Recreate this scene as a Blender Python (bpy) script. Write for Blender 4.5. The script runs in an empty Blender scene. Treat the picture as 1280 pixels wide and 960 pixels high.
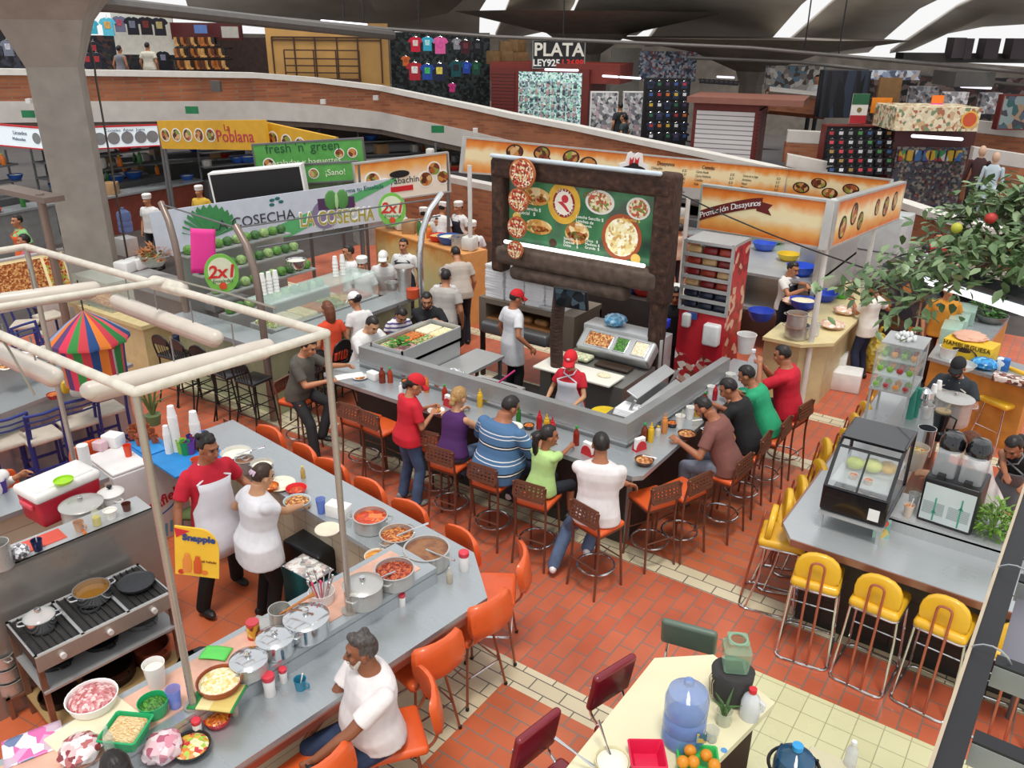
import bpy, bmesh, math, random
from math import sin, cos, pi, radians, sqrt, atan2, hypot
from mathutils import Vector as V, Matrix as MX
random.seed(7)
SC = bpy.context.scene
COL = SC.collection
# ---------------------------------------------------------------- camera
FPX, PITCH, ROLL, YAW, CAMZ = 1040.0, radians(23.26), radians(.55), radians(-34.77), 5.1
def _cam_axes():
 fw = V((0, cos(PITCH), -sin(PITCH))); rt = V((1, 0, 0)); up = V((0, sin(PITCH), cos(PITCH)))
 rt, up = rt * cos(ROLL) + up * sin(ROLL), up * cos(ROLL) - rt * sin(ROLL)
 c, s = cos(YAW), sin(YAW)
 g = MX(((c, s, 0), (-s, c, 0), (0, 0, 1)))
 return g @ rt, g @ up, g @ fw
RT, UP, FW = _cam_axes()
CAMO = V((0, 0, CAMZ))
def ray(x, y): return RT * (x - 640) - UP * (y - 480) + FW * FPX
def at(x, y, z=0.0):                       # where the sight line of a photo point meets the level z
 d = ray(x, y); return CAMO + d * ((z - CAMZ) / d.z)
def atd(x, y, d): return CAMO + ray(x, y) * (d / FPX)
def aty(x, y, Y): d = ray(x, y); return CAMO + d * (Y / d.y)
def atx(x, y, X): d = ray(x, y); return CAMO + d * (X / d.x)
def setup_camera():
 cd = bpy.data.cameras.new('camera'); cam = bpy.data.objects.new('camera', cd); COL.objects.link(cam)
 cd.sensor_width = 36; cd.lens = FPX / 1280 * 36; cd.clip_end = 300; cd.clip_start = .05
 m = MX((RT, UP, -FW)).transposed().to_4x4(); m.translation = CAMO; cam.matrix_world = m
 SC.camera = cam
setup_camera()
# ---------------------------------------------------------------- materials
def lin(h):
 h = h.lstrip('#'); c = [int(h[i:i + 2], 16) / 255 for i in (0, 2, 4)]
 return tuple(((x + .055) / 1.055) ** 2.4 if x > .04045 else x / 12.92 for x in c)
class NT:
 def __init__(s, name):
  s.m = bpy.data.materials.new(name); s.m.use_nodes = True; s.t = s.m.node_tree; s.n = s.t.nodes
  s.b = s.n['Principled BSDF']; s.out = s.n['Material Output']
 def add(s, typ, **kw):
  n = s.n.new(typ)
  for k, v in kw.items():
   if k.startswith('i_'):
    n.inputs[k[2:].replace('_', ' ')].default_value = v
   else: setattr(n, k, v)
  return n
 def ln(s, a, b): s.t.links.new(a, b)
 def coord(s, scale=(1, 1, 1), rot=(0, 0, 0), loc=(0, 0, 0)):
  tc = s.add('ShaderNodeTexCoord'); mp = s.add('ShaderNodeMapping')
  mp.inputs['Scale'].default_value = scale; mp.inputs['Rotation'].default_value = rot; mp.inputs['Location'].default_value = loc
  s.ln(tc.outputs['Object'], mp.inputs['Vector']); return mp.outputs['Vector']
 def ramp(s, fac, stops, interp='LINEAR'):
  r = s.add('ShaderNodeValToRGB'); r.color_ramp.interpolation = interp
  el = r.color_ramp.elements
  while len(el) < len(stops): el.new(.5)
  for e, (p, c) in zip(el, stops):
   e.position = p; e.color = tuple(c[:3]) + (1,)
  s.ln(fac, r.inputs['Fac']); return r.outputs['Color']
 def noise(s, vec, scale, detail=3):
  n = s.add('ShaderNodeTexNoise'); n.inputs['Scale'].default_value = scale; n.inputs['Detail'].default_value = detail
  if vec is not None: s.ln(vec, n.inputs['Vector'])
  return n
 def bump(s, h, strength=.3, dist=.01):
  b = s.add('ShaderNodeBump'); b.inputs['Strength'].default_value = strength; b.inputs['Distance'].default_value = dist
  s.ln(h, b.inputs['Height']); s.ln(b.outputs['Normal'], s.b.inputs['Normal'])
MC = {}
def mat(c, rough=.5, metal=0., var=.08, sc=6., bump=0., emit=0., alpha=1., trans=0., coat=0., sss=0., ec=None):
 """plain procedural material: base colour with a soft mottling"""
 key = (c, rough, metal, var, sc, bump, emit, alpha, trans, coat, sss)
 if key in MC: return MC[key]
 t = NT('mat_' + c.strip('#') + '_%d' % len(MC)); b = t.b; k = lin(c)
 if var > 0 or bump > 0:
  n = t.noise(t.coord(), sc)
 if var > 0:
  col = t.ramp(n.outputs['Fac'], [(.3, [x * (1 - var) for x in k]), (.7, [min(1, x * (1 + var)) for x in k])])
  t.ln(col, b.inputs['Base Color'])
 else: b.inputs['Base Color'].default_value = k + (1,)
 if bump > 0: t.bump(n.outputs['Fac'], bump)
 b.inputs['Roughness'].default_value = rough; b.inputs['Metallic'].default_value = metal
 b.inputs['Alpha'].default_value = alpha; b.inputs['Transmission Weight'].default_value = trans
 b.inputs['Coat Weight'].default_value = coat
 if sss: b.inputs['Subsurface Weight'].default_value = sss; b.inputs['Subsurface Radius'].default_value = (.02, .01, .005)
 if emit: b.inputs['Emission Color'].default_value = (lin(ec) if ec else k) + (1,); b.inputs['Emission Strength'].default_value = emit
 MC[key] = t.m; return t.m
def mottled(name, cols, scale=20, rough=.5, voronoi=True, emit=0., bump=.0, stretch=(1, 1, 1)):
 """patches of several colours: food, goods, prints"""
 if name in MC: return MC[name]
 t = NT(name); v = t.coord(stretch)
 if voronoi:
  n = t.add('ShaderNodeTexVoronoi'); n.inputs['Scale'].default_value = scale; t.ln(v, n.inputs['Vector'])
  sp = t.add('ShaderNodeSeparateColor'); t.ln(n.outputs['Color'], sp.inputs['Color']); f = sp.outputs['Red']; h = n.outputs['Distance']
 else:
  n = t.noise(v, scale, 5); f = n.outputs['Fac']; h = f
 k = len(cols); lo, hi = (0, 1) if voronoi else (.3, .7)
 st = [(lo + (hi - lo) * i / k, lin(c)) for i, c in enumerate(cols)]
 c = t.ramp(f, st, 'CONSTANT' if voronoi else 'LINEAR'); t.ln(c, t.b.inputs['Base Color']); t.b.inputs['Roughness'].default_value = rough
 if bump: t.bump(h, bump)
 if emit: t.ln(c, t.b.inputs['Emission Color']); t.b.inputs['Emission Strength'].default_value = emit
 MC[name] = t.m; return t.m
def banded(name, stops, axis, lo, hi, rough=.5, noise=.0, emit=0., scale=4):
 """printed sign whose ink runs from colour to colour across the board (axis 0/1/2 of the part)"""
 if name in MC: return MC[name]
 t = NT(name); tc = t.add('ShaderNodeTexCoord'); sp = t.add('ShaderNodeSeparateXYZ'); t.ln(tc.outputs['Object'], sp.inputs[0])
 mr = t.add('ShaderNodeMapRange'); mr.inputs['From Min'].default_value = lo; mr.inputs['From Max'].default_value = hi
 t.ln(sp.outputs[axis], mr.inputs['Value']); f = mr.outputs['Result']
 if noise:
  n = t.noise(tc.outputs['Object'], scale, 4); a = t.add('ShaderNodeMath', operation='MULTIPLY_ADD'); a.inputs[1].default_value = noise; a.inputs[2].default_value = -noise / 2
  t.ln(n.outputs['Fac'], a.inputs[0]); b = t.add('ShaderNodeMath', operation='ADD'); t.ln(f, b.inputs[0]); t.ln(a.outputs[0], b.inputs[1]); f = b.outputs[0]
 c = t.ramp(f, [(p, lin(h)) for p, h in stops]); t.ln(c, t.b.inputs['Base Color']); t.b.inputs['Roughness'].default_value = rough
 if emit: t.ln(c, t.b.inputs['Emission Color']); t.b.inputs['Emission Strength'].default_value = emit
 MC[name] = t.m; return t.m
def stripes(name, stops, axis, period, rough=.8, off=0.):
 """woven stripes repeating along an axis"""
 if name in MC: return MC[name]
 t = NT(name); tc = t.add('ShaderNodeTexCoord'); sp = t.add('ShaderNodeSeparateXYZ'); t.ln(tc.outputs['Object'], sp.inputs[0])
 a = t.add('ShaderNodeMath', operation='MULTIPLY_ADD'); a.inputs[1].default_value = 1 / period; a.inputs[2].default_value = off; t.ln(sp.outputs[axis], a.inputs[0])
 f = t.add('ShaderNodeMath', operation='FRACT'); t.ln(a.outputs[0], f.inputs[0])
 c = t.ramp(f.outputs[0], [(p, lin(h)) for p, h in stops], 'CONSTANT'); t.ln(c, t.b.inputs['Base Color']); t.b.inputs['Roughness'].default_value = rough
 MC[name] = t.m; return t.m
def bricks(name, c1, c2, mortar, bw, bh, ms, rough=.6, rot=(0, 0, 0), loc=(0, 0, 0), offset=.5, bump=.4, stain=.25):
 if name in MC: return MC[name]
 t = NT(name); v = t.coord(rot=rot, loc=loc)
 br = t.add('ShaderNodeTexBrick'); br.offset = offset; t.ln(v, br.inputs['Vector'])
 br.inputs['Color1'].default_value = lin(c1) + (1,); br.inputs['Color2'].default_value = lin(c2) + (1,); br.inputs['Mortar'].default_value = lin(mortar) + (1,)
 br.inputs['Scale'].default_value = 1; br.inputs['Brick Width'].default_value = bw; br.inputs['Row Height'].default_value = bh; br.inputs['Mortar Size'].default_value = ms; br.inputs['Bias'].default_value = -.2
 n = t.noise(v, 1.3, 5); r = t.ramp(n.outputs['Fac'], [(.3, (1 - stain,) * 3), (.7, (1 + stain * .4,) * 3)])
 mx = t.add('ShaderNodeMix', data_type='RGBA', blend_type='MULTIPLY'); mx.inputs['Factor'].default_value = 1
 t.ln(br.outputs['Color'], mx.inputs['A']); t.ln(r, mx.inputs['B']); t.ln(mx.outputs['Result'], t.b.inputs['Base Color'])
 rr = t.ramp(n.outputs['Fac'], [(.3, (rough - .1,) * 3), (.7, (rough + .12,) * 3)]); t.ln(rr, t.b.inputs['Roughness'])
 inv = t.add('ShaderNodeMath', operation='SUBTRACT'); inv.inputs[0].default_value = 1; t.ln(br.outputs['Fac'], inv.inputs[1]); t.bump(inv.outputs[0], bump, .006)
 MC[name] = t.m; return t.m
def steel(name='steel', c='#b4b6b8', rough=.36, stretch=(30, 2, 2)):
 if name in MC: return MC[name]
 t = NT(name); n = t.noise(t.coord(stretch), 3, 4); n2 = t.noise(t.coord(), 2.2, 4); k = lin(c)
 mx = t.add('ShaderNodeMath', operation='MULTIPLY'); t.ln(n.outputs['Fac'], mx.inputs[0]); t.ln(n2.outputs['Fac'], mx.inputs[1])
 t.ln(t.ramp(mx.outputs[0], [(.12, [x * .9 for x in k]), (.4, k)]), t.b.inputs['Base Color'])
 t.ln(t.ramp(n2.outputs['Fac'], [(.3, (rough * .8,) * 3), (.7, (rough * 1.3,) * 3)]), t.b.inputs['Roughness']); t.b.inputs['Metallic'].default_value = .5
 MC[name] = t.m; return t.m
def glass(c='#e8f2ee', rough=.02, alpha=.25):
 key = 'glass' + c + str(alpha)
 if key in MC: return MC[key]
 t = NT(key); b = t.b; b.inputs['Base Color'].default_value = lin(c) + (1,); b.inputs['Roughness'].default_value = rough; b.inputs['Alpha'].default_value = alpha; b.inputs['IOR'].default_value = 1.45
 n = t.noise(t.coord(), 3); t.ln(t.ramp(n.outputs['Fac'], [(.3, (rough,) * 3), (.7, (rough + .06,) * 3)]), b.inputs['Roughness'])
 MC[key] = t.m; return t.m
# ---------------------------------------------------------------- mesh builder
class B:
 def __init__(s, T=None): s.v = []; s.f = []; s.mi = []; s.m = 0; s.T = T or MX.Identity(4)
 def add(s, vs, fs):
  n = len(s.v); T = s.T; s.v += [T @ V(v) for v in vs]; s.f += [[n + i for i in f] for f in fs]; s.mi += [s.m] * len(fs); return s
 def box(s, x0, y0, z0, x1, y1, z1):
  return s.add([(x, y, z) for z in (z0, z1) for y in (y0, y1) for x in (x0, x1)], [(0, 2, 3, 1), (4, 5, 7, 6), (0, 1, 5, 4), (2, 6, 7, 3), (0, 4, 6, 2), (1, 3, 7, 5)])
 def bc(s, c, d): return s.box(c[0] - d[0] / 2, c[1] - d[1] / 2, c[2] - d[2] / 2, c[0] + d[0] / 2, c[1] + d[1] / 2, c[2] + d[2] / 2)
 def rb(s, c, d, r, k=3, taper=1.):
  h = [d[i] / 2 - r for i in range(3)]; vs = []; n = 4 * (k + 1)
  for j in range(2 * (k + 1)):
   up = j <= k; la = radians(90) * (1 - j / k) if up else -radians(90) * ((j - k - 1) / k)
   for q in range(4):
    for i in range(k + 1):
     lo = radians(90) * (q + i / k); sx = 1 if q in (0, 3) else -1; sy = 1 if q in (0, 1) else -1
     tp = 1 if up else taper
     vs.append((c[0] + (sx * h[0] + r * cos(la) * cos(lo)) * tp, c[1] + (sy * h[1] + r * cos(la) * sin(lo)) * tp, c[2] + (h[2] if up else -h[2]) + r * sin(la)))
  fs = [tuple(range(n)), tuple(reversed(range(len(vs) - n, len(vs))))]
  for j in range(2 * (k + 1) - 1):
   for i in range(n): fs.append((j * n + i, j * n + (i + 1) % n, (j + 1) * n + (i + 1) % n, (j + 1) * n + i))
  return s.add(vs, fs)
 def rings(s, rs, cap=True, closed=False):
  n = len(rs[0]); vs = [p for r in rs for p in r]; fs = []
  m = len(rs)
  for j in range(m if closed else m - 1):
   for i in range(n):
    a, b = j * n, ((j + 1) % m) * n
    fs.append((a + i, a + (i + 1) % n, b + (i + 1) % n, b + i))
  if cap and not closed: fs += [tuple(reversed(range(n))), tuple(range((m - 1) * n, m * n))]
  return s.add(vs, fs)
 def cyl(s, p0, p1, r0, r1=None, n=12, cap=True):
  p0, p1 = V(p0), V(p1); r1 = r0 if r1 is None else r1; a, b = _perp(p1 - p0)
  return s.rings([[p + (a * cos(t) + b * sin(t)) * r for t in [2 * pi * i / n for i in range(n)]] for p, r in ((p0, r0), (p1, r1))], cap)
 def caps(s, p0, p1, r0, r1=None, n=10, k=3):
  p0, p1 = V(p0), V(p1); r1 = r0 if r1 is None else r1; d = p1 - p0; L = d.length; d = d.normalized() if L > 1e-6 else V((0, 0, 1)); a, b = _perp(d); rs = []
  for j in range(k + 1):
   t = radians(88) * (1 - j / k); rs.append((p0 - d * r0 * sin(t), r0 * cos(t)))
  for j in range(k + 1):
   t = radians(88) * j / k; rs.append((p1 + d * r1 * sin(t), r1 * cos(t)))
  return s.rings([[p + (a * cos(2 * pi * i / n) + b * sin(2 * pi * i / n)) * r for i in range(n)] for p, r in rs])
 def tube(s, pts, r, n=8, closed=False, bend=0):
  pts = [V(p) for p in pts]
  if bend: pts = round_path(pts, bend, closed)
  m = len(pts); rs = []; a = None
  for i, p in enumerate(pts):
   q0 = pts[i - 1] if i > 0 or closed else p; q1 = pts[(i + 1) % m] if i < m - 1 or closed else p
   d = (q1 - q0).normalized()
   if a is None: a, b = _perp(d)
   a = (a - d * a.dot(d)).normalized(); b = d.cross(a); rr = r[i] if isinstance(r, (list, tuple)) else r
   rs.append([p + (a * cos(2 * pi * k / n) + b * sin(2 * pi * k / n)) * rr for k in range(n)])
  return s.rings(rs, True, closed)
 def lathe(s, prof, n=20, c=(0, 0, 0), sx=1, sy=1):
  return s.rings([[(c[0] + max(r, 1e-4) * cos(2 * pi * i / n) * sx, c[1] + max(r, 1e-4) * sin(2 * pi * i / n) * sy, c[2] + z) for i in range(n)] for r, z in prof])
 def sph(s, c, r, n=14, m=9):
  r = r if isinstance(r, (tuple, list)) else (r, r, r)
  return s.rings([[(c[0] + r[0] * sin(t) * cos(2 * pi * i / n), c[1] + r[1] * sin(t) * sin(2 * pi * i / n), c[2] - r[2] * cos(t)) for i in range(n)] for t in [pi * (j + .02) / (m + .04) for j in range(m + 1)]])
 def prism(s, poly, z0, z1):
  n = len(poly); return s.add([(x, y, z0) for x, y in poly] + [(x, y, z1) for x, y in poly], [tuple(reversed(range(n))), tuple(range(n, 2 * n))] + [(i, (i + 1) % n, n + (i + 1) % n, n + i) for i in range(n)])
 def torus(s, c, R, r, n=24, k=6, axis='z', sx=1):
  pts = []
  for i in range(n):
   u, w = R * cos(2 * pi * i / n) * sx, R * sin(2 * pi * i / n)
   pts.append(V(c) + V({'z': (u, w, 0), 'y': (u, 0, w), 'x': (0, u, w)}[axis]))
  return s.tube(pts, r, k, True)
 def quad(s, a, b, c, d): return s.add([a, b, c, d], [(0, 1, 2, 3)])
 def grid(s, fn, nu, nv):
  vs = [fn(i / nu, j / nv) for j in range(nv + 1) for i in range(nu + 1)]; w = nu + 1
  return s.add(vs, [(j * w + i, j * w + i + 1, (j + 1) * w + i + 1, (j + 1) * w + i) for j in range(nv) for i in range(nu)])
def _perp(d):
 d = d.normalized(); u = V((0, 0, 1)) if abs(d.z) < .9 else V((1, 0, 0)); a = d.cross(u).normalized(); return a, d.cross(a)
def round_path(pts, r, closed=False, k=4):
 out = []; m = len(pts)
 for i, p in enumerate(pts):
  if not closed and i in (0, m - 1): out.append(p); continue
  a, b = pts[i - 1], pts[(i + 1) % m]; da, db = (a - p), (b - p); q = min(r, da.length * .45, db.length * .45); p0 = p + da.normalized() * q; p1 = p + db.normalized() * q
  for j in range(k + 1):
   t = j / k; out.append(p0 * (1 - t) ** 2 + p * 2 * t * (1 - t) + p1 * t * t)
 return out
def mesh_of(name, b, mats, smooth=35, weld=True):
 me = bpy.data.meshes.new(name); me.from_pydata(b.v, [], b.f)
 me.polygons.foreach_set('material_index', b.mi)
 bm = bmesh.new(); bm.from_mesh(me)
 if weld: bmesh.ops.remove_doubles(bm, verts=bm.verts, dist=2e-5)
 bmesh.ops.recalc_face_normals(bm, faces=bm.faces); bm.to_mesh(me); bm.free()
 for m in (mats if isinstance(mats, (list, tuple)) else [mats]): me.materials.append(m)
 if smooth:
  me.polygons.foreach_set('use_smooth', [True] * len(me.polygons)); me.set_sharp_from_angle(angle=radians(smooth))
 return me
def ob(name, b, mats, parent=None, smooth=35, label=None, loc=None, rz=0):
 o = bpy.data.objects.new(name, mesh_of(name, b, mats, smooth) if isinstance(b, B) else b); COL.objects.link(o)
 if parent is not None: o.parent = parent
 if label: o['label'] = label
 if loc is not None: o.location = loc
 if rz: o.rotation_euler.z = rz
 return o
def tag(o, label, cat, group=None, kind=None):
 o['label'] = label; o['category'] = cat
 if group: o['group'] = group
 if kind: o['kind'] = kind
 return o
def thing(name, label, cat, loc=(0, 0, 0), rz=0., group=None):
 o = bpy.data.objects.new(name, None); COL.objects.link(o); o.empty_display_size = .05; o.location = loc; o.rotation_euler = (0, 0, rz); return tag(o, label, cat, group)
def struct(name, b, m, smooth=35):
 o = ob(name, b, m, None, smooth); o['kind'] = 'structure'; return o
KIDS = {}
def dup(o, loc, rz=None, label=None, group=None, scale=None):
 def cp(x, par):
  c = x.copy(); COL.objects.link(c)
  if par is not None: c.parent = par
  for k in x.children: cp(k, c)
  return c
 r = cp(o, None); r.location = loc
 if rz is not None: r.rotation_euler.z = rz
 if label: r['label'] = label
 if group: r['group'] = group
 if scale: r.scale = scale if isinstance(scale, (tuple, list)) else (scale,) * 3
 return r
class Proto:
 """first placement uses the prototype itself, later ones copy it and its parts"""
 def __init__(s, fn): s.fn = fn; s.o = None; s.used = False
 def put(s, loc, rz=0., label=None, group=None, scale=None):
  if s.o is None:
   s.o = s.fn()
   for k, v in (('label', label), ('group', group)):
    if v: s.o[k] = v
   s.o.location = loc; s.o.rotation_euler.z = rz
   if scale: s.o.scale = scale if isinstance(scale, (tuple, list)) else (scale,) * 3
   return s.o
  r = dup(s.o, loc, rz, label, group)
  if group is None and 'group' in r.keys() and 'group' not in s.o.keys(): del r['group']
  r.scale = (scale if isinstance(scale, (tuple, list)) else (scale,) * 3) if scale else (1, 1, 1)
  return r
def text(body, size, m, parent, T, name='lettering', ext=.002, al='CENTER', shear=0., off=0., sx=1.):
 cu = bpy.data.curves.new(name, 'FONT'); cu.body = body; cu.size = size; cu.align_x = al; cu.align_y = 'CENTER'; cu.extrude = ext; cu.shear = shear; cu.offset = off; cu.resolution_u = 3
 o = bpy.data.objects.new(name, cu); me = bpy.data.meshes.new_from_object(o); bpy.data.objects.remove(o); bpy.data.curves.remove(cu)
 if sx != 1: me.transform(MX.Diagonal((sx, 1, 1, 1)))
 me.transform(T); me.materials.append(m); me.name = name
 return ob(name, me, None, parent)
def frame(tl, tr, bl):
 """board frame: matrix with origin at its top left, x to the right, y up, z towards the viewer; width, height"""
 x = (tr - tl); w = x.length; x.normalize(); d = (bl - tl); y = -(d - x * d.dot(x)); h = y.length; y.normalize(); z = x.cross(y)
 m = MX((x, y, z)).transposed().to_4x4(); m.translation = tl; return m, w, h
def TR(x, y, z=0): return MX.Translation((x, y, z))
def RZ(a): return MX.Rotation(a, 4, 'Z')
def RX(a): return MX.Rotation(a, 4, 'X')
def RY(a): return MX.Rotation(a, 4, 'Y')
STEEL = steel('steel', '#c2c4c4'); CHROME = mat('#d8dadc', .14, .95, 0.03); DKSTEEL = steel('dark_steel', '#77787a', .42); TOPSTEEL = steel('counter_steel', '#b4babd', .3, (2, 18, 2))
BLACK = mat('#17171a', .45); WHITE = mat('#f0f0ee', .5, var=.03); RED = mat('#c8202a', .45)
# ---------------------------------------------------------------- people
SKIN = {'a': mat('#b97f5c', .5, var=.06, sss=.08), 'b': mat('#a5694a', .5, var=.06, sss=.08), 'c': mat('#c99672', .5, var=.06, sss=.08), 'd': mat('#8a5438', .5, var=.06, sss=.06)}
HAIRC = {'k': mat('#1c1614', .45, var=.3, sc=60, bump=.3), 'b': mat('#3a2418', .45, var=.3, sc=60, bump=.3), 'g': mat('#4a4442', .5, var=.5, sc=50, bump=.4), 'y': mat('#a9824e', .5, var=.35, sc=60, bump=.3), 'r': mat('#6b3a22', .5, var=.3, sc=60, bump=.3), 'w': mat('#b9b3aa', .6, var=.2, sc=60)}
EYE = mat('#141010', .2, var=0); LIP = mat('#8a4238', .5, var=.05)
def remesh(name, b, m, vox, it=3):
 me = bpy.data.meshes.new(name); me.from_pydata(b.v, [], b.f); o = bpy.data.objects.new(name, me); COL.objects.link(o)
 r = o.modifiers.new('r', 'REMESH'); r.mode = 'VOXEL'; r.voxel_size = vox; s = o.modifiers.new('s', 'SMOOTH'); s.factor = .5; s.iterations = it
 dg = bpy.context.evaluated_depsgraph_get(); me2 = bpy.data.meshes.new_from_object(o.evaluated_get(dg)); bpy.data.objects.remove(o); bpy.data.meshes.remove(me)
 me2.name = name; me2.materials.clear(); me2.materials.append(m); me2.polygons.foreach_set('use_smooth', [True] * len(me2.polygons)); return me2
def ik(a, t, l1, l2, pole):
 d = t - a; L = min(d.length, (l1 + l2) * .995); d.normalize(); t = a + d * L
 x = (l1 * l1 - l2 * l2 + L * L) / (2 * L); h = sqrt(max(0, l1 * l1 - x * x)); p = V(pole); p = p - d * p.dot(d)
 p = p.normalized() if p.length > 1e-4 else V((0, 0, 1)); return a + d * x + p * h, t
#          t     halfw  halfd  fwd   (male trunk, metres along the spine from the hip centre, body 1.70 m)
TRUNK = [(-.10, .09, .085, 0), (-.05, .15, .11, -.005), (.02, .168, .118, -.01), (.10, .155, .108, 0), (.18, .145, .102, .008), (.27, .152, .108, .006), (.36, .168, .115, 0), (.43, .165, .104, -.008), (.475, .125, .085, -.012), (.505, .07, .064, -.008), (.54, .054, .058, 0), (.60, .052, .056, .012)]
TRUNKF = [(-.10, .10, .09, 0), (-.05, .165, .12, -.01), (.02, .178, .125, -.012), (.10, .15, .105, 0), (.18, .128, .092, .005), (.27, .138, .105, .012), (.35, .150, .118, .018), (.42, .145, .092, 0), (.465, .11, .075, -.008), (.50, .058, .055, -.006), (.54, .046, .05, 0), (.60, .045, .05, .012)]
def person(label, pos, rz=0., face=None, h=1.70, female=False, sit=None, lean=0., side=0., twist=0., head=(0, 0, 0), hl=None, hr=None, pl=None, pr=None, feet=None, knees=None,
           skin='a', hair=('short', 'k'), shirt=('#ffffff', .55), pants=('#222222', 1.), shoes='#222222', belly=0., bulk=1., vox=.0095, group=None, shirtm=None, apron=None, hat=None, eyes=True, beard=None, hem=-.08, curl=35, palm=None, vneck=None):
 """pos = floor point under the hips; local +Y is where the body faces. hl, hr = wrist targets and feet in WORLD coordinates or None. sit = seat height."""
 pos = V(pos)
 if face is not None: rz = atan2(face[1] - pos.y, face[0] - pos.x) - pi / 2
 W = MX.Translation(pos) @ RZ(rz); Wi = W.inverted(); k = h / 1.70; TR_ = TRUNKF if female else TRUNK; sk = SKIN[skin]
 pel = V((0, 0, (sit + .095) if sit is not None else .928 * k))
 Rl = RZ(twist) @ RX(-radians(lean)) @ RY(radians(side)); ux = Rl.to_3x3() @ V((1, 0, 0)); uz = Rl.to_3x3() @ V((0, 0, 1)); uy = Rl.to_3x3() @ V((0, 1, 0))
 low = RZ(twist * .3).to_3x3()
 def sp(t):
  if t <= 0: return pel + V((0, 0, 1)) * t * k
  return pel + uz * t * k
 def ring(t, w, d, f, grow=0., n=20, belly_=0.):
  c = sp(t); bl = max(0, 1 - abs(t - .12) / .2) * belly_; q = min(1, max(0, t / .1)); ax = (V((1, 0, 0)) * (1 - q) + ux * q).normalized(); ay = (V((0, 1, 0)) * (1 - q) + uy * q).normalized()
  c = c + ay * (f + bl * .5) * k; w = (w * bulk + bl * .35) * k + grow; d = (d * bulk + bl * .55) * k + grow; out = []
  for i in range(n):
   a = 2 * pi * i / n; ca, sa = cos(a), sin(a); e = .86
   out.append(c + ax * w * math.copysign(abs(ca) ** e, ca) + ay * d * math.copysign(abs(sa) ** e, sa))
  return out
 sw = (.150 if female else .170) * bulk ** .8 * k + belly * .12; sho = [sp(.435) + ux * sw * sgn - uy * .01 for sgn in (-1, 1)]
 hd = RZ(twist + radians(head[1])) @ RX(-radians(lean * .55 + head[0])) @ RY(radians(head[2] + side * .5)); H3 = hd.to_3x3(); neck = sp(.535); hc = neck + H3 @ V((0, .022, .125)) * (k if k > .9 else .95)
 hs = 1.0 if k > .85 else .95
 la, lb = .285 * k, .255 * k; arms = []
 for i, (sgn, tg, pole) in enumerate(((-1, hl, pl), (1, hr, pr))):
  if tg is None: t = sho[i] + V((sgn * .07, .05, -.50 * k))
  else: t = Wi @ V(tg)
  pole = pole or (sgn * .5, -.55, -.75)
  e, w = ik(sho[i], t, la, lb, pole); arms.append((sho[i], e, w))
 lt, ls = .418 * k, .405 * k; legs = []
 for i, sgn in ((0, -1), (1, 1)):
  hip = pel + V((sgn * .092 * k * bulk ** .5, 0, -.03))
  if feet and feet[i] is not None: an = Wi @ V(feet[i]); an.z = max(an.z, .0) + .085
  elif sit is not None: an = V((sgn * (.13), .40 * k, max(.085, sit - .42 * k + .03)))
  else: an = V((sgn * .105, .0, .085))
  pole = (knees[i] if knees else (sgn * .12, 1, .25 if sit is not None else .05)); kn, an = ik(hip, an, lt, ls, pole); legs.append((hip, kn, an))
 # ---- body, one skin
 b = B(); g = -.004
 b.rings([ring(*r, grow=g, belly_=belly) for r in TR_])
 hm = MX.Translation(hc) @ hd @ MX.Diagonal((hs, hs, hs, 1)); b.T = hm
 b.sph((0, -.008, .018), (.074, .094, .098)); b.sph((0, .018, -.055), (.056, .072, .066)); b.sph((0, .058, -.098), (.030, .026, .024), 10, 6); b.caps((0, .084, .012), (0, .107, -.030), .009, .0155, 8)
 b.sph((-.012, .097, -.034), .011, 8, 5); b.sph((.012, .097, -.034), .011, 8, 5); b.sph((0, .078, -.067), (.026, .018, .012), 10, 6); b.sph((0, .072, .036), (.052, .022, .016), 10, 6)
 for sgn in (-1, 1): b.sph((sgn * .078, -.006, -.014), (.010, .021, .032), 8, 6); b.sph((sgn * .040, .064, -.026), (.022, .022, .022), 8, 6)
 b.T = MX.Identity(4); b.caps(sp(.50), hc + H3 @ V((0, -.012, -.05)), .056 * k if not female else .047, .052 if not female else .045)
 bw = bulk ** .6
 for i, (s0, e, w) in enumerate(arms):
  sgn = -1 if i == 0 else 1; ar = (.037 if female else .044) * k * bw
  b.caps(s0 + V((0, 0, -.012)), s0 + (e - s0) * .35, ar * 1.20, ar * 1.06); b.caps(s0 + (e - s0) * .3, e, ar * 1.06, ar * .86); b.caps(e, e + (w - e) * .35, ar * .86, ar * .88); b.caps(e + (w - e) * .3, w, ar * .88, ar * .60)
  d = (w - e).normalized(); pn = V(palm[i]) if palm and palm[i] else V((-sgn * .75, .2, -.6)); pn = (pn - d * pn.dot(d)).normalized(); sd = d.cross(pn) * (1 if i == 0 else -1)   # side of the thumb
  q = .96 * k if k > .9 else k; o0 = w + d * .012
  for j in range(4):   # palm as four bones side by side
   b.caps(o0 + sd * (.026 - .0175 * j) * .7 * q, o0 + d * .078 * q + sd * (.027 - .018 * j) * q, .015 * q, .0125 * q, 8, 2)
  b.sph(o0 + d * .045 * q + pn * .004, .026 * q, 8, 5)
  for j, fl in enumerate((.070, .078, .073, .058)):
   c1 = radians(curl * (.7 + .12 * j)); p = o0 + d * .080 * q + sd * (.028 - .0185 * j) * q; a = c1
   for seg, r in ((.45, .0095), (.32, .0085), (.26, .0075)):
    dd = (d * cos(a) + pn * sin(a)).normalized(); p2 = p + dd * fl * seg * q; b.caps(p, p2, r * q, r * .93 * q, 8, 2); p = p2; a += c1 * .9
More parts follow.
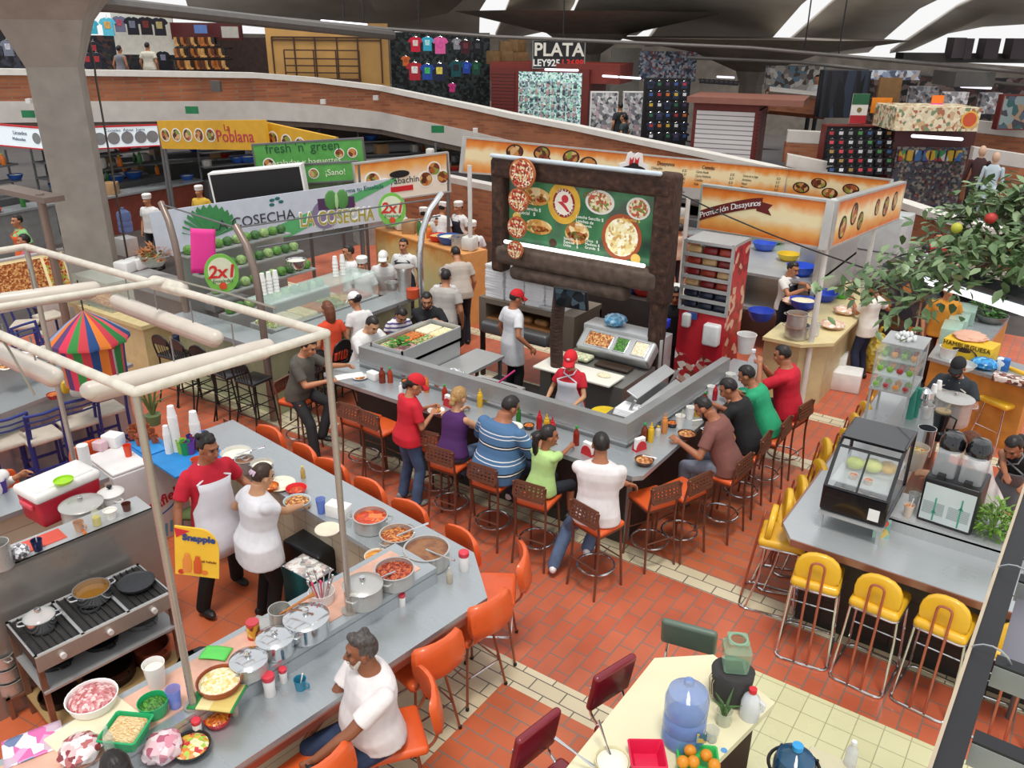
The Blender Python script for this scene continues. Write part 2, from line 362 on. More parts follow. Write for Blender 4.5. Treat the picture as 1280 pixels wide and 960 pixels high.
  p = o0 + d * .022 * q + sd * .028 * q; dd = (d * .68 + sd * .62 + pn * .38).normalized(); p2 = p + dd * .042 * q; b.caps(p, p2, .0135 * q, .0115 * q, 8, 2); dd = (d * .9 + sd * .15 + pn * .4).normalized(); b.caps(p2, p2 + dd * .034 * q, .0110 * q, .0085 * q, 8, 2)
 lw = bulk ** .6 * (1.05 if female else 1.)
 for hip, kn, an in legs:
  b.caps(hip, hip + (kn - hip) * .4, .082 * k * lw, .07 * k * lw); b.caps(hip + (kn - hip) * .35, kn, .07 * k * lw, .052 * k); b.caps(kn, kn + (an - kn) * .35, .052 * k, .054 * k); b.caps(kn + (an - kn) * .3, an, .054 * k, .036 * k)
  b.caps(an + V((0, -.03, -.045)), an + V((0, .13, -.055)), .03, .026)
 root = ob('person', remesh('person', b, sk, vox, 2), None); root.matrix_world = W; root.location = pos; root.rotation_euler = (0, 0, rz); tag(root, label, 'person', group)
 # ---- clothes
 cv = max(vox, .011)
 def capsule_leg(bb, frac, g):
  for hip, kn, an in legs:
   end = hip + (kn - hip) * min(1, frac * 2); bb.caps(hip, hip + (end - hip) * .4, .082 * k * lw + g, .072 * k * lw + g); bb.caps(hip + (end - hip) * .35, end, .072 * k * lw + g, .058 * k + g)
   if frac > .5: e2 = kn + (an - kn) * ((frac - .5) * 2); bb.caps(kn, kn + (e2 - kn) * .5, .058 * k + g, .056 * k + g); bb.caps(kn + (e2 - kn) * .5, e2 + V((0, 0, -.02 if frac > .95 else 0)), .056 * k + g, .052 * k + g)
 b = B(); b.rings([ring(*r, grow=.012, belly_=belly * .6) for r in TR_ if r[0] <= .11]); capsule_leg(b, pants[1], .012); ob('trousers' if pants[1] > .6 else 'shorts', remesh('trousers', b, mat(pants[0], .85, var=.22, sc=9, bump=.25), cv), None, root)
 b = B(); tr = [r for r in TR_ if .0 <= r[0] <= .51]
 if hem < 0: tr = [(hem, TR_[2][1] + .01, TR_[2][2] + .008, 0)] + tr
 b.rings([ring(r[0], r[1], r[2], r[3], grow=.019 + (.006 if r[0] < .2 else 0), belly_=belly) for r in tr])
 for i, (s0, e, w) in enumerate(arms):
  ar = (.037 if female else .044) * k * bw; L = shirt[1]
  if L > 0:
   end = s0 + (e - s0) * min(1, L * 1.) ; b.caps(s0 + V((0, 0, -.008)), s0 + (end - s0) * .4, ar * 1.16 + .013, ar * 1.10 + .016); b.cyl(s0 + (end - s0) * .3, end, ar * 1.14 + .016, ar * 1.02 + .022)
   if L > 1: e2 = e + (w - e) * min(1, L - 1); b.caps(s0 + (e - s0) * .5, e, ar + .016, ar * .9 + .016); b.caps(e, e2, ar * .9 + .016, ar * .66 + .014)
 sm = shirtm or mat(shirt[0], .85, var=.10, sc=7, bump=.25); top = ob('shirt', remesh('shirt', b, sm, cv), None, root)
 if shoes:
  for (hip, kn, an) in legs:
   f = (an - kn); fd = V((f.x * .0, 1, 0)); b = B(); q = an + V((0, 0, -.055)); b.sph(q + V((0, -.035, .012)), (.040, .052, .048), 12, 7); b.sph(q + V((0, .075, -.002)), (.046, .098, .034), 14, 7); b.caps(q + V((0, -.01, .03)), q + V((0, .0, .065)), .042, .040)
   ob('shoe', remesh('shoe', b, mat(shoes, .5), .008, 2), None, root)
 # ---- apron
 if apron:
  b = B(); g = .036; rows = []
  lo = apron[1]
  for t in (lo, -.25, -.12, 0, .1, .2, .3, .38):
   if t < lo: continue
   r = min(TR_, key=lambda q: abs(q[0] - max(t, 0))); rg = ring(t, r[1] + (.03 if t < 0 else 0), r[2] + (.04 if t < -.1 else .02 if t < 0 else 0), r[3], g, 48, belly); span = 11 if t < .15 else (8 if t < .28 else 6)
   if t < 0 and sit is not None: rg = [p + V((0, -t * 1.1, -t * .75)) for p in rg]
   rows.append([rg[(12 + span - int(round(2 * span * j / 16))) % 48] for j in range(17)])
  n = len(rows)
  b.add([p for r in rows for p in r], [(j * 17 + i, j * 17 + i + 1, (j + 1) * 17 + i + 1, (j + 1) * 17 + i) for j in range(n - 1) for i in range(16)])
  am = mat(apron[0], .85, var=.08, bump=.2); ap = ob('apron', b, am, root); md = ap.modifiers.new('t', 'SOLIDIFY'); md.thickness = .006
  b = B()
  for sgn in (-1, 1): b.tube([rows[-1][0 if sgn < 0 else 16], sp(.47) + ux * sgn * -.06 + uy * .08, sp(.505) - ux * sgn * .07 + uy * .0, sp(.50) - uy * .085], .009, 6)
  ob('apron_strap', b, am, ap)
 # ---- hair, hat, face
 b = B(); b.T = hm; st, hcol = hair; HC = HAIRC[hcol]
 def hairshell(gx=.083, gy=.104, gz=.106, front=.45, lowf=.0, back=-.75):
  n, m = 28, 18; rs = []
  for j in range(m + 1):
   t = pi * (j + .02) / (m + .04); row = []
   for i in range(n):
    a = 2 * pi * i / n; x, y, z = sin(t) * cos(a), sin(t) * sin(a), -cos(t)
    lim = front if y > .25 else (-.22 if y > -.25 else back); q = (z - lim) / .16; q = max(0, min(1, q)); jag = 1 + .018 * sin(9 * a + 5 * t) + .012 * sin(17 * a - 3 * t)
    rr = .66 + (1 - .66) * q; row.append((gx * x * rr * jag, -.010 + gy * y * rr * jag, .022 + gz * z * rr * jag))
   rs.append(row)
  b.rings(rs)
 if st == 'bald': hairshell(.079, .099, .10, .9, back=-.7)
 elif st == 'buzz': hairshell(.078, .099, .102, .5)
 elif st: hairshell()
 if st == 'fluffy': [b.sph((random.uniform(-.05, .05), random.uniform(-.08, .05), .085 + random.uniform(0, .03)), random.uniform(.028, .04), 8, 6) for _ in range(14)]
 if st == 'tail': b.tube([(0, -.10, .03), (0, -.135, 0), (0, -.14, -.09), (0, -.12, -.19), (0, -.11, -.24)], [.02, .036, .038, .03, .008], 10)
 if st == 'bun': b.sph((0, -.115, .03), (.045, .038, .042))
 if st == 'lowbun': b.sph((0, -.105, -.06), (.035, .03, .032)); b.caps((0, -.09, -.02), (0, -.1, -.05), .04, .03)
 if st == 'long': b.tube([(0, -.05, .05), (0, -.07, -.03), (0, -.075, -.11), (0, -.075, -.17), (0, -.07, -.20)], [.07, .078, .074, .06, .03], 14)
 if st: hr_ = ob('hair', remesh('hair', b, HC, .007, 2), None, root)
 if st == 'clip' and st: b = B(); b.T = hm; [b.caps((-.03 + .02 * i, -.118, .03 - .012 * (i % 2)), (-.02 + .02 * i, -.116, .05), .009) for i in range(4)]; ob('hair_clip', b, mat('#e7c9dd', .4), hr_)
 if hat:
  b = B(); b.T = hm; hm_ = mat(hat[1], .8, var=.08, bump=.15)
  if hat[0] == 'cap':
   b.rings([[((.084 - .0 * z) * cos(2 * pi * i / 24) * sqrt(max(.0004, 1 - z * z)), -.006 + .106 * sin(2 * pi * i / 24) * sqrt(max(.0004, 1 - z * z)), .036 + .098 * z) for i in range(24)] for z in (0, .2, .4, .6, .8, .92, .99)]); co = ob('cap', b, hm_, root)
   b = B(); b.T = hm
   def br(u, v_): a = (u - .5) * 1.9; r = 1 + .95 * v_ * cos(a) ** .6; return (.084 * sin(a) * (1 + .12 * v_), -.006 + .100 * cos(a) + v_ * .075 * cos(a * .85), .040 - .030 * v_ - .028 * (u - .5) ** 2 * 4 * v_)
   b.grid(br, 14, 4); bo = ob('brim', b, hm_, co); md = bo.modifiers.new('t', 'SOLIDIFY'); md.thickness = .005
   if len(hat) > 2: b = B(); b.T = hm; b.sph((0, .094, .078), (.022, .006, .017), 10, 6); ob('badge', b, mat(hat[2], .6), co)
  elif hat[0] == 'chef':
   b.lathe([(.08, .03), (.087, .03), (.088, .065), (.093, .085), (.094, .115), (.075, .135), (.0, .14)], 22, (0, -.006, 0), 1, 1.18); ob('kitchen_cap', b, hm_, root)
  elif hat[0] == 'net':
   b.sph((0, -.025, .035), (.092, .104, .098)); ob('hair_net', b, hm_, root)
 if eyes:
  for sgn in (-1, 1):
   b = B(); b.T = hm; b.sph((sgn * .030, .079, .010), (.013, .008, .007), 8, 6); ob('eye', b, EYE, root)
   b = B(); b.T = hm; b.tube([(sgn * .016, .090, .026), (sgn * .032, .087, .032), (sgn * .050, .072, .027)], .0048, 6); ob('eyebrow', b, HC if st else EYE, root)
  b = B(); b.T = hm; b.sph((0, .092, -.067), (.021, .008, .006), 10, 6); ob('mouth', b, LIP, root)
 if beard:
  b = B(); b.T = hm; m_ = HAIRC[beard[1]]
  if 'm' in beard[0]: b.tube([(-.03, .082, -.058), (-.014, .098, -.050), (0, .1, -.048), (.014, .098, -.050), (.03, .082, -.058)], .0075, 6)
  if 'b' in beard[0]: b.sph((0, .052, -.098), (.040, .040, .034)); [b.caps((s_ * .058, .02, -.04), (s_ * .04, .052, -.09), .011, .018) for s_ in (-1, 1)]
  ob('beard', remesh('beard', b, m_, .006, 2), None, root)
 return root, W, dict(hm=hm, arms=arms, root=root, pel=pel, sp=sp, ux=ux, uy=uy, uz=uz)
# ---------------------------------------------------------------- chairs
BROWN = mat('#7a4f3e', .4, .35, var=.1); ORANGE = mat('#e2602c', .38, coat=.3, var=.06); YEL = mat('#e8b42a', .36, coat=.35, var=.06); BLKVINYL = mat('#1d1c1e', .35, coat=.3)
BLUE = mat('#27347e', .4); SEATW = mat('#cfc4b4', .6, var=.12); MAROON = mat('#7a1626', .32, coat=.4); GREENV = mat('#5c6e60', .4, coat=.2)
def mk_bar_stool():
 t = thing('bar_stool', 'x', 'bar stool')
 b = B(); b.rb((0, .0, .725), (.37, .36, .06), .028); ob('seat', b, ORANGE, t)
 b = B(); b.box(-.17, -.17, .675, .17, .16, .70); ob('seat_frame', b, BROWN, t)
 for s in (-1, 1):
  b = B(); b.tube([(s * .185, -.215, 0), (s * .168, -.175, .45), (s * .168, -.17, .70), (s * .172, -.225, .985)], .0125, 8, bend=.12); ob('leg', b, BROWN, t)
  b = B(); b.tube([(s * .175, .185, 0), (s * .15, .145, .69)], .0125, 8); ob('leg', b, BROWN, t)
 b = B(); b.T = TR(0, -.214, .90) @ RX(radians(-11)); nx, nz, w, h, th = 7, 4, .33, .15, .008
 for i in range(nz + 1): z = -h / 2 + h * i / nz; e = .018 if i in (0, nz) else .009; b.box(-w / 2, -th, z - e, w / 2, th, z + e)
 for i in range(nx + 1): x = -w / 2 + w * i / nx; e = .018 if i in (0, nx) else .010; b.box(x - e, -th + .001, -h / 2, x + e, th - .001, h / 2)
 ob('backrest', b, BROWN, t)
 b = B(); b.torus((0, -.01, .24), .185, .011, 28, 8); ob('foot_ring', b, CHROME, t)
 b = B(); b.tube([(-.17, -.19, .33), (.17, -.19, .33)], .008, 6); b.tube([(-.16, .17, .33), (.16, .17, .33)], .008, 6); ob('stretcher', b, BROWN, t); return t
def mk_orange_chair():
 t = thing('orange_chair', 'x', 'chair')
 b = B(); b.rb((0, .02, .635), (.43, .42, .075), .034); ob('seat', b, ORANGE, t)
 b = B(); b.T = TR(0, -.235, .885) @ RX(radians(-9))
 def f(z, off, sc): return [(x * sc, -.05 * (1 - (x / .22) ** 2) + off, z) for x in (-.22, -.15, -.05, .05, .15, .22)]
 rs = []
 for z, sc, th in ((-.145, .80, .012), (-.13, .92, .024), (-.06, 1, .028), (.04, 1, .028), (.11, .95, .026), (.14, .84, .012)): rs.append(f(z, -th, sc) + list(reversed(f(z, th, sc))))
 b.rings(rs); ob('backrest', b, ORANGE, t, 60)
 LEGM = mat('#a06a50', .3, .6)
 for s in (-1, 1):
  b = B(); b.tube([(s * .17, -.15, .60), (s * .19, -.24, .70), (s * .185, -.265, .90)], .011, 8, bend=.06); b.cyl((s * .185, -.275, .87), (s * .185, -.235, .87), .016, n=10); ob('back_bracket', b, LEGM, t)
  for q in (-1, 1):
   b = B(); b.tube([(s * .13, .02 + q * .13, .60), (s * .215, .02 + q * .215, .0)], .011, 8); ob('leg', b, LEGM, t)
   b = B(); b.caps((s * .215, .02 + q * .215, .008), (s * .215, .02 + q * .215, .02), .016); ob('foot_cap', b, BLACK, t)
 b = B(); z = .27; k = .13 + .085 * (.6 - z) / .6; b.tube([(-k, .02 - k, z), (k, .02 - k, z), (k, .02 + k, z), (-k, .02 + k, z)], .009, 6, True, bend=.03); ob('foot_ring', b, CHROME, t); return t
def mk_yellow_stool():
 t = thing('yellow_stool', 'x', 'bar stool'); rust = mat('#b86a52', .28, .55)
 b = B(); b.rb((0, .0, .745), (.40, .42, .085), .038); ob('seat', b, YEL, t)
 b = B(); b.tube([(-.195, -.20, .71), (.195, -.20, .71), (.195, .20, .71), (-.195, .20, .71)], .012, 8, True, bend=.06); ob('seat_band', b, CHROME, t)
 b = B(); b.T = TR(0, -.135, .775) @ RX(radians(-6)); pr = [(.165, 0), (.185, .04), (.19, .10), (.18, .16), (.15, .21), (.10, .245), (.04, .26)]; pr = [(-x, z) for x, z in pr] + [(x, z) for x, z in reversed(pr)]
 rs = []
 for y, s in ((-.03, .86), (-.024, .97), (0, 1), (.024, .97), (.03, .86)): rs.append([(x * s, y, .12 + (z - .12) * s) for x, z in pr])
 b.rings(rs); ob('backrest', b, YEL, t, 60)
 b = B(); b.tube([(-.055, -.30, .03), (-.055, -.235, .60), (-.055, -.19, .985), (.055, -.19, .985), (.055, -.235, .60), (.055, -.30, .03)], .011, 8, bend=.055); ob('back_hoop', b, rust, t)
 b = B(); b.tube([(-.22, -.30, .012), (.22, -.30, .012), (.22, .24, .012), (-.22, .24, .012)], .012, 8, True, bend=.08); ob('base_frame', b, CHROME, t)
 for s in (-1, 1):
  b = B(); b.tube([(s * .215, -.24, .02), (s * .20, -.15, .40), (s * .185, -.14, .70)], .011, 8, bend=.1); ob('leg', b, CHROME, t)
  b = B(); b.tube([(s * .215, .20, .02), (s * .20, .17, .40), (s * .185, .16, .70)], .011, 8, bend=.1); ob('leg', b, CHROME, t)
 b = B(); b.tube([(-.205, .18, .30), (.205, .18, .30)], .009, 6); ob('footrest', b, CHROME, t); return t
def mk_black_stool():
 t = thing('black_stool', 'x', 'bar stool')
 b = B(); b.rb((0, 0, .725), (.36, .36, .05), .022); ob('seat', b, BLKVINYL, t)
 for s in (-1, 1):
  b = B(); b.tube([(s * .20, .19, 0), (s * .15, .14, .70)], .012, 8); ob('leg', b, BLACK, t)
  b = B(); b.tube([(s * .20, -.23, 0), (s * .155, -.15, .40), (s * .155, -.15, .70)], .012, 8, bend=.1); ob('leg', b, BLACK, t)
 b = B(); b.tube([(-.155, -.16, .70), (-.17, -.20, .90), (-.15, -.215, 1.03), (0, -.225, 1.09), (.15, -.215, 1.03), (.17, -.20, .90), (.155, -.16, .70)], .012, 8, bend=.07); ob('back_frame', b, BLACK, t)
 b = B(); pr = [(-.145, .93), (-.145, 1.0), (-.09, 1.055), (0, 1.07), (.09, 1.055), (.145, 1.0), (.145, .93)]; b.T = MX.Translation((0, -.21, 0)) @ MX(((1, 0, 0, 0), (0, 0, 1, 0), (0, 1, 0, 0), (0, 0, 0, 1))); b.prism(pr, -.012, .012); ob('back_pad', b, BLKVINYL, t)
 b = B(); [b.tube([(x, -.16, .72), (x, -.208, .94)], .006, 6) for x in (-.08, -.027, .027, .08)]; ob('back_rods', b, BLACK, t)
 b = B(); [b.tube(q, .008, 6) for z, k in ((.25, .182), (.42, .17)) for q in ([(-k, k, z), (k, k, z)], [(-k, -k, z), (k, -k, z)], [(-k, -k, z), (-k, k, z)], [(k, -k, z), (k, k, z)])]; ob('stretcher', b, BLACK, t); return t
def mk_blue_chair():
 t = thing('blue_chair', 'x', 'chair')
 b = B(); b.rb((0, .02, .655), (.40, .39, .055), .022); ob('seat', b, SEATW, t)
 for s in (-1, 1):
  b = B(); b.box(s * .19 - .014, -.195, 0, s * .19 + .014, -.165, .70); b.T = TR(s * .19, -.18, .70) @ RX(radians(10)); b.box(-.014, -.015, 0, .014, .015, .36); ob('leg', b, BLUE, t)
  b = B(); b.box(s * .19 - .014, .185, 0, s * .19 + .014, .215, .63); ob('leg', b, BLUE, t)
 b = B(); b.T = TR(0, -.18, .70) @ RX(radians(10)); b.tube([(-.19, 0, .345), (0, -.03, .345), (.19, 0, .345)], .018, 8); [b.tube([(-.19, 0, z), (0, -.025, z), (.19, 0, z)], .011, 6) for z in (.26, .19)]; ob('back_slats', b, BLUE, t)
 b = B(); [b.box(*q) for q in ((-.19, -.19, .30, .19, -.165, .33), (-.19, .19, .30, .19, .215, .33), (-.2, -.18, .18, -.18, .2, .205), (.18, -.18, .18, .2, .2, .205))]; ob('stretcher', b, BLUE, t); return t
def mk_vinyl_chair(m, rect=False):
 def f():
  t = thing('vinyl_chair', 'x', 'chair')
  b = B(); b.rb((0, .02, .62), (.42, .40, .08), .035); ob('seat', b, m, t)
  b = B(); b.T = TR(0, -.22, .90) @ RX(radians(-10)); b.rb((0, 0, 0), (.42 if rect else .40, .06, .24 if rect else .34), .029, 4)
  ob('backrest', b, m, t, 60)
  for s in (-1, 1):
   b = B(); b.tube([(s * .15, -.14, .60), (s * .16, -.255, .68), (s * .15, -.265, .90)], .011, 8, bend=.05); ob('back_bracket', b, CHROME, t)
   for q in (-1, 1): b = B(); b.tube([(s * .14, .02 + q * .13, .6), (s * .20, .02 + q * .20, 0)], .011, 8); ob('leg', b, CHROME, t)
  b = B(); b.tube([(-.17, -.15, .25), (.17, -.15, .25), (.17, .19, .25), (-.17, .19, .25)], .008, 6, True); ob('stretcher', b, CHROME, t); return t
 return f
BAR, ORA, YST, BST, BCH = Proto(mk_bar_stool), Proto(mk_orange_chair), Proto(mk_yellow_stool), Proto(mk_black_stool), Proto(mk_blue_chair)
MCH, GCH = Proto(mk_vinyl_chair(MAROON)), Proto(mk_vinyl_chair(GREENV, True))
# ---------------------------------------------------------------- table-top things
FOOD = dict(redsoup=mottled('tomato_broth', ['#c8401a', '#d9541e', '#b8350f', '#e07a3a'], 26, .25, bump=.3), stew=mottled('chickpea_stew', ['#a8541c', '#c8803c', '#8a3c12', '#d99a50', '#b0480f'], 70, .3, bump=.5), mole=mottled('brown_mole', ['#8a5a3c', '#96663f', '#7c4e33'], 8, .35, False), chili=mottled('red_chili_stew', ['#8e2a14', '#b84a24', '#6e1c0e', '#c86a3a'], 80, .3, bump=.5),
 rice=mottled('yellow_rice', ['#ead9a0', '#f2e6bc', '#e2c878', '#fff2d0'], 60, .6, bump=.5), meat=mottled('raw_meat', ['#d8a0a0', '#c87c80', '#e8c4c0', '#b8605f'], 55, .35, bump=.6), shred=mottled('shredded_chicken', ['#e6c48a', '#f2dcae', '#d0a060'], 80, .6, bump=.6, stretch=(1, 3, 1)), chile=mottled('green_chilies', ['#3f7a26', '#5b9a36', '#2c5c1a'], 60, .35, bump=.6, stretch=(1, 2, 1)),
 salsa=mottled('orange_salsa', ['#c8641c', '#e08a2c', '#a84a12'], 60, .3, bump=.4), tort=mottled('breaded_food', ['#c88a4a', '#8a4a20', '#e0b070', '#a86030'], 45, .5, bump=.5), cheese=mottled('grated_cheese', ['#f0e6c8', '#e2d2a0', '#fff6e0'], 90, .6, bump=.5), salad=mottled('chopped_salad', ['#6a9a40', '#a8c070', '#d8e0b0', '#3f7028', '#c85a3a'], 60, .5, bump=.6), cream=mat('#f1ead8', .4), curry=mottled('golden_curry', ['#d88a24', '#e8a43c', '#c07014'], 40, .3, bump=.4),
 fruit=mottled('cut_fruit', ['#e88a3c', '#e8c04a', '#c83a3a', '#a8c850', '#f0e0b0'], 40, .4, bump=.5), pizza=mottled('pizza_top', ['#c8402c', '#e8d8a8', '#a82a1c', '#d89a6a', '#f2e6c8', '#7a2a1a'], 42, .45, bump=.5), mixed=mottled('mixed_goods', ['#7a2a22', '#c8b090', '#3a3a44', '#b86a3a', '#d8d4c8', '#55603a', '#2a2a2e'], 16, .5, bump=.3))
ALU = steel('aluminium_pan', '#c4c2be', .28, (2, 2, 12))
def pot(label, loc, r=.15, h=.16, food=None, lid=None, rz=0., m=None, name='cooking_pot', level=.72, handles=True, cat='pot', group=None, spoon=None):
 m = m or ALU; t = thing(name, label, cat, loc, rz, group)
 b = B(); b.lathe([(0, 0), (r * .93, 0), (r * .985, h * .06), (r, h * .2), (r, h * .94), (r * 1.045, h * .97), (r * 1.045, h), (r * .965, h), (r * .955, h * .1), (0, h * .06)], 32); ob('pot_body', b, m, t)
 if handles:
  for s in (-1, 1): b = B(); w = r * .30; b.tube([(s * r * .98, -w, h * .80), (s * (r + .045), -w * .8, h * .84), (s * (r + .045), w * .8, h * .84), (s * r * .98, w, h * .80)], .007, 8, bend=.02); ob('handle', b, m, t)
 if food: b = B(); b.lathe([(r * .955, h * (level - .05)), (r * .955, h * level), (r * .5, h * level + .006), (0, h * level + .009)], 28); ob('food', b, food, t)
 if lid:
  b = B(); q = r * 1.05; b.lathe([(q, h * 1.0), (q * 1.02, h * 1.0 + .008), (q * .97, h + .014), (q * .62, h + .034), (q * .3, h + .042), (0, h + .044)], 32); L = ob('lid', b, CHROME if lid == 'chrome' else (glass('#dfe6e4', .05, .45) if lid == 'glass' else m), t)
  b = B(); b.lathe([(.012, h + .04), (.010, h + .055), (.024, h + .062), (.022, h + .075), (0, h + .078)], 14); ob('lid_knob', b, BLACK if lid == 'knob' else CHROME, L)
 if spoon: b = B(); b.tube([(0, 0, h * level), (r * .8 * cos(spoon), r * .8 * sin(spoon), h * 1.05), (r * 1.9 * cos(spoon), r * 1.9 * sin(spoon), h * 1.35)], [.014, .007, .010], 8); s_ = ob('serving_spoon', b, CHROME, None); s_.location = loc; s_.rotation_euler.z = rz; tag(s_, 'serving spoon resting in the ' + ' '.join(label.split()[:10]), 'spoon')
 return t
def bowl(label, loc, r=.12, h=.08, c=None, food=None, rim=.5, square=False, rz=0., name='bowl', cat='bowl', group=None, level=.8, dome=.02, n=24, foot=.6, sx=1.):
 t = thing(name, label, cat, loc, rz, group); m = c if not isinstance(c, str) else mat(c, .4); b = B()
 if square:
  w = r; rs = []
  for s, z in ((foot, 0), (1, h), (1.06, h), (1.06, h * .94), (.95, h), (foot * .96, h * .1)): rs.append([(x * w * s * sx, y * w * s, z) for x, y in ((-.9, -1), (.9, -1), (1, -.9), (1, .9), (.9, 1), (-.9, 1), (-1, .9), (-1, -.9))])
  b.rings(rs)
 else: b.lathe([(0, 0), (r * foot, 0), (r * (foot + (1 - foot) * .55), h * .35), (r * .96, h * .85), (r, h), (r * .95, h), (r * (foot + (1 - foot) * .5), h * .38), (r * foot * .9, h * .12), (0, h * .1)], n)
 ob('bowl_body', b, m, t)
 if food:
  b = B(); q = r * (foot + (1 - foot) * level ** .7) * .93; z = h * level
  if square: b.T = MX.Diagonal((sx, 1, 1, 1)); b.rb((0, 0, z - h * .1), (q * 1.95, q * 1.95, dome * 2), dome * .9)
  else: b.lathe([(q * .9, z - h * .3), (q, z), (q * .75, z + dome * .7), (q * .4, z + dome), (0, z + dome * 1.1)], 22)
  ob('food', b, food, t)
 return t
def squeeze(label, loc, c, name='squeeze_bottle', s=1., cap=None, group='squeeze bottles of sauce'):
 t = thing(name, label, 'bottle', loc, 0, group); b = B(); b.lathe([(0, 0), (.030, 0), (.033, .01), (.033, .13), (.028, .155), (.020, .165)], 18); ob('bottle_body', b, mat(c, .35), t)
 b = B(); b.lathe([(.021, .163), (.021, .178), (.012, .182), (.006, .225), (0, .227)], 14); ob('nozzle', b, mat(cap or c, .35), t); t.scale = (s,) * 3; return t
def bottle(label, loc, c, capc, name='bottle', r=.03, h=.2, rz=0, neck=.4, liquid=None, cat='bottle', group=None, al=.45):
 t = thing(name, label, cat, loc, rz, group); b = B(); b.lathe([(0, 0), (r, 0), (r * 1.02, h * .04), (r, h * .55), (r * .85, h * .68), (r * neck, h * .82), (r * neck, h * .93), (0, h * .935)], 18); ob('bottle_body', b, glass(c, .05, al) if isinstance(c, str) else c, t)
 if liquid: b = B(); b.lathe([(0, .004), (r * .93, .004), (r * .93, h * .4), (0, h * .4)], 16); ob('contents', b, liquid if not isinstance(liquid, str) else mat(liquid, .4), t)
 if capc: b = B(); b.cyl((0, 0, h * .9), (0, 0, h), r * neck * 1.15, n=14); ob('bottle_cap', b, mat(capc, .4), t)
 return t
def shaker(label, loc, capc='#d83a4a', s=1., group=None):
 t = thing('sugar_shaker', label, 'shaker', loc, 0, group); b = B(); b.lathe([(0, 0), (.034, 0), (.036, .01), (.034, .05), (.037, .11), (.030, .125)], 18); ob('jar', b, glass('#f6f2f0', .1, .8), t)
 b = B(); b.lathe([(.036, .118), (.038, .122), (.038, .15), (.030, .158), (0, .16)], 18); ob('cap', b, mat(capc, .4), t); t.scale = (s,) * 3; return t
def cup(label, loc, c='#f4f2ee', r=.04, h=.11, name='drinking_cup', m=None, straw=None, handle=False, rz=0, fill=None, group=None):
 t = thing(name, label, 'cup', loc, rz, group); b = B(); b.lathe([(0, 0), (r * .75, 0), (r, h), (r * 1.04, h), (r * 1.04, h * .97), (r * .94, h * .98), (r * .7, .006), (0, .005)], 20); ob('cup_body', b, m or mat(c, .45), t)
 if handle: b = B(); b.tube([(r * .9, 0, h * .8), (r * 1.6, 0, h * .75), (r * 1.6, 0, h * .3), (r * .82, 0, h * .25)], .006, 8, bend=.02); ob('handle', b, m or mat(c, .45), t)
 if fill: b = B(); b.lathe([(r * .86, h * .8), (0, h * .81)], 16); ob('drink', b, fill, t)
 if straw: b = B(); b.cyl((0, 0, h * .3), (.02, .01, h * 1.5), .005, n=8); ob('straw', b, mat(straw, .5), t)
 return t
def mk_stackcup(): b = B(); b.lathe([(.028, 0), (.040, .10), (.042, .10), (.042, .107), (.039, .107), (.027, .008)], 18); return tag(ob('foam_cup', b, mat('#f2f1ee', .6, var=.02)), 'x', 'cup')
SCUP = Proto(mk_stackcup)
def cupstack(label, loc, n, inv=True, step=.016, s=1., group=None):
 for i in range(n):
  o = SCUP.put((loc[0], loc[1], loc[2] + (i * step + .107 * inv) * s), 0, label, group or 'cups in ' + label, s); o.rotation_euler.x = pi if inv else 0
def napkins(label, loc, rz=0, c='#c8202a', group=None):
 t = thing('napkin_holder', label, 'napkin holder', loc, rz, group); b = B()
 pr = [(.07 * cos(a), .02 + .09 * sin(a)) for a in [pi * i / 10 for i in range(11)]]; pr = [(.075, 0)] + pr + [(-.075, 0)]
 b.T = MX(((1, 0, 0, 0), (0, 0, 1, 0), (0, 1, 0, 0), (0, 0, 0, 1))); b.prism(pr, -.034, -.028); b.prism(pr, .028, .034); b.box(-.07, 0, -.03, .07, .006, .03); ob('holder', b, mat(c, .4), t)
 b = B(); b.rb((0, 0, .075), (.12, .05, .13), .006, 1); ob('napkins', b, WHITE, t); return t
def box_thing(name, label, cat, loc, d, m, rz=0, r=.01, group=None): b = B(); b.rb((0, 0, d[2] / 2), d, min(r, min(d) * .45), 2); return tag(ob(name, b, m, None, 35, None, loc, rz), label, cat, group)
def plate(label, loc, r=.11, c='#f2f0ea', food=None, dark=False, rz=0, group=None, name='plate'):
 t = thing(name, label, 'plate', loc, rz, group); b = B(); b.lathe([(0, 0), (r * .6, 0), (r, .02), (r * 1.0, .026), (r * .6, .008), (0, .006)], 24); ob('plate_body', b, mat(c, .35), t)
 if food: b = B(); b.lathe([(r * .6, .006), (r * .55, .025), (r * .3, .038), (0, .042)], 16); ob('food', b, food, t)
 return t
def bagged(label, loc, r=.1, m=None, name='plastic_bag', cat='bag', sz=.7, group=None, seed=0):
 rr = random.Random(seed); b = B(); n, mm = 18, 12; rs = []
 for j in range(mm + 1):
  t = pi * (j + .03) / (mm + .06); row = []
  for i in range(n): a = 2 * pi * i / n; q = 1 + rr.uniform(-.13, .13); row.append((r * q * sin(t) * cos(a), r * q * sin(t) * sin(a), max(0, r * sz * (1 - cos(t) * (1 + .1 * rr.random())))))
  rs.append(row)
 b.rings(rs); return tag(ob(name, b, m or WHITE, None, 50, None, loc), label, cat, group)
def sheet(name, label, cat, loc, w, h, m, rz=0, th=.004, bend=0., group=None):
 b = B(); b.grid(lambda u, v: ((u - .5) * w, (v - .5) * h, th + bend * (sin(u * 3.1) + .4 * sin(v * 5))), 8, 8); o = tag(ob(name, b, m, None, 60, None, loc, rz), label, cat, group); md = o.modifiers.new('t', 'SOLIDIFY'); md.thickness = th; return o
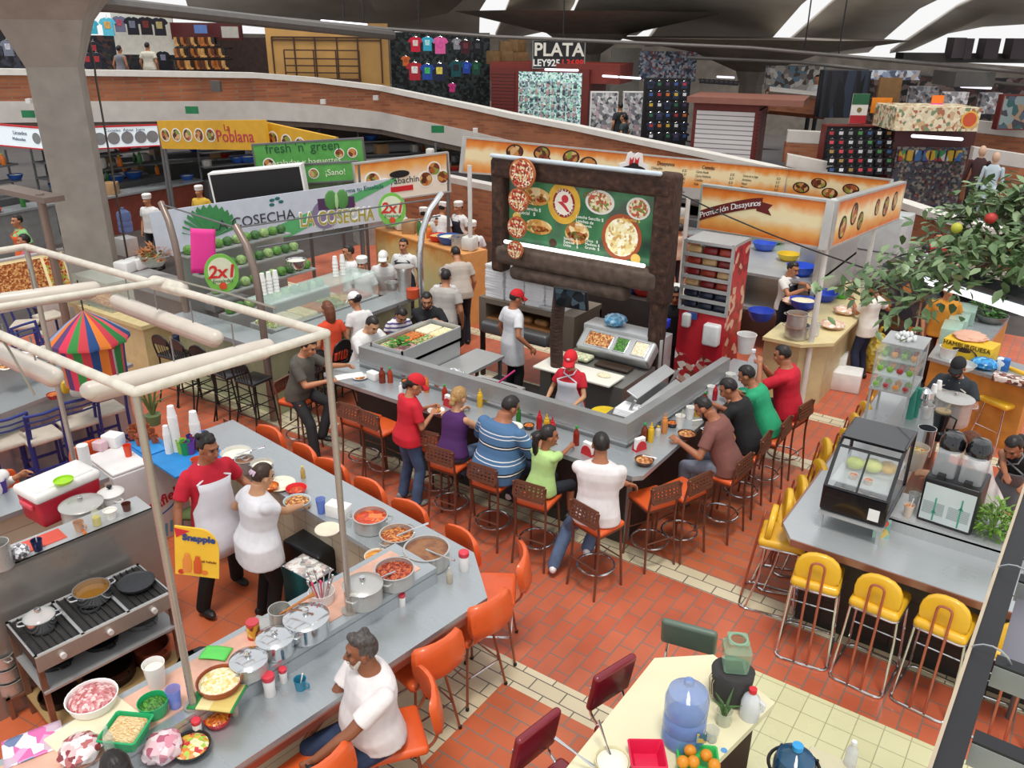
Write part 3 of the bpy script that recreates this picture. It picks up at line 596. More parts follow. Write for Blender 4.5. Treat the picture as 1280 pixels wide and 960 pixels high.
def board(name, label, cat, tl, tr, bl, m, th=.05, group=None, part='panel', edge=None):
 M_, w, h = frame(V(tl), V(tr), V(bl)); t = thing(name, label, cat, tl, 0, group); t.rotation_euler = M_.to_euler(); b = B(); b.box(0, -h, -th, w, 0, 0); ob(part, b, m, t, 0)
 if edge: b = B(); e = .03; [b.box(*q) for q in ((-e, -.0, -th - .01, w + e, e, .01), (-e, -h - e, -th - .01, w + e, -h, .01), (-e, -h, -th - .01, 0, 0, .01), (w, -h, -th - .01, w + e, 0, .01))]; ob('sign_frame', b, edge, t)
 return t, w, h
def pic(t, x, y, r, m, rim=None, sx=1., sy=1., name='food_picture'):
 b = B(); b.T = TR(x, y, 0) @ MX.Diagonal((sx, sy, 1, 1))
 if rim: b.cyl((0, 0, .001), (0, 0, .005), r, n=22)
 b.m = 1 if rim else 0; b.cyl((0, 0, .002), (0, 0, .008), r * (.82 if rim else 1), n=20); return ob(name, b, [rim, m] if rim else [m], t, 0)
def tx(t, s, x, y, size, m, al='CENTER', rot=0, shear=0., ext=.003, off=0., z=.006, sx=1., name='lettering'): return text(s, size, m, t, TR(x, y, z) @ RZ(rot), name, ext, al, shear, off, sx)
# ---------------------------------------------------------------- floor
T1 = bricks('quarry_tile_long_y', '#c06043', '#c96c4c', '#857065', .30, .151, .007, .42, rot=(0, 0, radians(90)), loc=(.05, .02, 0))
T2 = bricks('quarry_tile_long_x', '#c4643f', '#cc714b', '#8a776c', .30, .151, .007, .42, loc=(.1, .03, 0))
TC = bricks('cream_tile', '#d8ccae', '#cdbf9e', '#6a6258', .30, .14, .006, .38, loc=(.1, -.05, 0), stain=.12)
TG = bricks('pale_green_tile', '#d8d6ac', '#d2cfa4', '#a8a684', .20, .20, .004, .3, offset=0, stain=.06)
TK = bricks('kitchen_tile', '#cc6840', '#d07048', '#96695a', .33, .33, .005, .35, offset=0, rot=(0, 0, radians(-7)))
TD = mat('#4a4340', .6, var=.2, sc=2)
xs = [-45, -15, -7.9, -7.4, -3.72, -3.16, -1.55, -1.2, 12]; ys = [-4, 4.46, 4.74, 5.85, 6.62, 6.90, 7.2, 9.7, 9.98, 11.2, 11.48, 17, 45]
def fm(x, y):
 if y > 17 or x < -15: return 5
 if y < 4.46 and -7.4 < x < -3.72: return 4
 if y < 4.46 and -3.72 < x < -3.16: return 2
 if y < 5.85 and x > -1.55: return 3
 if (4.46 < y < 4.74 and x > -3.72) or (6.62 < y < 6.90) or (9.7 < y < 9.98) or (11.2 < y < 11.48): return 2
 if 6.9 < y < 7.2 and x < -7.9: return 2
 if y < 4.46 or (6.9 < y < 9.7 and x > -3.16): return 1
 return 0
b = B()
for i in range(len(xs) - 1):
 for j in range(len(ys) - 1):
  b.m = fm((xs[i] + xs[i + 1]) / 2, (ys[j] + ys[j + 1]) / 2); b.quad((xs[i], ys[j], 0), (xs[i + 1], ys[j], 0), (xs[i + 1], ys[j + 1], 0), (xs[i], ys[j + 1], 0))
struct('floor', b, [T1, T2, TC, TG, TK, TD], 0)
# ---------------------------------------------------------------- front stall (stews), turned 7 degrees to the tiles
FS = TR(-3.13, 4.62) @ RZ(-radians(7)); RS = -radians(7)
def L(x, y, z=0.): return FS @ V((x, y, z))
CREAMW = bricks('stall_wall_tile', '#cfc6ae', '#c8bea4', '#9a907c', .2, .2, .004, .4, offset=0, rot=(radians(90), 0, 0))
t = thing('lunch_counter', 'steel U-shaped lunch counter of the stew stall with orange chairs along it', 'counter', FS.translation, RS)
b = B(); b.prism([(0, -4.2), (0, -.36), (-.50, 0), (-4.3, 0), (-4.3, -.56), (-.42, -.56), (-.42, -4.2)], .955, 1.0); b.box(-4.5, -3.4, .955, -4.02, -1.52, 1.0); ob('worktop', b, TOPSTEEL, t, 20)
b = B(); b.prism([(-.42, -4.2), (-.42, -.50), (-.92, -.50), (-.92, -4.2)], 1.10, 1.15); b.prism([(-.42, -4.2), (-.42, -.50), (-.44, -.50), (-.44, -4.2)], .955, 1.11); ob('raised_shelf', b, TOPSTEEL, t, 20)
b = B(); b.prism([(-.38, -4.2), (-.38, -.50), (-.66, -.34), (-4.2, -.34), (-4.2, -.52), (-.88, -.52), (-.88, -4.2)], 0, .955); b.box(-4.3, -3.4, 0, -4.06, -1.56, .955); ob('base_wall', b, CREAMW, t, 20)
b = B(); b.box(-.02, -4.2, .90, .012, -.36, .956); b.box(-4.5, -.01, .90, -.5, .012, .956); ob('edge_trim', b, mat('#9a5a48', .35, .5), t, 20)
b = B(); b.prism([(-.5, -4.2), (-.5, -.6), (-.86, -.6), (-.86, -4.2)], 1.15, 1.156); ob('red_shelf_mat', b, mat('#d8a892', .4, var=.2, sc=5), t, 0)
# pole frame
WP = mat('#cfc8ba', .5, var=.12, sc=14); PST = steel('post_steel', '#b0a89e', .3, (3, 3, 20))
t = thing('pipe_canopy', 'white pipe frame on steel posts over the stew stall', 'frame', FS.translation, RS)
PZ = 3.31
posts = [(-.48, -2.54, 1.15), (-.50, -1.30, 1.15), (-4.19, -1.74, 1.0), (-4.19, -2.95, 1.0)]
for x, y, z in posts:
 b = B(); b.cyl((x, y, z), (x, y, PZ), .023, n=16); b.cyl((x, y, z), (x, y, z + .012), .06, n=20); ob('post', b, PST, t)
for p, q in ((0, 1), (2, 1), (3, 0), (2, 3)):
 b = B(); a, c = posts[p], posts[q]; b.caps((a[0], a[1], PZ), (c[0], c[1], PZ), .029, n=14); ob('beam', b, WP, t)
b = B(); b.caps((-2.2, -1.5, PZ + .04), (-2.45, -2.75, PZ + .04), .024, n=10); b.caps((-2.35, -1.5, PZ), (-2.05, -1.45, PZ), .055, n=12); ob('cross_pipe', b, WP, t)
b = B(); b.tube([(-4.1, -2.94, PZ + .05), (-3.2, -2.85, PZ + .045), (-2.4, -2.76, PZ + .06), (-1.9, -2.7, PZ - .02), (-1.7, -2.66, PZ - .35)], .008, 6, bend=.1); b.tube([(-2.2, -1.45, PZ + .05), (-1.5, -1.36, PZ + .055), (-1.0, -1.33, PZ + .06)], .008, 6); ob('cable', b, mat('#8a8478', .6), t)
TUBE = mat('#cfc6ba', .3, var=.06)
def fixture(label, p, q, r=.055, group=None):
 p, q = V(p), V(q); t = thing('strip_light', label, 'light fixture', (p + q) / 2, 0, group); d = (q - p); c = (p + q) / 2; b = B(); b.caps(p - c, q - c, r, n=14); ob('diffuser', b, TUBE, t)
 u = d.normalized(); b = B(); b.T = MX.Translation((0, 0, -r * .55)); b.caps(p - c + u * .03, q - c - u * .03, r * .95, n=14); ob('lower_shell', b, mat('#b8a298', .35), t)
 for f in (-.35, -.05, .3): b = B(); o = (q - p) * f; n_ = u.cross(V((0, 0, 1))).normalized(); b.bc(o - n_ * (r + .004), (.03, .03, .05)); b.cyl(o + V((0, 0, r * .6)), o + V((0, 0, r + .16)), .006, n=6); ob('clip', b, mat('#8a8a8c', .3, .7), t)
fixture('long strip light hung beside the pipe joining the two near posts', at(112, 488, 3.1), at(334, 433, 3.1))
fixture('strip light hanging over the gap behind the stew stall posts', at(146, 376, 3.05), at(270, 422, 3.05))
fixture('strip light hung under the thin cross pipe above the blue chairs', at(-20, 378, 3.15), at(117, 360, 3.15))
fixture('strip light above the sandwich tray at the photo edge', at(-30, 425, 3.1), at(68, 470, 3.1))
# orange chairs, right arm (tilted out of the counter) and far arm
nm = ['nearest the corner of the counter', 'second from the counter corner, pushed in', 'third from the corner, beside the seated man', 'carrying the seated man in the white T-shirt', 'under the hand of the seated man']
for (x, y, r), n in zip(((-.36, .10, 130), (-.19, -.36, 86), (-.14, -.95, 84), (.24, -1.52, 150), (.12, -2.18, 92)), nm):
 ORA.put(L(x, y), RS + radians(r), 'orange vinyl chair with splayed legs, ' + n)
for i, x in enumerate((-.80, -1.44, -2.04, -2.62, -3.12, -3.74)):
 ORA.put(L(x, -.10), RS + pi + radians((-8, 4, 0, 6, -4, 3)[i]), 'orange vinyl chair at the far side of the stew counter, %s from the corner' % ('first', 'second', 'third', 'fourth', 'fifth', 'sixth')[i])
for i, y in enumerate((-1.35, -2.3)):
 ORA.put(L(-4.62, y), RS - pi / 2, 'orange vinyl chair behind the red cooler, %s' % ('nearer the white freezer' , 'under the white-sleeved arm')[i])
# pots: photo point of the base centre, level, radius, height
g = 'cooking pots of the stew stall'
pot('aluminium pot of tomato broth beside the napkin box', at(464, 660, 1.0), .150, .135, FOOD['redsoup'], rz=.5)
pot('aluminium pot of chickpea stew between the broth and the brown mole', at(497, 682, 1.0), .145, .13, FOOD['stew'], rz=1.6, spoon=5.6)
pot('largest aluminium pot, full of smooth brown mole', at(534, 705, 1.0), .185, .16, FOOD['mole'], rz=1.9, level=.85, spoon=4.2)
pot('aluminium pot of red chili stew next to the steel post', at(494, 728, 1.15), .150, .13, FOOD['chili'], rz=1.9, spoon=2.9)
pot('aluminium pot with a dark rim and flat metal lid', at(455, 752, 1.15), .142, .15, None, 'metal', rz=1.8)
pot('large shiny steel casserole with chrome lid by the near post', at(385, 792, 1.15), .150, .14, None, 'chrome', rz=1.9, m=CHROME)
pot('shiny steel casserole with chrome lid, smaller, in the middle of the row', at(346, 814, 1.15), .122, .115, None, 'chrome', rz=1.7, m=CHROME)
pot('lidded steel pot beside the clay dish of rice', at(313, 840, 1.15), .118, .10, None, 'chrome', rz=1.6, m=ALU)
pot('plain steel saucepan with a wooden spoon behind the casserole', at(352, 782, 1.15), .078, .15, None, None, handles=False, m=ALU)
b = B(); b.tube([(0, 0, .1), (.16, .12, .24), (.2, .15, .27)], [.009, .01, .02], 8); tag(ob('wooden_spoon', b, mat('#b8743c', .6), None, 35, None, at(352, 782, 1.16)), 'wooden spoon standing in the plain saucepan', 'spoon')
pot('tall steel stock pot beside the cook at the far counter', at(330, 600, 1.0), .105, .19, FOOD['cream'], m=ALU, level=.85)
pot('dented steel pot next to the tall stock pot', at(308, 590, 1.0), .095, .15, FOOD['mole'], m=ALU)
pot('wide steel mixing pan with a ladle behind the cook', at(297, 580, 1.0), .15, .14, FOOD['cream'], m=CHROME, spoon=.7)
bowl('clay dish of yellow rice on a folded green cloth', at(276, 862, 1.15), .145, .085, mat('#9a4a2c', .45, var=.2), FOOD['rice'], dome=.03, foot=.7)
sheet('folded_cloth', 'folded green and yellow cloth under the clay rice dish', 'cloth', at(272, 872, 1.157), .30, .24, stripes('cloth_gy', [(0, '#d8c070'), (.45, '#2f8a4a'), (.7, '#e6d8a0')], 0, .3), .5, .012, .006)
bowl('white tub heaped with raw pink meat', at(118, 885, 1.15), .155, .10, '#f2f0ee', FOOD['meat'], dome=.05, foot=.7)
bowl('square green tub of shredded chicken', at(160, 925, 1.15), .115, .10, '#23a566', FOOD['shred'], square=True, rz=.5, dome=.03, foot=.75)
bowl('round green tub of green chilies', at(194, 893, 1.15), .092, .11, '#23a566', FOOD['chile'], dome=.02, foot=.7, level=.7)
bowl('red plastic bowl of salsa with a spoon on the near counter', at(273, 905, 1.0), .085, .06, '#d0202e', FOOD['salsa'])
bowl('orange pottery bowl of golden curry among the pots', at(455, 695, 1.0) + V((.13, .02, 0)), .105, .05, '#e9e2d4', FOOD['curry'])
bowl('red plastic bowl beside the white plate on the far counter', at(371, 617, 1.0), .10, .065, '#e03038', FOOD['redsoup'], level=.5)
bowl('pale blue bowl of food held by the woman in white', at(372, 634, 1.0), .125, .075, '#bcd4dc', FOOD['tort'], dome=.03)
bowl('small orange salsa bowl by the woman in white', at(338, 613, 1.0), .085, .055, '#c8641c', FOOD['salsa'])
plate('cream plate with a spoon beside the napkin box', at(410, 664, 1.0), .115, '#e6dcc4')
plate('white plate of tortillas under a napkin on the far counter', at(350, 607, 1.0), .15, '#e9e2cc', FOOD['cream'])
box_thing('napkin_box', 'white cardboard napkin box by the steel post', 'box', at(424, 645, 1.0), (.22, .12, .13), WHITE, .2)
cup('translucent blue tumbler on the far counter', at(402, 641, 1.0), r=.045, h=.15, m=glass('#6f8fe0', .15, .55))
cup('translucent blue tumbler beside the post foot', at(220, 884, 1.15), r=.046, h=.15, m=glass('#7f98ea', .15, .55))
shaker('tall sugar shaker with a red cap near the counter corner', at(580, 712, 1.0), s=1.15); shaker('small salt shaker with a red cap below the chili pot', at(503, 757, 1.0), s=.72)
shaker('pink-capped sugar shaker by the blue mug, the taller', at(338, 868, 1.0), s=1.1); shaker('red-capped salt shaker by the blue mug, the smaller', at(355, 852, 1.0), s=.75); shaker('red-capped salt shaker beside the red salsa bowl', at(248, 918, 1.0), s=.8)
bottle('small glass pepper bottle leaning by the brown mole', at(562, 728, 1.0), '#d8d0c0', None, r=.026, h=.15, liquid='#9a8a70'); bottle('tall clear oil bottle beside the red salsa bowl', at(294, 893, 1.0), '#cfc8b8', None, r=.026, h=.20, liquid='#a8845c')
bottle('clear glass bottle in front of the green tub of chicken', at(140, 945, 1.15), '#dfe4e0', None, r=.03, h=.24, al=.3)
cup('white and blue enamel mug with a straw before the seated man', at(376, 861, 1.0), '#2f7f9c', .042, .085, 'mug', handle=True, straw='#f6f2ea', rz=.3)
bottle('small sauce bottle with a yellow cap on the far counter', at(355, 600, 1.0) + V((.12, .14, 0)), '#c8a050', '#e8d040', r=.024, h=.13, al=.8)
cup('white plastic pitcher by the steel post foot', at(197, 858, 1.15), r=.068, h=.19, name='pitcher', m=glass('#f4f2f0', .2, .75), fill=FOOD['cream'], handle=True, rz=2.2)
sheet('food_cover', 'bright green plastic lid lying by the clay dish', 'lid', at(270, 817, 1.16), .19, .13, mat('#5fd05a', .4), .5, .006, .008)
t = thing('label_can', 'tall can with a food label behind the lidded pots', 'can', at(318, 797, 1.15)); b = B(); b.cyl((0, 0, 0), (0, 0, .135), .045, n=22); ob('can_body', b, mottled('can_label', ['#d89a2a', '#c8402a', '#e8c060', '#7a3a1a'], 30, .4), t); b = B(); b.cyl((0, 0, .13), (0, 0, .14), .046, n=22); ob('rim', b, mat('#c8404a', .4), t)
box_thing('steel_tray', 'shallow steel tray of cutlery beside the can', 'tray', at(332, 785, 1.15), (.24, .16, .03), ALU, .3)
t = thing('cutlery_tub', 'clear plastic tub of spoons and forks at the post', 'tub', at(403, 752, 1.15)); b = B(); b.lathe([(0, 0), (.085, 0), (.10, .10), (.094, .10), (.08, .01), (0, .01)], 18); ob('tub', b, glass('#f0eeec', .15, .6), t)
for i in range(9): a = i * .7; b = B(); b.caps((.03 * cos(a), .03 * sin(a), .02), (.09 * cos(a), .09 * sin(a), .19 + .02 * (i % 3)), .006, n=6); b.sph((.092 * cos(a), .092 * sin(a), .2 + .02 * (i % 3)), (.015, .008, .022), 8, 5); ob('fork' if i % 2 else 'spoon', b, CHROME if i < 7 else mat('#e0406a', .4), t)
t = thing('chopping_board', 'cream chopping board by the tub of meat', 'chopping board', at(118, 912, 1.15), RS + .12); b = B(); b.rb((0, 0, .013), (.30, .46, .026), .008); ob('board', b, mat('#eadfc0', .5, var=.1), t)
sheet('magazine', 'open pink and blue magazine at the photo corner', 'magazine', at(42, 930, 1.156), .32, .24, mottled('magazine_print', ['#e8a0c8', '#f4f0f2', '#d86aa8', '#6a7aa0', '#f8e8f0', '#c8b0c0'], 14, .3), 1.2, .003, .004)
bagged('clear bag of red meat by the magazine', at(103, 946, 1.15), .12, mottled('bagged_meat', ['#b86a6a', '#d8b8b8', '#e8dcdc', '#8a3a40', '#f0e8e8'], 30, .12, bump=.5), sz=.5, seed=2); bagged('pink plastic bag behind the dark-haired head', at(206, 946, 1.0), .12, mottled('pink_bag', ['#d890a0', '#e8c0c8', '#b86078', '#f0dce0'], 24, .2, bump=.4), sz=.7, seed=3)
bowl('black bag-lined bowl of olives on the near counter', at(240, 940, 1.0), .12, .06, '#1c1c20', FOOD['fruit'], dome=.02)
person('dark-haired seated person beside the pink bag, cut off by the photo bottom', L(-.02, -3.13), RS + pi / 2, h=1.6, sit=.60, hair=('long', 'k'), female=True, lean=18, shirt=('#d8d8dc', .6), skin='a', eyes=False)
# stove block
t = thing('gas_stove', 'steel gas stove with three burners and pans stored below', 'stove', L(-2.3, -2.45), RS)
w, d = 1.04, .58; b = B(); b.box(-d / 2, -w / 2, .79, d / 2, w / 2, .885); ob('burner_top', b, mat('#2a2826', .5, var=.3), t, 0); b = B(); [b.box(-d / 2, y - .012, .885, d / 2, y + .012, .893) for y in (-w / 2 + .012, -w / 6, w / 6, w / 2 - .012)]; b.box(d / 2 - .03, -w / 2, .885, d / 2, w / 2, .893); b.box(-d / 2, -w / 2, .885, -d / 2 + .03, w / 2, .893); ob('top_rim', b, STEEL, t, 0)
RUST = mat('#8a6a58', .4, .5, var=.25)
for x in (-d / 2 + .02, d / 2 - .02):
 for y in (-w / 2 + .02, w / 2 - .02): b = B(); b.box(x - .02, y - .02, 0, x + .02, y + .02, .80); ob('leg', b, RUST, t, 0)
b = B(); b.box(-d / 2, -w / 2, .56, d / 2 + .02, w / 2, .58); ob('middle_shelf', b, STEEL, t, 0); b = B(); b.box(-d / 2, -w / 2, .18, d / 2, w / 2, .20); ob('bottom_shelf', b, mat('#a88a5a', .6, var=.2), t, 0)
b = B(); b.box(d / 2, -w / 2, .77, d / 2 + .02, w / 2, .90); ob('front_panel', b, steel('panel_steel', '#b8aca2', .3, (2, 20, 2)), t, 0)
for i in range(3):
 y = -w / 2 + w * (i + .5) / 3; b = B(); b.cyl((d / 2 + .02, y, .83), (d / 2 + .05, y, .83), .022, n=14); ob('knob', b, mat('#d8d6d4', .4), t)
 b = B(); [b.box(-d / 2 + .03, y - .15 + .05 * k, .885, d / 2 - .03, y - .142 + .05 * k, .90) for k in range(7)]; b.box(-d / 2 + .03, y - .16, .885, d / 2 - .03, y - .145, .905); b.torus((0, y, .895), .07, .012, 20, 6); ob('burner_grate', b, BLACK, t, 0)
pot('steel pan with glass lid on the nearest burner', at(52, 782, .90), .105, .085, FOOD['redsoup'], 'glass', rz=1.2, m=CHROME); pot('steel pan of amber oil on the middle burner', at(117, 748, .90), .135, .10, mat('#8a5c14', .1), rz=1.5, m=CHROME, level=.5)
t = thing('griddle_pan', 'black stone griddle on the farthest burner', 'griddle', L(-2.3, -2.08, .905)); b = B(); b.lathe([(0, .0), (.13, .0), (.145, .03), (.13, .018), (0, .014)], 24); ob('griddle', b, mat('#34363a', .6, var=.2, sc=40, bump=.3), t)
DKPAN = mat('#2a1c18', .4, .5, var=.2)
for n, (x, y, z, r, h, mm) in {'wide dark clay pan on the bottom shelf of the stove, in the middle': (.02, .02, .2, .20, .14, DKPAN), 'dark frying pan on the bottom shelf, nearest': (-.02, -.36, .2, .14, .07, DKPAN), 'copper-sided pan under the stove, farthest': (.06, .36, .2, .15, .14, mat('#8a5040', .3, .7)), 'black skillet on the upper stove shelf': (.05, .0, .58, .13, .04, BLACK), 'pale pan on the upper stove shelf': (.05, .33, .58, .13, .05, DKSTEEL), 'black skillet on the upper shelf by the stove leg': (0, -.33, .58, .14, .04, BLACK)}.items(): pot(n, (FS @ TR(-2.3, -2.45)) @ V((x, y, z)), r, h, None, None, m=mm, name='pan')
for i in range(3): pot('steel pot stacked beside the stove, %s' % ('lowest', 'middle', 'top')[i], L(-2.72, -3.02, .2 + .12 * i), .11 - .012 * i, .12, None, None, m=ALU, handles=i == 2)
b = B(); b.box(-2.85, -3.1, .18, -2.6, -2.9, .2); b.box(-2.86, -3.1, 0, -2.83, -3.07, .2); b.box(-2.63, -3.1, 0, -2.60, -3.07, .2); o = tag(ob('pot_stand', b, RUST), 'low steel stand holding the stacked pots by the stove', 'stand'); o.matrix_world = FS
t = thing('steel_splashback', 'tall steel splashback behind the stove with a narrow shelf on top', 'splashback', L(-2.68, -2.55), RS); b = B(); b.box(.0, -.85, .0, .02, .85, 1.30); ob('panel', b, steel('splash_steel', '#a09a94', .3, (2, 2, 14)), t, 0); b = B(); b.box(-.28, -.85, 1.27, .02, .85, 1.30); ob('top_shelf', b, STEEL, t, 0); b = B(); b.box(-.28, -.85, 0, -.26, .85, 1.27); ob('rear_panel', b, STEEL, t, 0); b = B(); b.box(-.24, -.80, 1.30, -.06, .18, 1.306); ob('red_mat', b, mat('#d8503c', .5), t, 0)
cup('beige pottery mug on the splashback shelf', at(100, 663, 1.3), '#c8a084', .042, .085, 'mug', handle=True, rz=.4); cup('navy enamel mug with a spoon on the red shelf mat', at(48, 687, 1.306), '#1f2a52', .042, .09, 'mug', handle=True, straw='#c8ccd0', rz=-.6)
bottle('clear bottle of yellow oil on the splashback shelf', at(122, 656, 1.3), '#e8ecd8', None, r=.034, h=.19, liquid='#d8c840', al=.3); cup('white sugar tub on the splashback shelf', at(139, 647, 1.3), '#eceae4', .055, .075, 'tub', fill=FOOD['cream']); cup('dark clay cup at the end of the splashback shelf', at(159, 638, 1.3), '#5a2c20', .038, .07)
bagged('crumpled foil bag on the splashback shelf', at(25, 698, 1.306), .075, mottled('foil', ['#d8d8da', '#8a8a90', '#f4f4f6', '#585860'], 40, .2, bump=.5), name='foil_bag', sz=.8, seed=4)
t = thing('milk_tin', 'large ribbed steel tin at the photo edge', 'tin', at(3, 708, 1.306)); b = B(); b.lathe([(0, 0), (.085, 0)] + [(.085 - .003 * (i % 2), .015 * i + .01) for i in range(13)] + [(.086, .21), (.08, .21), (.078, .02), (0, .02)], 24); ob('tin_body', b, ALU, t)
b = B(); b.tube([(0, 0, .004), (.12, .02, .004)], [.012, .012], 6); b.m = 1; b.prism([(.12, .0), (.30, .025), (.12, .05)], .002, .006); tag(ob('kitchen_knife', b, [mat('#e07a3a', .4), CHROME], None, 35, None, at(107, 668, 1.3), 2.7), 'kitchen knife with an orange handle on the splashback shelf', 'knife')
pot('steel pot with a white enamel lid behind the mugs', at(107, 655, 1.05), .17, .2, None, 'metal', m=ALU)
pot('white enamel pot with a black knob behind the sugar tub', at(143, 640, 1.0), .11, .2, None, 'knob', m=mat('#dcdad6', .35))
t = thing('side_table', 'low steel table behind the splashback carrying pots', 'table', L(-3.25, -2.15), RS); b = B(); b.box(-.22, -.42, .96, .22, .42, 1.0); ob('tabletop', b, STEEL, t, 0)
for x in (-.2, .2):
 for y in (-.4, .4): b = B(); b.box(x - .02, y - .02, 0, x + .02, y + .02, .96); ob('leg', b, STEEL, t, 0)
# cooler
t = thing('picnic_cooler', 'red picnic cooler with a white lid on the stall counter', 'cooler', L(-3.72, -2.06, 1.0), RS + radians(8)); b = B(); b.rb((0, 0, .135), (.36, .58, .27), .03, 3, .94); ob('cooler_body', b, mat('#b81f34', .4), t); b = B(); b.rb((0, 0, .30), (.39, .61, .09), .032); b.rb((0, 0, .345), (.30, .52, .03), .014); ob('lid', b, mat('#eceae6', .4), t)
for s in (-1, 1): b = B(); b.rb((0, s * .30, .20), (.20, .03, .05), .012); ob('handle', b, mat('#d84a5a', .4), t)
bowl('lime green plastic lid dish on the cooler', at(80, 603, 1.37), .085, .03, '#a4d82c', None, foot=.8)
# drinks freezer with its printed word
t = thing('chest_freezer', 'white drinks freezer with a printed blue and red logo', 'freezer', L(-4.42, -1.09), RS); b = B(); b.rb((0, 0, .46), (.62, .74, .92), .015); ob('cabinet', b, mat('#d9d6d6', .4, var=.05), t); b = B(); b.rb((0, -.17, .935), (.60, .38, .035), .012); ob('lid', b, mat('#e6e4e2', .35), t); b = B(); b.rb((0, .19, .935), (.60, .34, .035), .012); ob('lid', b, mat('#2f7fc0', .4, var=.1), t)
FT = MX(((0, 0, 1, .312), (1, 0, 0, 0), (0, 1, 0, .44), (0, 0, 0, 1)))
text('Peñafiel', .16, mat('#c22a34', .5), t, FT @ TR(0, 0, 0) @ RZ(.32), shear=.2, off=.004); b = B(); b.T = FT @ RZ(.3) @ TR(.02, -.05, -.001); [b.add([(.24 * cos(a) * q, .09 * sin(a) * q, 0) for q in (1, .8) for a in [pi + pi * i / 12 for i in range(13)]], [(i, i + 1, 14 + i, 13 + i) for i in range(12)])]; ob('logo_swoosh', b, mat('#2f6fb0', .5), t, 0)
b = B(); b.T = FT; [b.quad((-.32 + .06 * i, -.40 + .03 * (i % 2), .001), (-.29 + .06 * i, -.40 + .03 * (i % 2), .001), (-.27 + .06 * i, -.32 + .012 * i, .001), (-.30 + .06 * i, -.32 + .012 * i, .001)) for i in range(10)]; ob('printed_dashes', b, mat('#5a9ab8', .5), t, 0)
cup('red plastic tumbler on the freezer lid', at(161, 570, .953), '#e84a26', .042, .13); t = thing('paper_towel', 'roll of white paper towel on the stall counter', 'paper roll', at(108, 583, 1.0)); b = B(); b.lathe([(.02, 0), (.055, 0), (.055, .24), (.02, .24)], 20); ob('roll', b, WHITE, t)
box_thing('napkin_stack', 'stack of white napkins on the freezer edge', 'napkins', at(143, 556, .953), (.19, .15, .13), WHITE, .3); box_thing('plastic_carton', 'pale pink plastic carton beside the napkin stack', 'carton', at(126, 562, .953), (.12, .1, .1), glass('#e8c8d0', .2, .8), .3)
b = B(); b.rb((0, 0, .01), (.34, .22, .02), .008); tag(ob('blue_tray', b, mat('#2f8fd8', .4), None, 35, None, L(-4.40, -.93, .955), RS), 'blue plastic tray of clay mugs on the freezer', 'tray')
CLAY = Proto(lambda: cup('x', (0, 0, 0), '#a8552c', .042, .085, 'clay_mug', handle=True, fill=mat('#4a2414', .5)))
for i, (px, py) in enumerate(((166, 548), (175, 556), (184, 550), (176, 542), (190, 545), (168, 540), (183, 540), (194, 553))): CLAY.put(at(px, py, .977), i * .9, 'brown clay mug among the mugs on the blue tray', 'clay mugs on the blue tray')
t = thing('potted_agave', 'spiky plant behind the clay mugs', 'plant', at(193, 530, .9)); b = B(); b.lathe([(0, 0), (.07, 0), (.09, .12), (0, .12)], 16); ob('pot', b, mat('#6a7a50', .5), t); b = B()
for i in range(13): a = i * 2.4; l = .30 + .12 * (i % 3); b.tube([(0, 0, .1), (.08 * cos(a), .08 * sin(a), .1 + l * .6), (l * .75 * cos(a), l * .75 * sin(a), .1 + l * .8)], [.012, .011, .002], 5)
ob('leaves', b, mat('#6a7440', .6), t)
# far-left corner of the counter: cup towers
b = B(); b.box(-.3, -.3, 0, .3, .3, .02); tag(ob('blue_cloth', b, mat('#2a86cc', .6, var=.1), None, 0, None, at(236, 573, 1.0), RS), 'blue cloth under the cup towers', 'cloth')
cupstack('tall tower of white foam cups, the tallest of three', at(222, 563, 1.02), 22, s=1.15); cupstack('slim tower of pale cups left of the tallest', at(212, 566, 1.02), 16, s=.9); cupstack('short wide tower of foam cups', at(247, 556, 1.02), 13, s=1.3)
for (px, py, c, n) in ((233, 568, '#2fa05a', 'green'), (239, 567, '#7a4aa0', 'purple'), (246, 560, '#b0304a', 'dark red'), (252, 562, '#5a78d8', 'blue'), (241, 560, '#303a90', 'navy'), (228, 566, '#a8d83a', 'lime'), (256, 556, '#7a98e8', 'pale blue')): cup('upturned %s plastic tumbler by the foam cup towers' % n, at(px, py, 1.02), r=.05, h=.15, m=glass(c, .2, .85))
cup('orange and white tub beside the red-shirted cook', at(247, 582, 1.0), '#d8582c', .06, .08, 'tub')
# waste bin, black crate with papers, snack poster
t = thing('waste_bin', 'grey bin lined with a black bag by the near post', 'bin', L(-1.55, -2.0)); b = B(); b.lathe([(0, 0), (.15, 0), (.18, .45), (.17, .45), (.14, .02), (0, .02)], 20); ob('bin_body', b, mat('#5a6a70', .5), t); b = B(); rr = random.Random(3); b.rings([[((r + rr.uniform(-.015, .02)) * cos(a), (r + rr.uniform(-.015, .02)) * sin(a), z + rr.uniform(-.02, .03)) for a in [2 * pi * i / 18 for i in range(18)]] for r, z in ((.19, .36), (.20, .44), (.18, .50), (.16, .47), (.13, .2))], False); ob('bin_liner', b, mat('#141416', .3, bump=.4, sc=20), t)
t = thing('storage_crate', 'black crate with a lid of newspapers under the far counter', 'crate', at(395, 705, .45), RS + .1); b = B(); b.rb((0, 0, .13), (.50, .34, .26), .03); ob('crate_body', b, mat('#1a1c1e', .4), t); b = B(); b.T = TR(0, .17, .30) @ RX(radians(62)); b.rb((0, .1, 0), (.50, .30, .05), .02); ob('lid', b, mat('#202224', .4), t)
sheet('newspaper', 'newspaper lying on the black crate', 'newspaper', at(385, 710, .72), .40, .24, mottled('newsprint', ['#e6e2dc', '#b8b4ae', '#d8c0b8', '#8a8a90', '#f2efe9'], 26, .6), RS + .1, .004, .004)
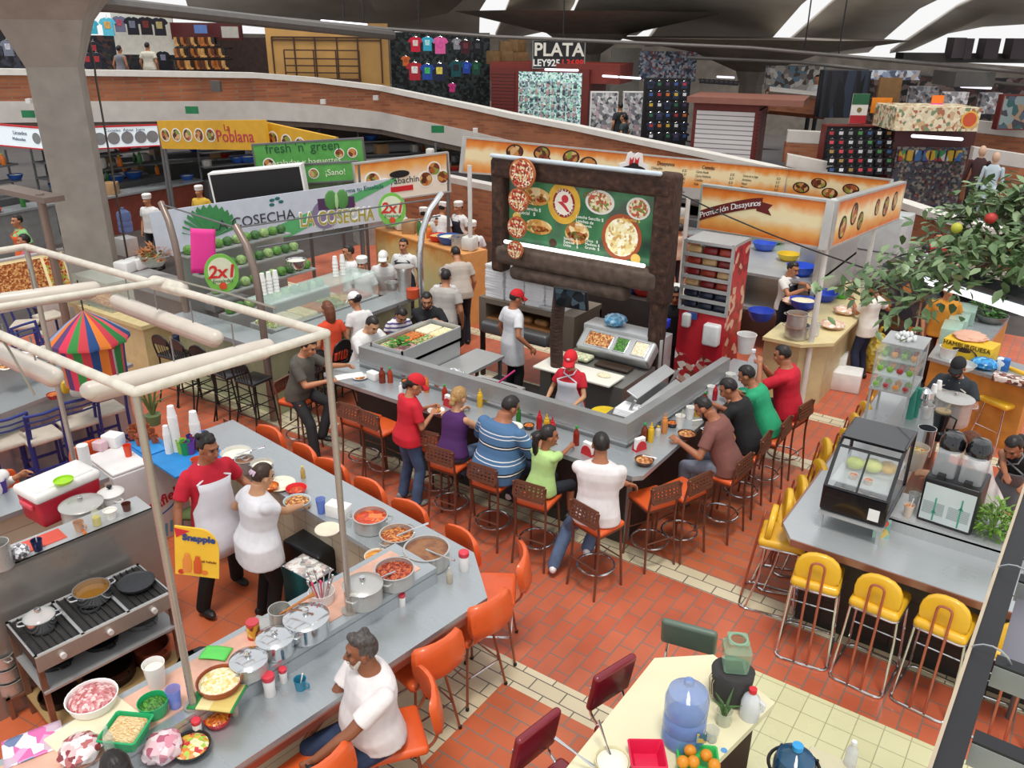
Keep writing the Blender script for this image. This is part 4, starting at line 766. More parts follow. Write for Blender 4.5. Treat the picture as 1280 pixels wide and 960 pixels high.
b = B(); b.rb((0, 0, .22), (.56, .40, .44), .03); tag(ob('teal_crate', b, mat('#1f6a70', .5), None, 35, None, at(395, 705, .0) * 1 + V((0, 0, 0)), RS + .1), 'teal crate under the black crate behind the woman in white', 'crate')
bpy.context.scene.objects['teal_crate'].location = V((at(395, 705, .45).x, at(395, 705, .45).y, 0))
sheet('green_sack', 'olive green sack slumped behind the cook', 'sack', L(-3.45, -.85, .5), .5, .45, mat('#5c6a3c', .9, bump=.4), .3, .03, .06)
# drink poster hung on the near post
c0 = L(-.48, -2.54, 1.9); M0 = V((c0.x, c0.y, 0)); tl = atd(218, 657, 4.3); tr_ = atd(274, 664, 4.32); bl = atd(224, 717, 4.45)
t, w, h = board('drink_poster', 'yellow drink poster with rounded top fixed to the near post', 'poster', tl, tr_, bl, mat('#e8b832', .4, var=.06), .012)
b = B(); pr = [(0, -h), (w, -h), (w, -h * .45)] + [(w - w * .42 * (1 - cos(a)), -h * .45 + h * .45 * sin(a)) for a in [pi / 2 * i / 8 for i in range(1, 9)]] + [(0, 0)]; b.prism(pr, -.006, .004); t.children[0].data = mesh_of('panel', b, mat('#e8b832', .4, var=.06), 0)
tx(t, 'Snapple', w * .55, -h * .20, w * .24, mat('#28407a', .5), off=.002)
b = B(); b.prism([(0, -.01), (w * .34, -.02), (.01, -h * .22)], .004, .007); ob('red_corner', b, mat('#c22030', .5), t, 0)
for x, c, s in ((.28, '#d8843a', 1.), (.52, '#c8501e', .92)): b = B(); b.T = TR(w * x, -h * .93, .008) @ MX.Diagonal((1, 1, .12, 1)) @ RX(-pi / 2); q = w * s; b.lathe([(0, 0), (.09 * q, 0), (.10 * q, .05 * q), (.10 * q, .38 * q), (.06 * q, .48 * q), (.055 * q, .56 * q), (0, .57 * q)], 14); ob('bottle_picture', b, mat(c, .3), t)
for x, y, r, c in ((.14, -.93, .07, '#b8301e'), (.40, -.92, .06, '#e8a83a'), (.68, -.90, .07, '#d8742a')): pic(t, w * x, h * y, w * r, mat(c, .5))
tx(t, 'té helado', w * .78, -h * .66, w * .09, mat('#8a5a2a', .5))
# people of the stall
GW = '#e2e0e6'
c1 = at(283, 748, 0); person('cook in a red polo and white apron beside the drink poster', (-5.94, 3.80, 0), face=(-4.6, 3.75), h=1.80, hair=('fluffy', 'k'), shirt=('#c81e34', .75), pants=('#1a1a1c', 1), shoes='#222222', apron=('#e6e4ea', -.34), hl=(-5.75, 4.2, 1.05), hr=(-5.95, 3.42, .92), feet=((-6.1, 4.05, 0), (-5.95, 3.55, .03)), head=(12, 20, 0), skin='b', vox=.007, twist=-.15)
hold = at(378, 632, 1.06)
person('woman cook in a white blouse with a hair clip, seen from behind', (-5.42, 3.86, 0), face=(-5.1, 4.9), h=1.60, female=True, bulk=1.38, hair=('clip', 'b'), shirt=('#e9e8ec', .55), pants=('#161618', 1), shoes='#1c1c1e', hr=hold, hl=(-5.78, 4.12, .98), head=(18, 10, 0), skin='c', vox=.007, lean=6, hem=-.20)
sx_ = L(.20, -1.64); sx_.z = 0; q_ = RZ(RS + radians(163))
person('grey-haired man with a moustache in a white T-shirt, seated on an orange chair', (sx_.x, sx_.y, 0), rz=RS + radians(163), h=1.76, sit=.665, lean=4, belly=.09, bulk=1.16, hair=('fluffy', 'g'), beard=('mb', 'w'), shirt=('#e6dfde', .72), pants=('#2a3a58', 1), shoes='#2a2420', skin='d', vox=.0062, hr=sx_ + q_ @ V((.20, .40, .74)), hl=sx_ + q_ @ V((-.16, .52, .86)), pr=(.5, .1, -.85), pl=(-.95, -.1, -.35), head=(2, -16, 0), hem=-.02, curl=50)
b = B(); wp = sx_ + q_ @ V((-.165, .50, .87)); b.torus((0, 0, 0), .036, .009, 20, 8); b.sph((.02, -.03, .012), (.022, .022, .008), 12, 6); tag(ob('wrist_watch', b, BLACK, None, 35, None, wp), 'black wrist watch on the seated man', 'watch')
person('customer in a white sleeve at the photo edge behind the cooler', L(-4.62, -2.45), RS - pi / 2, h=1.7, sit=.63, shirt=('#ebe9e6', 1.7), skin='a', hl=at(23, 595, 1.05), lean=14)
cup('purple plastic tumbler at the photo edge', at(4, 615, 1.0), '#4a2a8a', .05, .13)
# ---------------------------------------------------------------- torta and pizza stall in the middle
t = thing('food_counter', 'steel bar counter wrapped round the torta and pizza stall', 'counter')
P_out = [(-7.0, 6.55), (-3.02, 6.55), (-3.02, 10.2), (-3.42, 10.2), (-3.42, 7.06), (-7.0, 7.06)]
b = B(); b.prism([(-7.5, 6.62), (-7.42, 6.55), (-3.10, 6.55), (-3.02, 6.63), (-3.02, 10.2), (-3.48, 10.2), (-3.48, 7.08), (-6.98, 7.08), (-6.98, 8.3), (-7.5, 8.3)], 1.0, 1.05); ob('worktop', b, TOPSTEEL, t, 20)
b = B(); b.prism([(-7.30, 7.06), (-3.44, 7.06), (-3.28, 9.5), (-3.38, 9.5), (-3.54, 7.16), (-7.20, 7.16), (-7.20, 8.3), (-7.30, 8.3)], 0, 1.32); ob('steel_wall', b, steel('wall_steel', '#a5a6a6', .4, (3, 3, 12)), t, 20)
b = B(); b.prism([(-7.30, 7.03), (-3.41, 7.03), (-3.25, 9.5), (-3.28, 9.5), (-3.44, 7.06), (-7.30, 7.06)], 1.10, 1.125); ob('wall_ledge', b, CHROME, t, 20)
b = B(); b.prism([(-7.2, 6.88), (-3.32, 6.88), (-3.32, 10.0), (-3.42, 10.0), (-3.42, 7.04), (-7.2, 7.04)], 0, 1.0); b.m = 1; b.box(-3.4, 6.9, 0, -3.3, 7.0, 1.0); ob('base', b, [mat('#3a3634', .5, var=.2), STEEL], t, 20)
# bar stools
names = ['under the grey-haired reader', 'empty, left of the two beside the reader', 'empty, right of the two beside the reader', 'half hidden behind the woman in the red cap', 'under the woman in purple', 'under the man in the blue striped polo', 'under the girl in lime green', 'under the man in the white T-shirt']
STP = [(-7.72, 6.36, -80), (-6.66, 6.42, 4), (-6.30, 6.40, -4), (-5.50, 6.42, 8), (-5.10, 6.20, 4), (-4.50, 6.16, 3), (-3.92, 6.14, 6), (-3.20, 6.10, -14)]
for (x, y, r), n in zip(STP, names): BAR.put((x, y, 0), radians(r), 'brown-framed bar stool with orange seat, ' + n)
STS = [(-2.98, 6.80, 62, 'empty, nearest the counter corner'), (-2.80, 7.14, 72, 'empty, second from the counter corner'), (-2.58, 7.72, 84, 'under the man in the brown T-shirt'), (-2.58, 8.33, 92, 'under the man in the black T-shirt'), (-2.52, 8.85, 90, 'under the person in green'), (-2.48, 9.50, 80, 'under the man in the red polo')]
for x, y, r, n in STS: BAR.put((x, y, 0), radians(r), 'brown-framed bar stool with orange seat, ' + n)
# people around it
def hw(px, py, z=1.08): return at(px, py, z)
person('man in a grey checked shirt reading a menu at the end of the steel bar', (-7.70, 6.36, 0), rz=radians(-72), h=1.70, sit=.75, lean=14, hair=('short', 'k'), shirt=('#55524a', .75), pants=('#262528', 1), hr=(-7.22, 6.40, 1.08), hl=(-7.26, 6.78, 1.16), feet=((-7.35, 6.38, .25), (-7.3, 6.2, .02)), head=(18, 0, 0), belly=.05)
sheet('paper_menu', 'white paper menu held by the man in grey', 'menu', at(437, 470, 1.22), .16, .34, mottled('menu_print', ['#f2f2ee', '#e8ece4', '#d8e0d0', '#f6f6f4'], 18, .5), -.5, .003, .01)
person('man in a white polo eating at the end of the steel bar', (-7.72, 7.55, 0), rz=radians(-98), h=1.72, sit=.74, lean=16, bulk=1.08, hair=('short', 'k'), shirt=('#e4e2e0', .75), pants=('#2a2c34', 1), hl=(-7.2, 7.68, 1.12), hr=(-7.22, 7.38, 1.1), head=(26, 0, 0), skin='c')
person('waitress in a red polo, red cap and jeans serving at the steel bar', (-5.72, 6.20, 0), rz=radians(-20), h=1.60, female=True, bulk=1.05, hair=('lowbun', 'k'), hat=('cap', '#c81a26'), shirt=('#cc1f30', .72), pants=('#4a6488', 1), shoes='#8a8a88', hl=at(538, 508, 1.12), hr=at(540, 518, 1.10), lean=5, head=(22, -20, 0), feet=((-5.86, 6.22, 0), (-5.60, 6.16, 0)), vox=.008, curl=60)
person('woman in purple with fair hair tied back, seated at the steel bar', (-5.10, 6.22, 0), rz=radians(4), h=1.58, female=True, sit=.75, lean=10, hair=('lowbun', 'y'), shirt=('#4f2560', .0), pants=('#5a6a88', 1), hr=(-4.85, 6.68, 1.10), hl=(-5.35, 6.7, 1.10), head=(10, -6, 0), skin='c', vox=.008, hem=-.02)
strp = stripes('polo_stripes', [(0, '#4a7098'), (.2, '#16181e'), (.25, '#e8e8e8'), (.30, '#16181e'), (.35, '#5078a2'), (.62, '#e0e2e6'), (.66, '#4a7098'), (.76, '#e0e2e6'), (.80, '#4a7098')], 2, .27)
person('heavy man in a blue striped polo shirt, seated at the steel bar', (-4.50, 6.18, 0), rz=radians(-6), h=1.78, sit=.75, lean=14, bulk=1.32, belly=.15, hair=('short', 'k'), shirtm=strp, shirt=('#4a7098', .95), pants=('#2c3446', 1), shoes='#e8e8ea', hr=(-4.18, 6.62, 1.10), hl=(-4.78, 6.66, 1.12), head=(22, -14, 0), skin='b', vox=.008)
person('girl in a lime green T-shirt with a dark ponytail, seated at the steel bar', (-3.92, 6.18, 0), rz=radians(-8), h=1.36, female=True, sit=.75, lean=6, hair=('tail', 'k'), shirt=('#b8dc8c', .6), pants=('#20242c', .55), hr=at(716, 556, 1.12), hl=(-4.1, 6.6, 1.06), head=(4, -28, 0), skin='b', vox=.008)
person('man in a white T-shirt with folded arms near the corner of the bar', (-3.22, 6.08, 0), rz=radians(22), h=1.75, sit=.75, lean=6, bulk=1.15, hair=('short', 'k'), shirt=('#e4dede', .62), pants=('#5a7090', 1), shoes='#eceaea', hr=(-3.36, 6.36, .98), hl=(-3.02, 6.5, .98), feet=((-3.62, 5.98, .06), (-3.40, 6.26, .2)), head=(4, 12, 0), skin='b', vox=.008)
person('man in a brown T-shirt and jeans eating beside his phone at the bar', (-2.56, 7.74, 0), rz=radians(96), h=1.74, sit=.75, lean=24, bulk=1.06, hair=('buzz', 'k'), beard=('b', 'k'), shirt=('#7e5048', .68), pants=('#7a8090', 1), hl=at(850, 553, 1.09), hr=at(893, 540, 1.12), head=(30, 0, 0), skin='b', vox=.008)
person('man in a black T-shirt bent over his food at the bar', (-2.56, 8.35, 0), rz=radians(88), h=1.70, sit=.75, lean=24, hair=('short', 'k'), shirt=('#1a1a1c', .66), pants=('#3a3e48', 1), hl=(-3.08, 8.22, 1.14), hr=(-3.1, 8.5, 1.12), head=(20, 14, 0), skin='b')
person('person in a green T-shirt hidden behind the man in black', (-2.52, 8.88, 0), rz=radians(92), h=1.68, sit=.75, lean=28, hair=('short', 'k'), shirt=('#28a070', .66), pants=('#32343a', 1), hl=(-3.0, 8.76, 1.12), hr=(-3.05, 9.05, 1.12), head=(14, 0, 0), skin='b')
person('man in a red polo shirt resting his chin on his hand', (-2.50, 9.52, 0), rz=radians(94), h=1.76, sit=.75, lean=10, bulk=1.18, hair=('short', 'k'), shirt=('#c81830', .75), pants=('#3a3c3e', .6), hl=(-2.86, 9.36, 1.36), hr=(-2.9, 9.6, 1.28), head=(12, 0, 0), skin='b')
person('cook in a white tunic and red cap at the oven', (-6.38, 9.20, 0), rz=radians(-25), h=1.72, hair=('short', 'k'), hat=('cap', '#c81a26'), shirt=('#dcdce0', .62), pants=('#1c1c20', 1), head=(14, -10, 0), hem=-.30, hr=(-6.02, 9.12, .96), skin='b')
person('woman in a red cap and white apron behind the steel wall', (-4.72, 8.05, 0), rz=radians(188), h=1.55, female=True, hair=('lowbun', 'k'), hat=('cap', '#d01c28', '#f0e8e8'), shirt=('#c81e30', .6), pants=('#1c1c20', 1), apron=('#d8d8e0', -.3), hl=(-4.50, 7.76, .98), hr=(-4.9, 7.8, .95), head=(16, 8, 0), skin='c')
person('man in a black shirt standing between the prep table and the snack cabinet', (-4.62, 10.75, 0), rz=radians(200), h=1.72, hair=('short', 'k'), shirt=('#141416', .7), pants=('#1e2430', 1), head=(14, 0, 0), skin='b')
# things on the bar
BZ = 1.05
rb_, yb_ = '#c01c24', '#e0b020'
squeeze('red squeeze bottle, leftmost of the trio before the girl', at(674, 536, BZ), rb_); squeeze('yellow squeeze bottle between two red ones', at(683, 541, BZ), yb_); squeeze('red squeeze bottle, rightmost of the trio before the girl', at(690, 545, BZ), rb_)
bottle('green chili bottle beside the striped man', at(648, 528, BZ), '#2a7a2c', '#3f9a2c', r=.028, h=.22, al=.9); bottle('red hot sauce bottle with a green cap by the girl', at(720, 556, BZ), '#8a2410', '#2f9a3c', r=.034, h=.22, al=.95)
squeeze('yellow squeeze bottle beside the woman in purple', at(600, 508, BZ), yb_); bottle('red hot sauce bottle with a green cap before the waitress', at(556, 500, BZ), '#a83014', '#3f9a3c', r=.034, h=.2, al=.95); squeeze('orange squeeze bottle before the waitress', at(533, 490, BZ), '#d8782c')
bottle('brown sauce bottle near the reader', at(478, 478, BZ), '#7a2c18', '#7a2c18', r=.04, h=.2, al=.95); bottle('red hot sauce bottle with a green cap near the reader', at(488, 478, BZ), '#a83a1c', '#3fa04c', r=.034, h=.2, al=.95); bottle('white sauce bottle near the reader', at(501, 490, BZ), '#f0eeea', '#f0eeea', r=.024, h=.12, al=.95)
squeeze('yellow mustard squeeze bottle at the bar corner side', at(813, 552, BZ), yb_); squeeze('orange dressing squeeze bottle farther along the bar', at(830, 541, BZ), '#d88a4a', s=1.05); bottle('red sauce bottle with a green cap beside the napkins', at(805, 550, BZ), '#7a3a24', '#2f9a5c', r=.038, h=.2, al=.95); bottle('small jar with a yellow cap beside the mustard', at(822, 544, BZ), '#d8d0c0', '#e0b828', r=.032, h=.11, al=.9)
squeeze('yellow squeeze bottle beside the paper cups', at(871, 520, BZ), yb_); bottle('dark red sauce bottle behind the yellow squeeze bottle', at(880, 507, BZ), '#7a2014', '#3f8a3c', r=.04, h=.17, al=.95); squeeze('red squeeze bottle before the man in black', at(893, 500, BZ), '#b0202c', s=.9); cup('white tub before the man in black', at(888, 492, BZ), r=.05, h=.1)
cup('white paper cup with a straw on the bar, nearer', at(849, 534, BZ), r=.052, h=.145, straw='#d8c8a0', name='paper_cup'); cup('white paper cup on the bar, farther', at(862, 523, BZ), r=.050, h=.145, name='paper_cup')
for (px, py, n, f, c) in ((858, 547, 'clay dish of stew before the man in brown', 'tort', '#5a2c1a'), (887, 525, 'dark dish of tacos before the man in black', 'tort', '#4a2a1c'), (805, 580, 'clay dish with plastic cutlery at the bar corner', 'tort', '#5a3020')): bowl(n, at(px, py, BZ), .10, .055, c, FOOD[f], dome=.025)
for (px, py, n) in ((840, 533, 'small black salsa bowl by the orange dressing'), (661, 536, 'small black salsa bowl by the striped man'), (750, 570, 'small black salsa bowl by the red napkin holder'), (508, 480, 'small dark salsa bowl near the reader')): bowl(n, at(px, py, BZ), .062, .05, '#1a1a1c', FOOD['salsa'])
napkins('red napkin holder before the man in white', at(735, 568, BZ), -.2); napkins('red napkin holder on the long side of the bar', at(799, 562, BZ), 1.2); napkins('red napkin holder before the woman in purple', at(562, 508, BZ), -.1); box_thing('napkin_box', 'white napkin box on the bar near the reader', 'box', at(467, 474, BZ), (.16, .1, .1), WHITE, -.1)
plate('plate of food before the white polo', at(450, 473, BZ), .10, '#d8d8dc', FOOD['tort']); plate('plate of food held by the waitress', at(545, 515, 1.09), .10, '#f0ece4', FOOD['tort']); plate('plate of food before the striped man', at(640, 535, BZ), .12, '#f0ece4', FOOD['tort'])
t = thing('baseball_cap', 'black baseball cap with a round badge lying on the bar', 'cap', at(673, 552, BZ), 2.6); b = B(); b.lathe([(.095, 0), (.095, .04), (.085, .08), (.05, .11), (0, .12)], 20); ob('crown', b, BLACK, t); b = B(); b.prism([(.11 * cos(a) * .8, .09 + .09 * sin(a)) for a in [pi * i / 10 for i in range(11)]], .0, .008); ob('brim', b, BLACK, t); b = B(); b.sph((0, .082, .06), (.026, .012, .024), 10, 6); ob('badge', b, mat('#c8b890', .6), t)
t = thing('mobile_phone', 'mobile phone lying at the edge of the bar', 'phone', at(884, 538, BZ), 1.2); b = B(); b.rb((0, 0, .006), (.075, .14, .012), .005); ob('phone_body', b, mat('#e8e8ec', .3), t); b = B(); b.box(-.03, -.055, .0121, .03, .055, .0126); ob('screen', b, mat('#22242c', .1), t, 0)
for (px, py, r) in ((874, 528, .4), (810, 574, -.3)): b = B(); b.caps((-.07, 0, .012), (.08, 0, .05), .008, n=6); b.sph((.09, 0, .053), (.022, .014, .006), 10, 5); tag(ob('plastic_spoon', b, WHITE, None, 35, None, at(px, py, BZ + .05), r), 'white plastic spoon in a dish on the bar, %s' % ('by the man in brown' if r > 0 else 'at the corner'), 'spoon')
b = B(); b.box(-7.15, 7.2, 0, -3.58, 9.9, .012); tag(ob('floor_darkening_mat', b, mat('#26211f', .7, var=.3, sc=3), None, 0), 'dark mat added to darken the floor inside the middle stall', 'mat')  # invented dark sheet, added only to darken the bright red floor in here
# kitchen: salad bar, fryer, ovens, prep table, till
t = thing('salad_bar', 'steel salad bar with compartments behind the steel wall', 'salad bar', (-6.95, 7.85, 0)); b = B(); b.box(-.22, -.66, .0, .28, .5, 1.16); [b.box(*q) for q in ((-.24, -.68, 1.16, .30, .52, 1.2), (-.24, -.68, 1.16, .30, -.66, 1.36), (-.24, .5, 1.16, .30, .52, 1.36), (-.24, -.68, 1.16, -.22, .52, 1.36), (.28, -.68, 1.16, .30, .52, 1.36))]; ob('housing', b, STEEL, t, 0)
for i, f in enumerate(('salad', 'meat', 'salsa', 'salad', 'cheese', 'rice')): x, y = (-.09 + .245 * (i % 2), -.46 + .375 * (i // 2)); b = B(); b.rb((x, y, 1.29), (.22, .34, .06), .02); ob('food_tray', b, FOOD[f], t)
b = B(); rr = random.Random(5)
for i in range(40): a = rr.uniform(0, 6.3); r = rr.uniform(0, .13); p = V((.1 + r * cos(a), -.5 + r * sin(a), 1.36 + rr.uniform(0, .1))); b.sph(p, (.035, .028, .01), 6, 4)
ob('parsley', b, mat('#3a7a22', .6, var=.3), t)
t = thing('side_worktop', 'steel worktop beside the salad bar with boxes stored beneath', 'worktop', (-6.45, 7.95, 0)); b = B(); b.box(-.2, -.7, .9, .28, .75, .94); ob('top', b, STEEL, t, 0); [ob('leg', B().box(x, y, 0, x + .04, y + .04, .9), DKSTEEL, t, 0) for x in (-.18, .22) for y in (-.68, .68)]
box_thing('carton', 'yellow carton on the floor under the side worktop', 'carton', (-6.05, 8.0, .35), (.5, .22, .2), mottled('carton_print', ['#c89a20', '#b8860e', '#8a5a14'], 12, .5), .5); box_thing('dark_crate', 'dark crate carrying the yellow carton', 'crate', (-6.0, 8.0, 0), (.6, .4, .35), mat('#2a2a2e', .6))
t = thing('deep_fryer', 'steel deep fryer with a pan holding a pink-handled ladle', 'fryer', (-5.62, 7.62, 0)); b = B(); b.box(-.35, -.26, 0, .35, .26, .98); ob('body', b, STEEL, t, 0); b = B(); b.box(-.26, -.18, .982, -.02, .18, .99); b.box(.04, -.18, .982, .28, .18, .99); ob('oil_well', b, mat('#2a2018', .1), t, 0); b = B(); b.tube([(.0, 0, .99), (.1, .05, 1.06), (.26, .16, 1.22)], .012, 6); ob('ladle_handle', b, mat('#d0307a', .4), t)
bagged('clear plastic bag beside the fryer', (-6.1, 7.5, .92), .16, mottled('clear_bag', ['#c8ccd0', '#e8eaec', '#9aa0a4', '#f6f6f8'], 26, .15, bump=.5), sz=.7, seed=8); t = thing('low_cabinet', 'low dark cabinet under the clear bag', 'cabinet', (-6.2, 7.5, 0)); ob('body', B().box(-.22, -.25, 0, .22, .25, .92), DKSTEEL, t, 0)
t = thing('pizza_oven', 'wide steel deck oven with tortas inside the open slot', 'oven', (-6.55, 10.1, 0)); b = B(); b.box(-.85, -.35, .75, .85, .45, .98); b.box(-.85, -.35, 1.22, .85, .45, 1.30); b.box(-.85, -.35, .98, -.72, .45, 1.22); b.box(.45, -.35, .98, .85, .45, 1.22); b.box(-.85, .40, .98, .85, .45, 1.22); ob('housing', b, steel('oven_steel', '#8a7e70', .4), t, 0); b = B(); b.rb((-.15, -.40, .86), (1.2, .12, .18), .04); ob('oven_door', b, DKSTEEL, t); [ob('leg', B().box(x, y, 0, x + .06, y + .06, .75), BLACK, t, 0) for x in (-.84, .78) for y in (-.34, .38)]
b = B(); b.box(-.72, -.34, .97, .45, .42, .985); ob('hot_stone', b, mat('#8a5a30', .6), t, 0)
for i in range(4): b = B(); b.rb((0, 0, .04), (.24, .12, .09), .04); tag(ob('torta', b, mat('#a8794a', .6, var=.3, sc=12), None, 35, None, (-6.95 + .29 * i, 9.95, .985)), 'bread roll in the slot of the deck oven', 'bread', 'rolls in the oven')
PB = Proto(lambda: box_thing('pizza_box', 'x', 'box', (0, 0, 0), (.33, .33, .042), mat('#e4e4e6', .6, var=.03), 0, .004))
for c, (x, y, n) in enumerate(((-7.16, 9.98, 12), (-6.80, 10.0, 12), (-6.44, 9.98, 11), (-6.10, 10.02, 10), (-7.0, 10.34, 12), (-6.6, 10.36, 11), (-6.2, 10.36, 10))):
 for i in range(n): PB.put((x + random.uniform(-.006, .006), y + random.uniform(-.006, .006), 1.30 + .0425 * i), random.uniform(-.03, .03), 'flat white pizza box stacked on the deck oven', 'pizza boxes on the deck oven')
box_thing('steel_caddy', 'small steel caddy on the front edge of the oven', 'caddy', (-6.2, 9.79, 1.30), (.22, .08, .06), STEEL)
t = thing('prep_table', 'steel refrigerated prep table with ingredient trays and a white cutting board', 'prep table', (-4.95, 9.1, 0)); b = B(); b.box(-.62, -.42, 0, .62, .50, .92); ob('cabinet', b, steel('prep_steel', '#8c8a86', .36), t, 0); b = B(); b.rb((-.08, -.34, .955), (1.15, .42, .035), .012); ob('cutting_board', b, mat('#ebe8dc', .5, var=.05), t); b = B(); b.T = TR(.08, .40, 1.10) @ RX(radians(38)); b.rb((0, 0, 0), (1.1, .34, .20), .04); ob('raised_tray_unit', b, STEEL, t)
for x, w, f in ((-.24, .40, 'tort'), (.10, .2, 'chile'), (.38, .22, 'cheese')): b = B(); b.T = TR(.08, .40, 1.10) @ RX(radians(38)); b.rb((x, 0, .095), (w, .24, .03), .012); b.m = 1; b.rb((x, 0, .10), (w - .03, .21, .028), .01); ob('ingredient_tray', b, [CHROME, FOOD[f]], t)
b = B(); b.rb((-.35, .12, .97), (.4, .22, .06), .03); ob('cut_onion', b, mottled('onion', ['#d8d8b0', '#b8c090', '#e8e8d0'], 40, .4, bump=.5), t); b = B(); b.rb((.2, .12, .95), (.5, .2, .03), .01); ob('dark_tray', b, mat('#3a2a20', .3), t); b = B(); b.sph((.28, -.3, .985), (.1, .07, .025), 10, 6); ob('cheese_heap', b, FOOD['cheese'], t)
box_thing('till_drawer', 'steel box behind the prep table with a bag on it', 'box', (-4.9, 9.85, 0), (1.2, .35, 1.28), STEEL); bagged('blue plastic bag of rolls on the steel box', (-5.1, 9.85, 1.28), .16, mottled('blue_bag', ['#8ac0e0', '#b8dcf0', '#5a98c0'], 20, .3, bump=.4), sz=.5, seed=11); box_thing('blue_bin', 'bright blue plastic bin beside the wooden post', 'bin', (-4.55, 10.15, 1.28), (.22, .2, .12), mat('#2848d8', .4))
t = thing('paint_bucket', 'white bucket with a yellow lid on a low stand behind the steel wall', 'bucket', (-4.18, 7.95, .6)); b = B(); b.lathe([(0, 0), (.14, 0), (.16, .30), (0, .30)], 24); ob('bucket_body', b, mat('#d8d8d0', .5), t); b = B(); b.lathe([(.165, .29), (.17, .32), (0, .33)], 24); ob('lid', b, mat('#e0c020', .4), t); box_thing('low_stand', 'low dark stand under the bucket', 'stand', (-4.18, 7.95, 0), (.45, .4, .6), BLACK)
t = thing('order_rack', 'sloped steel order rack with white papers at the bar corner', 'rack', (-3.78, 8.35, 1.16), 0); b = B(); b.T = RZ(radians(90)) @ RX(radians(24)); b.rb((0, .06, .10), (1.0, .16, .02), .008); b.rb((0, -.14, .02), (1.0, .14, .02), .008); b.box(-.6, -.04, -.16, -.57, -.01, .12); b.box(.57, -.04, -.16, .6, -.01, .12); ob('sloped_shelf', b, STEEL, t); b = B(); b.box(-.22, -.75, -.12, .2, .5, -.09); ob('lower_tray', b, DKSTEEL, t, 0)
for i in range(5): b = B(); b.box(-.15, -.68 + .01 * i, -.088 + .012 * i, .12, -.44 + .012 * i, -.078 + .012 * i); b.T = MX.Identity(4); ob('paper_pile', b, mat('#ececee', .7), t, 0)
box_thing('rack_cabinet', 'steel cabinet under the order rack', 'cabinet', (-3.78, 8.35, 0), (.4, 1.3, 1.0), DKSTEEL)
# menu board on rough timber posts
WOOD = NT('rough_timber'); n_ = WOOD.noise(WOOD.coord((2, 2, 14)), 5, 5); WOOD.ln(WOOD.ramp(n_.outputs['Fac'], [(.3, lin('#2a1812')), (.6, lin('#4a3024')), (.75, lin('#6a4a38'))]), WOOD.b.inputs['Base Color']); WOOD.b.inputs['Roughness'].default_value = .8; WOOD.bump(n_.outputs['Fac'], .8, .03); WOOD = WOOD.m
LOG = mat('#5a4a40', .8, var=.35, sc=8, bump=.7)
YB = 9.75
TLb, TRb, BLb = aty(662, 222, YB), aty(818, 253, YB), aty(652, 305, YB)
zt, zb = TLb.z + .0, BLb.z; xl, xr = BLb.x - .22, TRb.x + .02
MN = NT('menu_print_green'); tc = MN.add('ShaderNodeTexCoord'); wv = MN.noise(tc.outputs['Object'], 1.6, 2); MN_c = MN.ramp(wv.outputs['Fac'], [(.32, lin('#20382e')), (.46, lin('#2f6a44')), (.55, lin('#3f7a50')), (.66, lin('#46564a'))]); MN.ln(MN_c, MN.b.inputs['Base Color']); MN.b.inputs['Roughness'].default_value = .25; MN.ln(MN_c, MN.b.inputs['Emission Color']); MN.b.inputs['Emission Strength'].default_value = .25
t, w, h = board('menu_board', 'large backlit green menu board with food pictures in a rough timber frame', 'menu board', (xl, YB, zt), (xr, YB, zt), (xl, YB, zb), MN.m, .06)
b = B(); rr = random.Random(2)
b.rb((w / 2, .10, .02), (w + .5, .26, .24), .05); b.m = 1; b.rb((w / 2, -h - .17, .02), (w + .35, .30, .26), .09); b.m = 1; b.rb((w * .45, -h - .42, .0), (w * .85, .22, .24), .09); b.m = 0; b.rb((w + .16, -h / 2 - .1, .0), (.30, h + .75, .26), .06); b.rb((-.14, -h / 2 - .1, 0), (.22, h + .7, .24), .05); ob('timber_frame', b, [WOOD, LOG], t)
ob('front_post', B().cyl((w + .16, -h - .4, 0), (w + .16, -h - zb, 0), .12, n=12), WOOD, t)
lt = mat('#ffffff', .3, var=0, emit=1.3)
b = B(); b.caps((.02, -h + .03, .12), (w - .05, -h + .03, .12), .028, n=10); ob('lit_tube', b, lt, t); b = B(); b.caps((-.2, .27, .15), (w + .1, .27, .15), .03, n=10); ob('unlit_tube', b, mat('#c8d4dc', .3), t)
fw_ = mat('#f2f2e8', .5, var=0, emit=.2); yl = mat('#e8c060', .5, emit=.2)
BREAD = mottled('bread_print', ['#d8b070', '#c8944a', '#e8d0a0', '#a86a30'], 14, .4, emit=.2); GR = mottled('filling_print', ['#a85a3a', '#d8c8a0', '#7a8a3a', '#c8503a', '#e8dcb8'], 30, .4, emit=.2)
b = B(); b.T = TR(w * .40, -h * .30, .003) @ MX.Diagonal((1, 1.1, 1, 1)); b.cyl((0, 0, -.01), (0, 0, -.0015), .26, n=28); ob('yellow_glow', b, mat('#d8a838', .5, var=.2, emit=.2), t, 0)
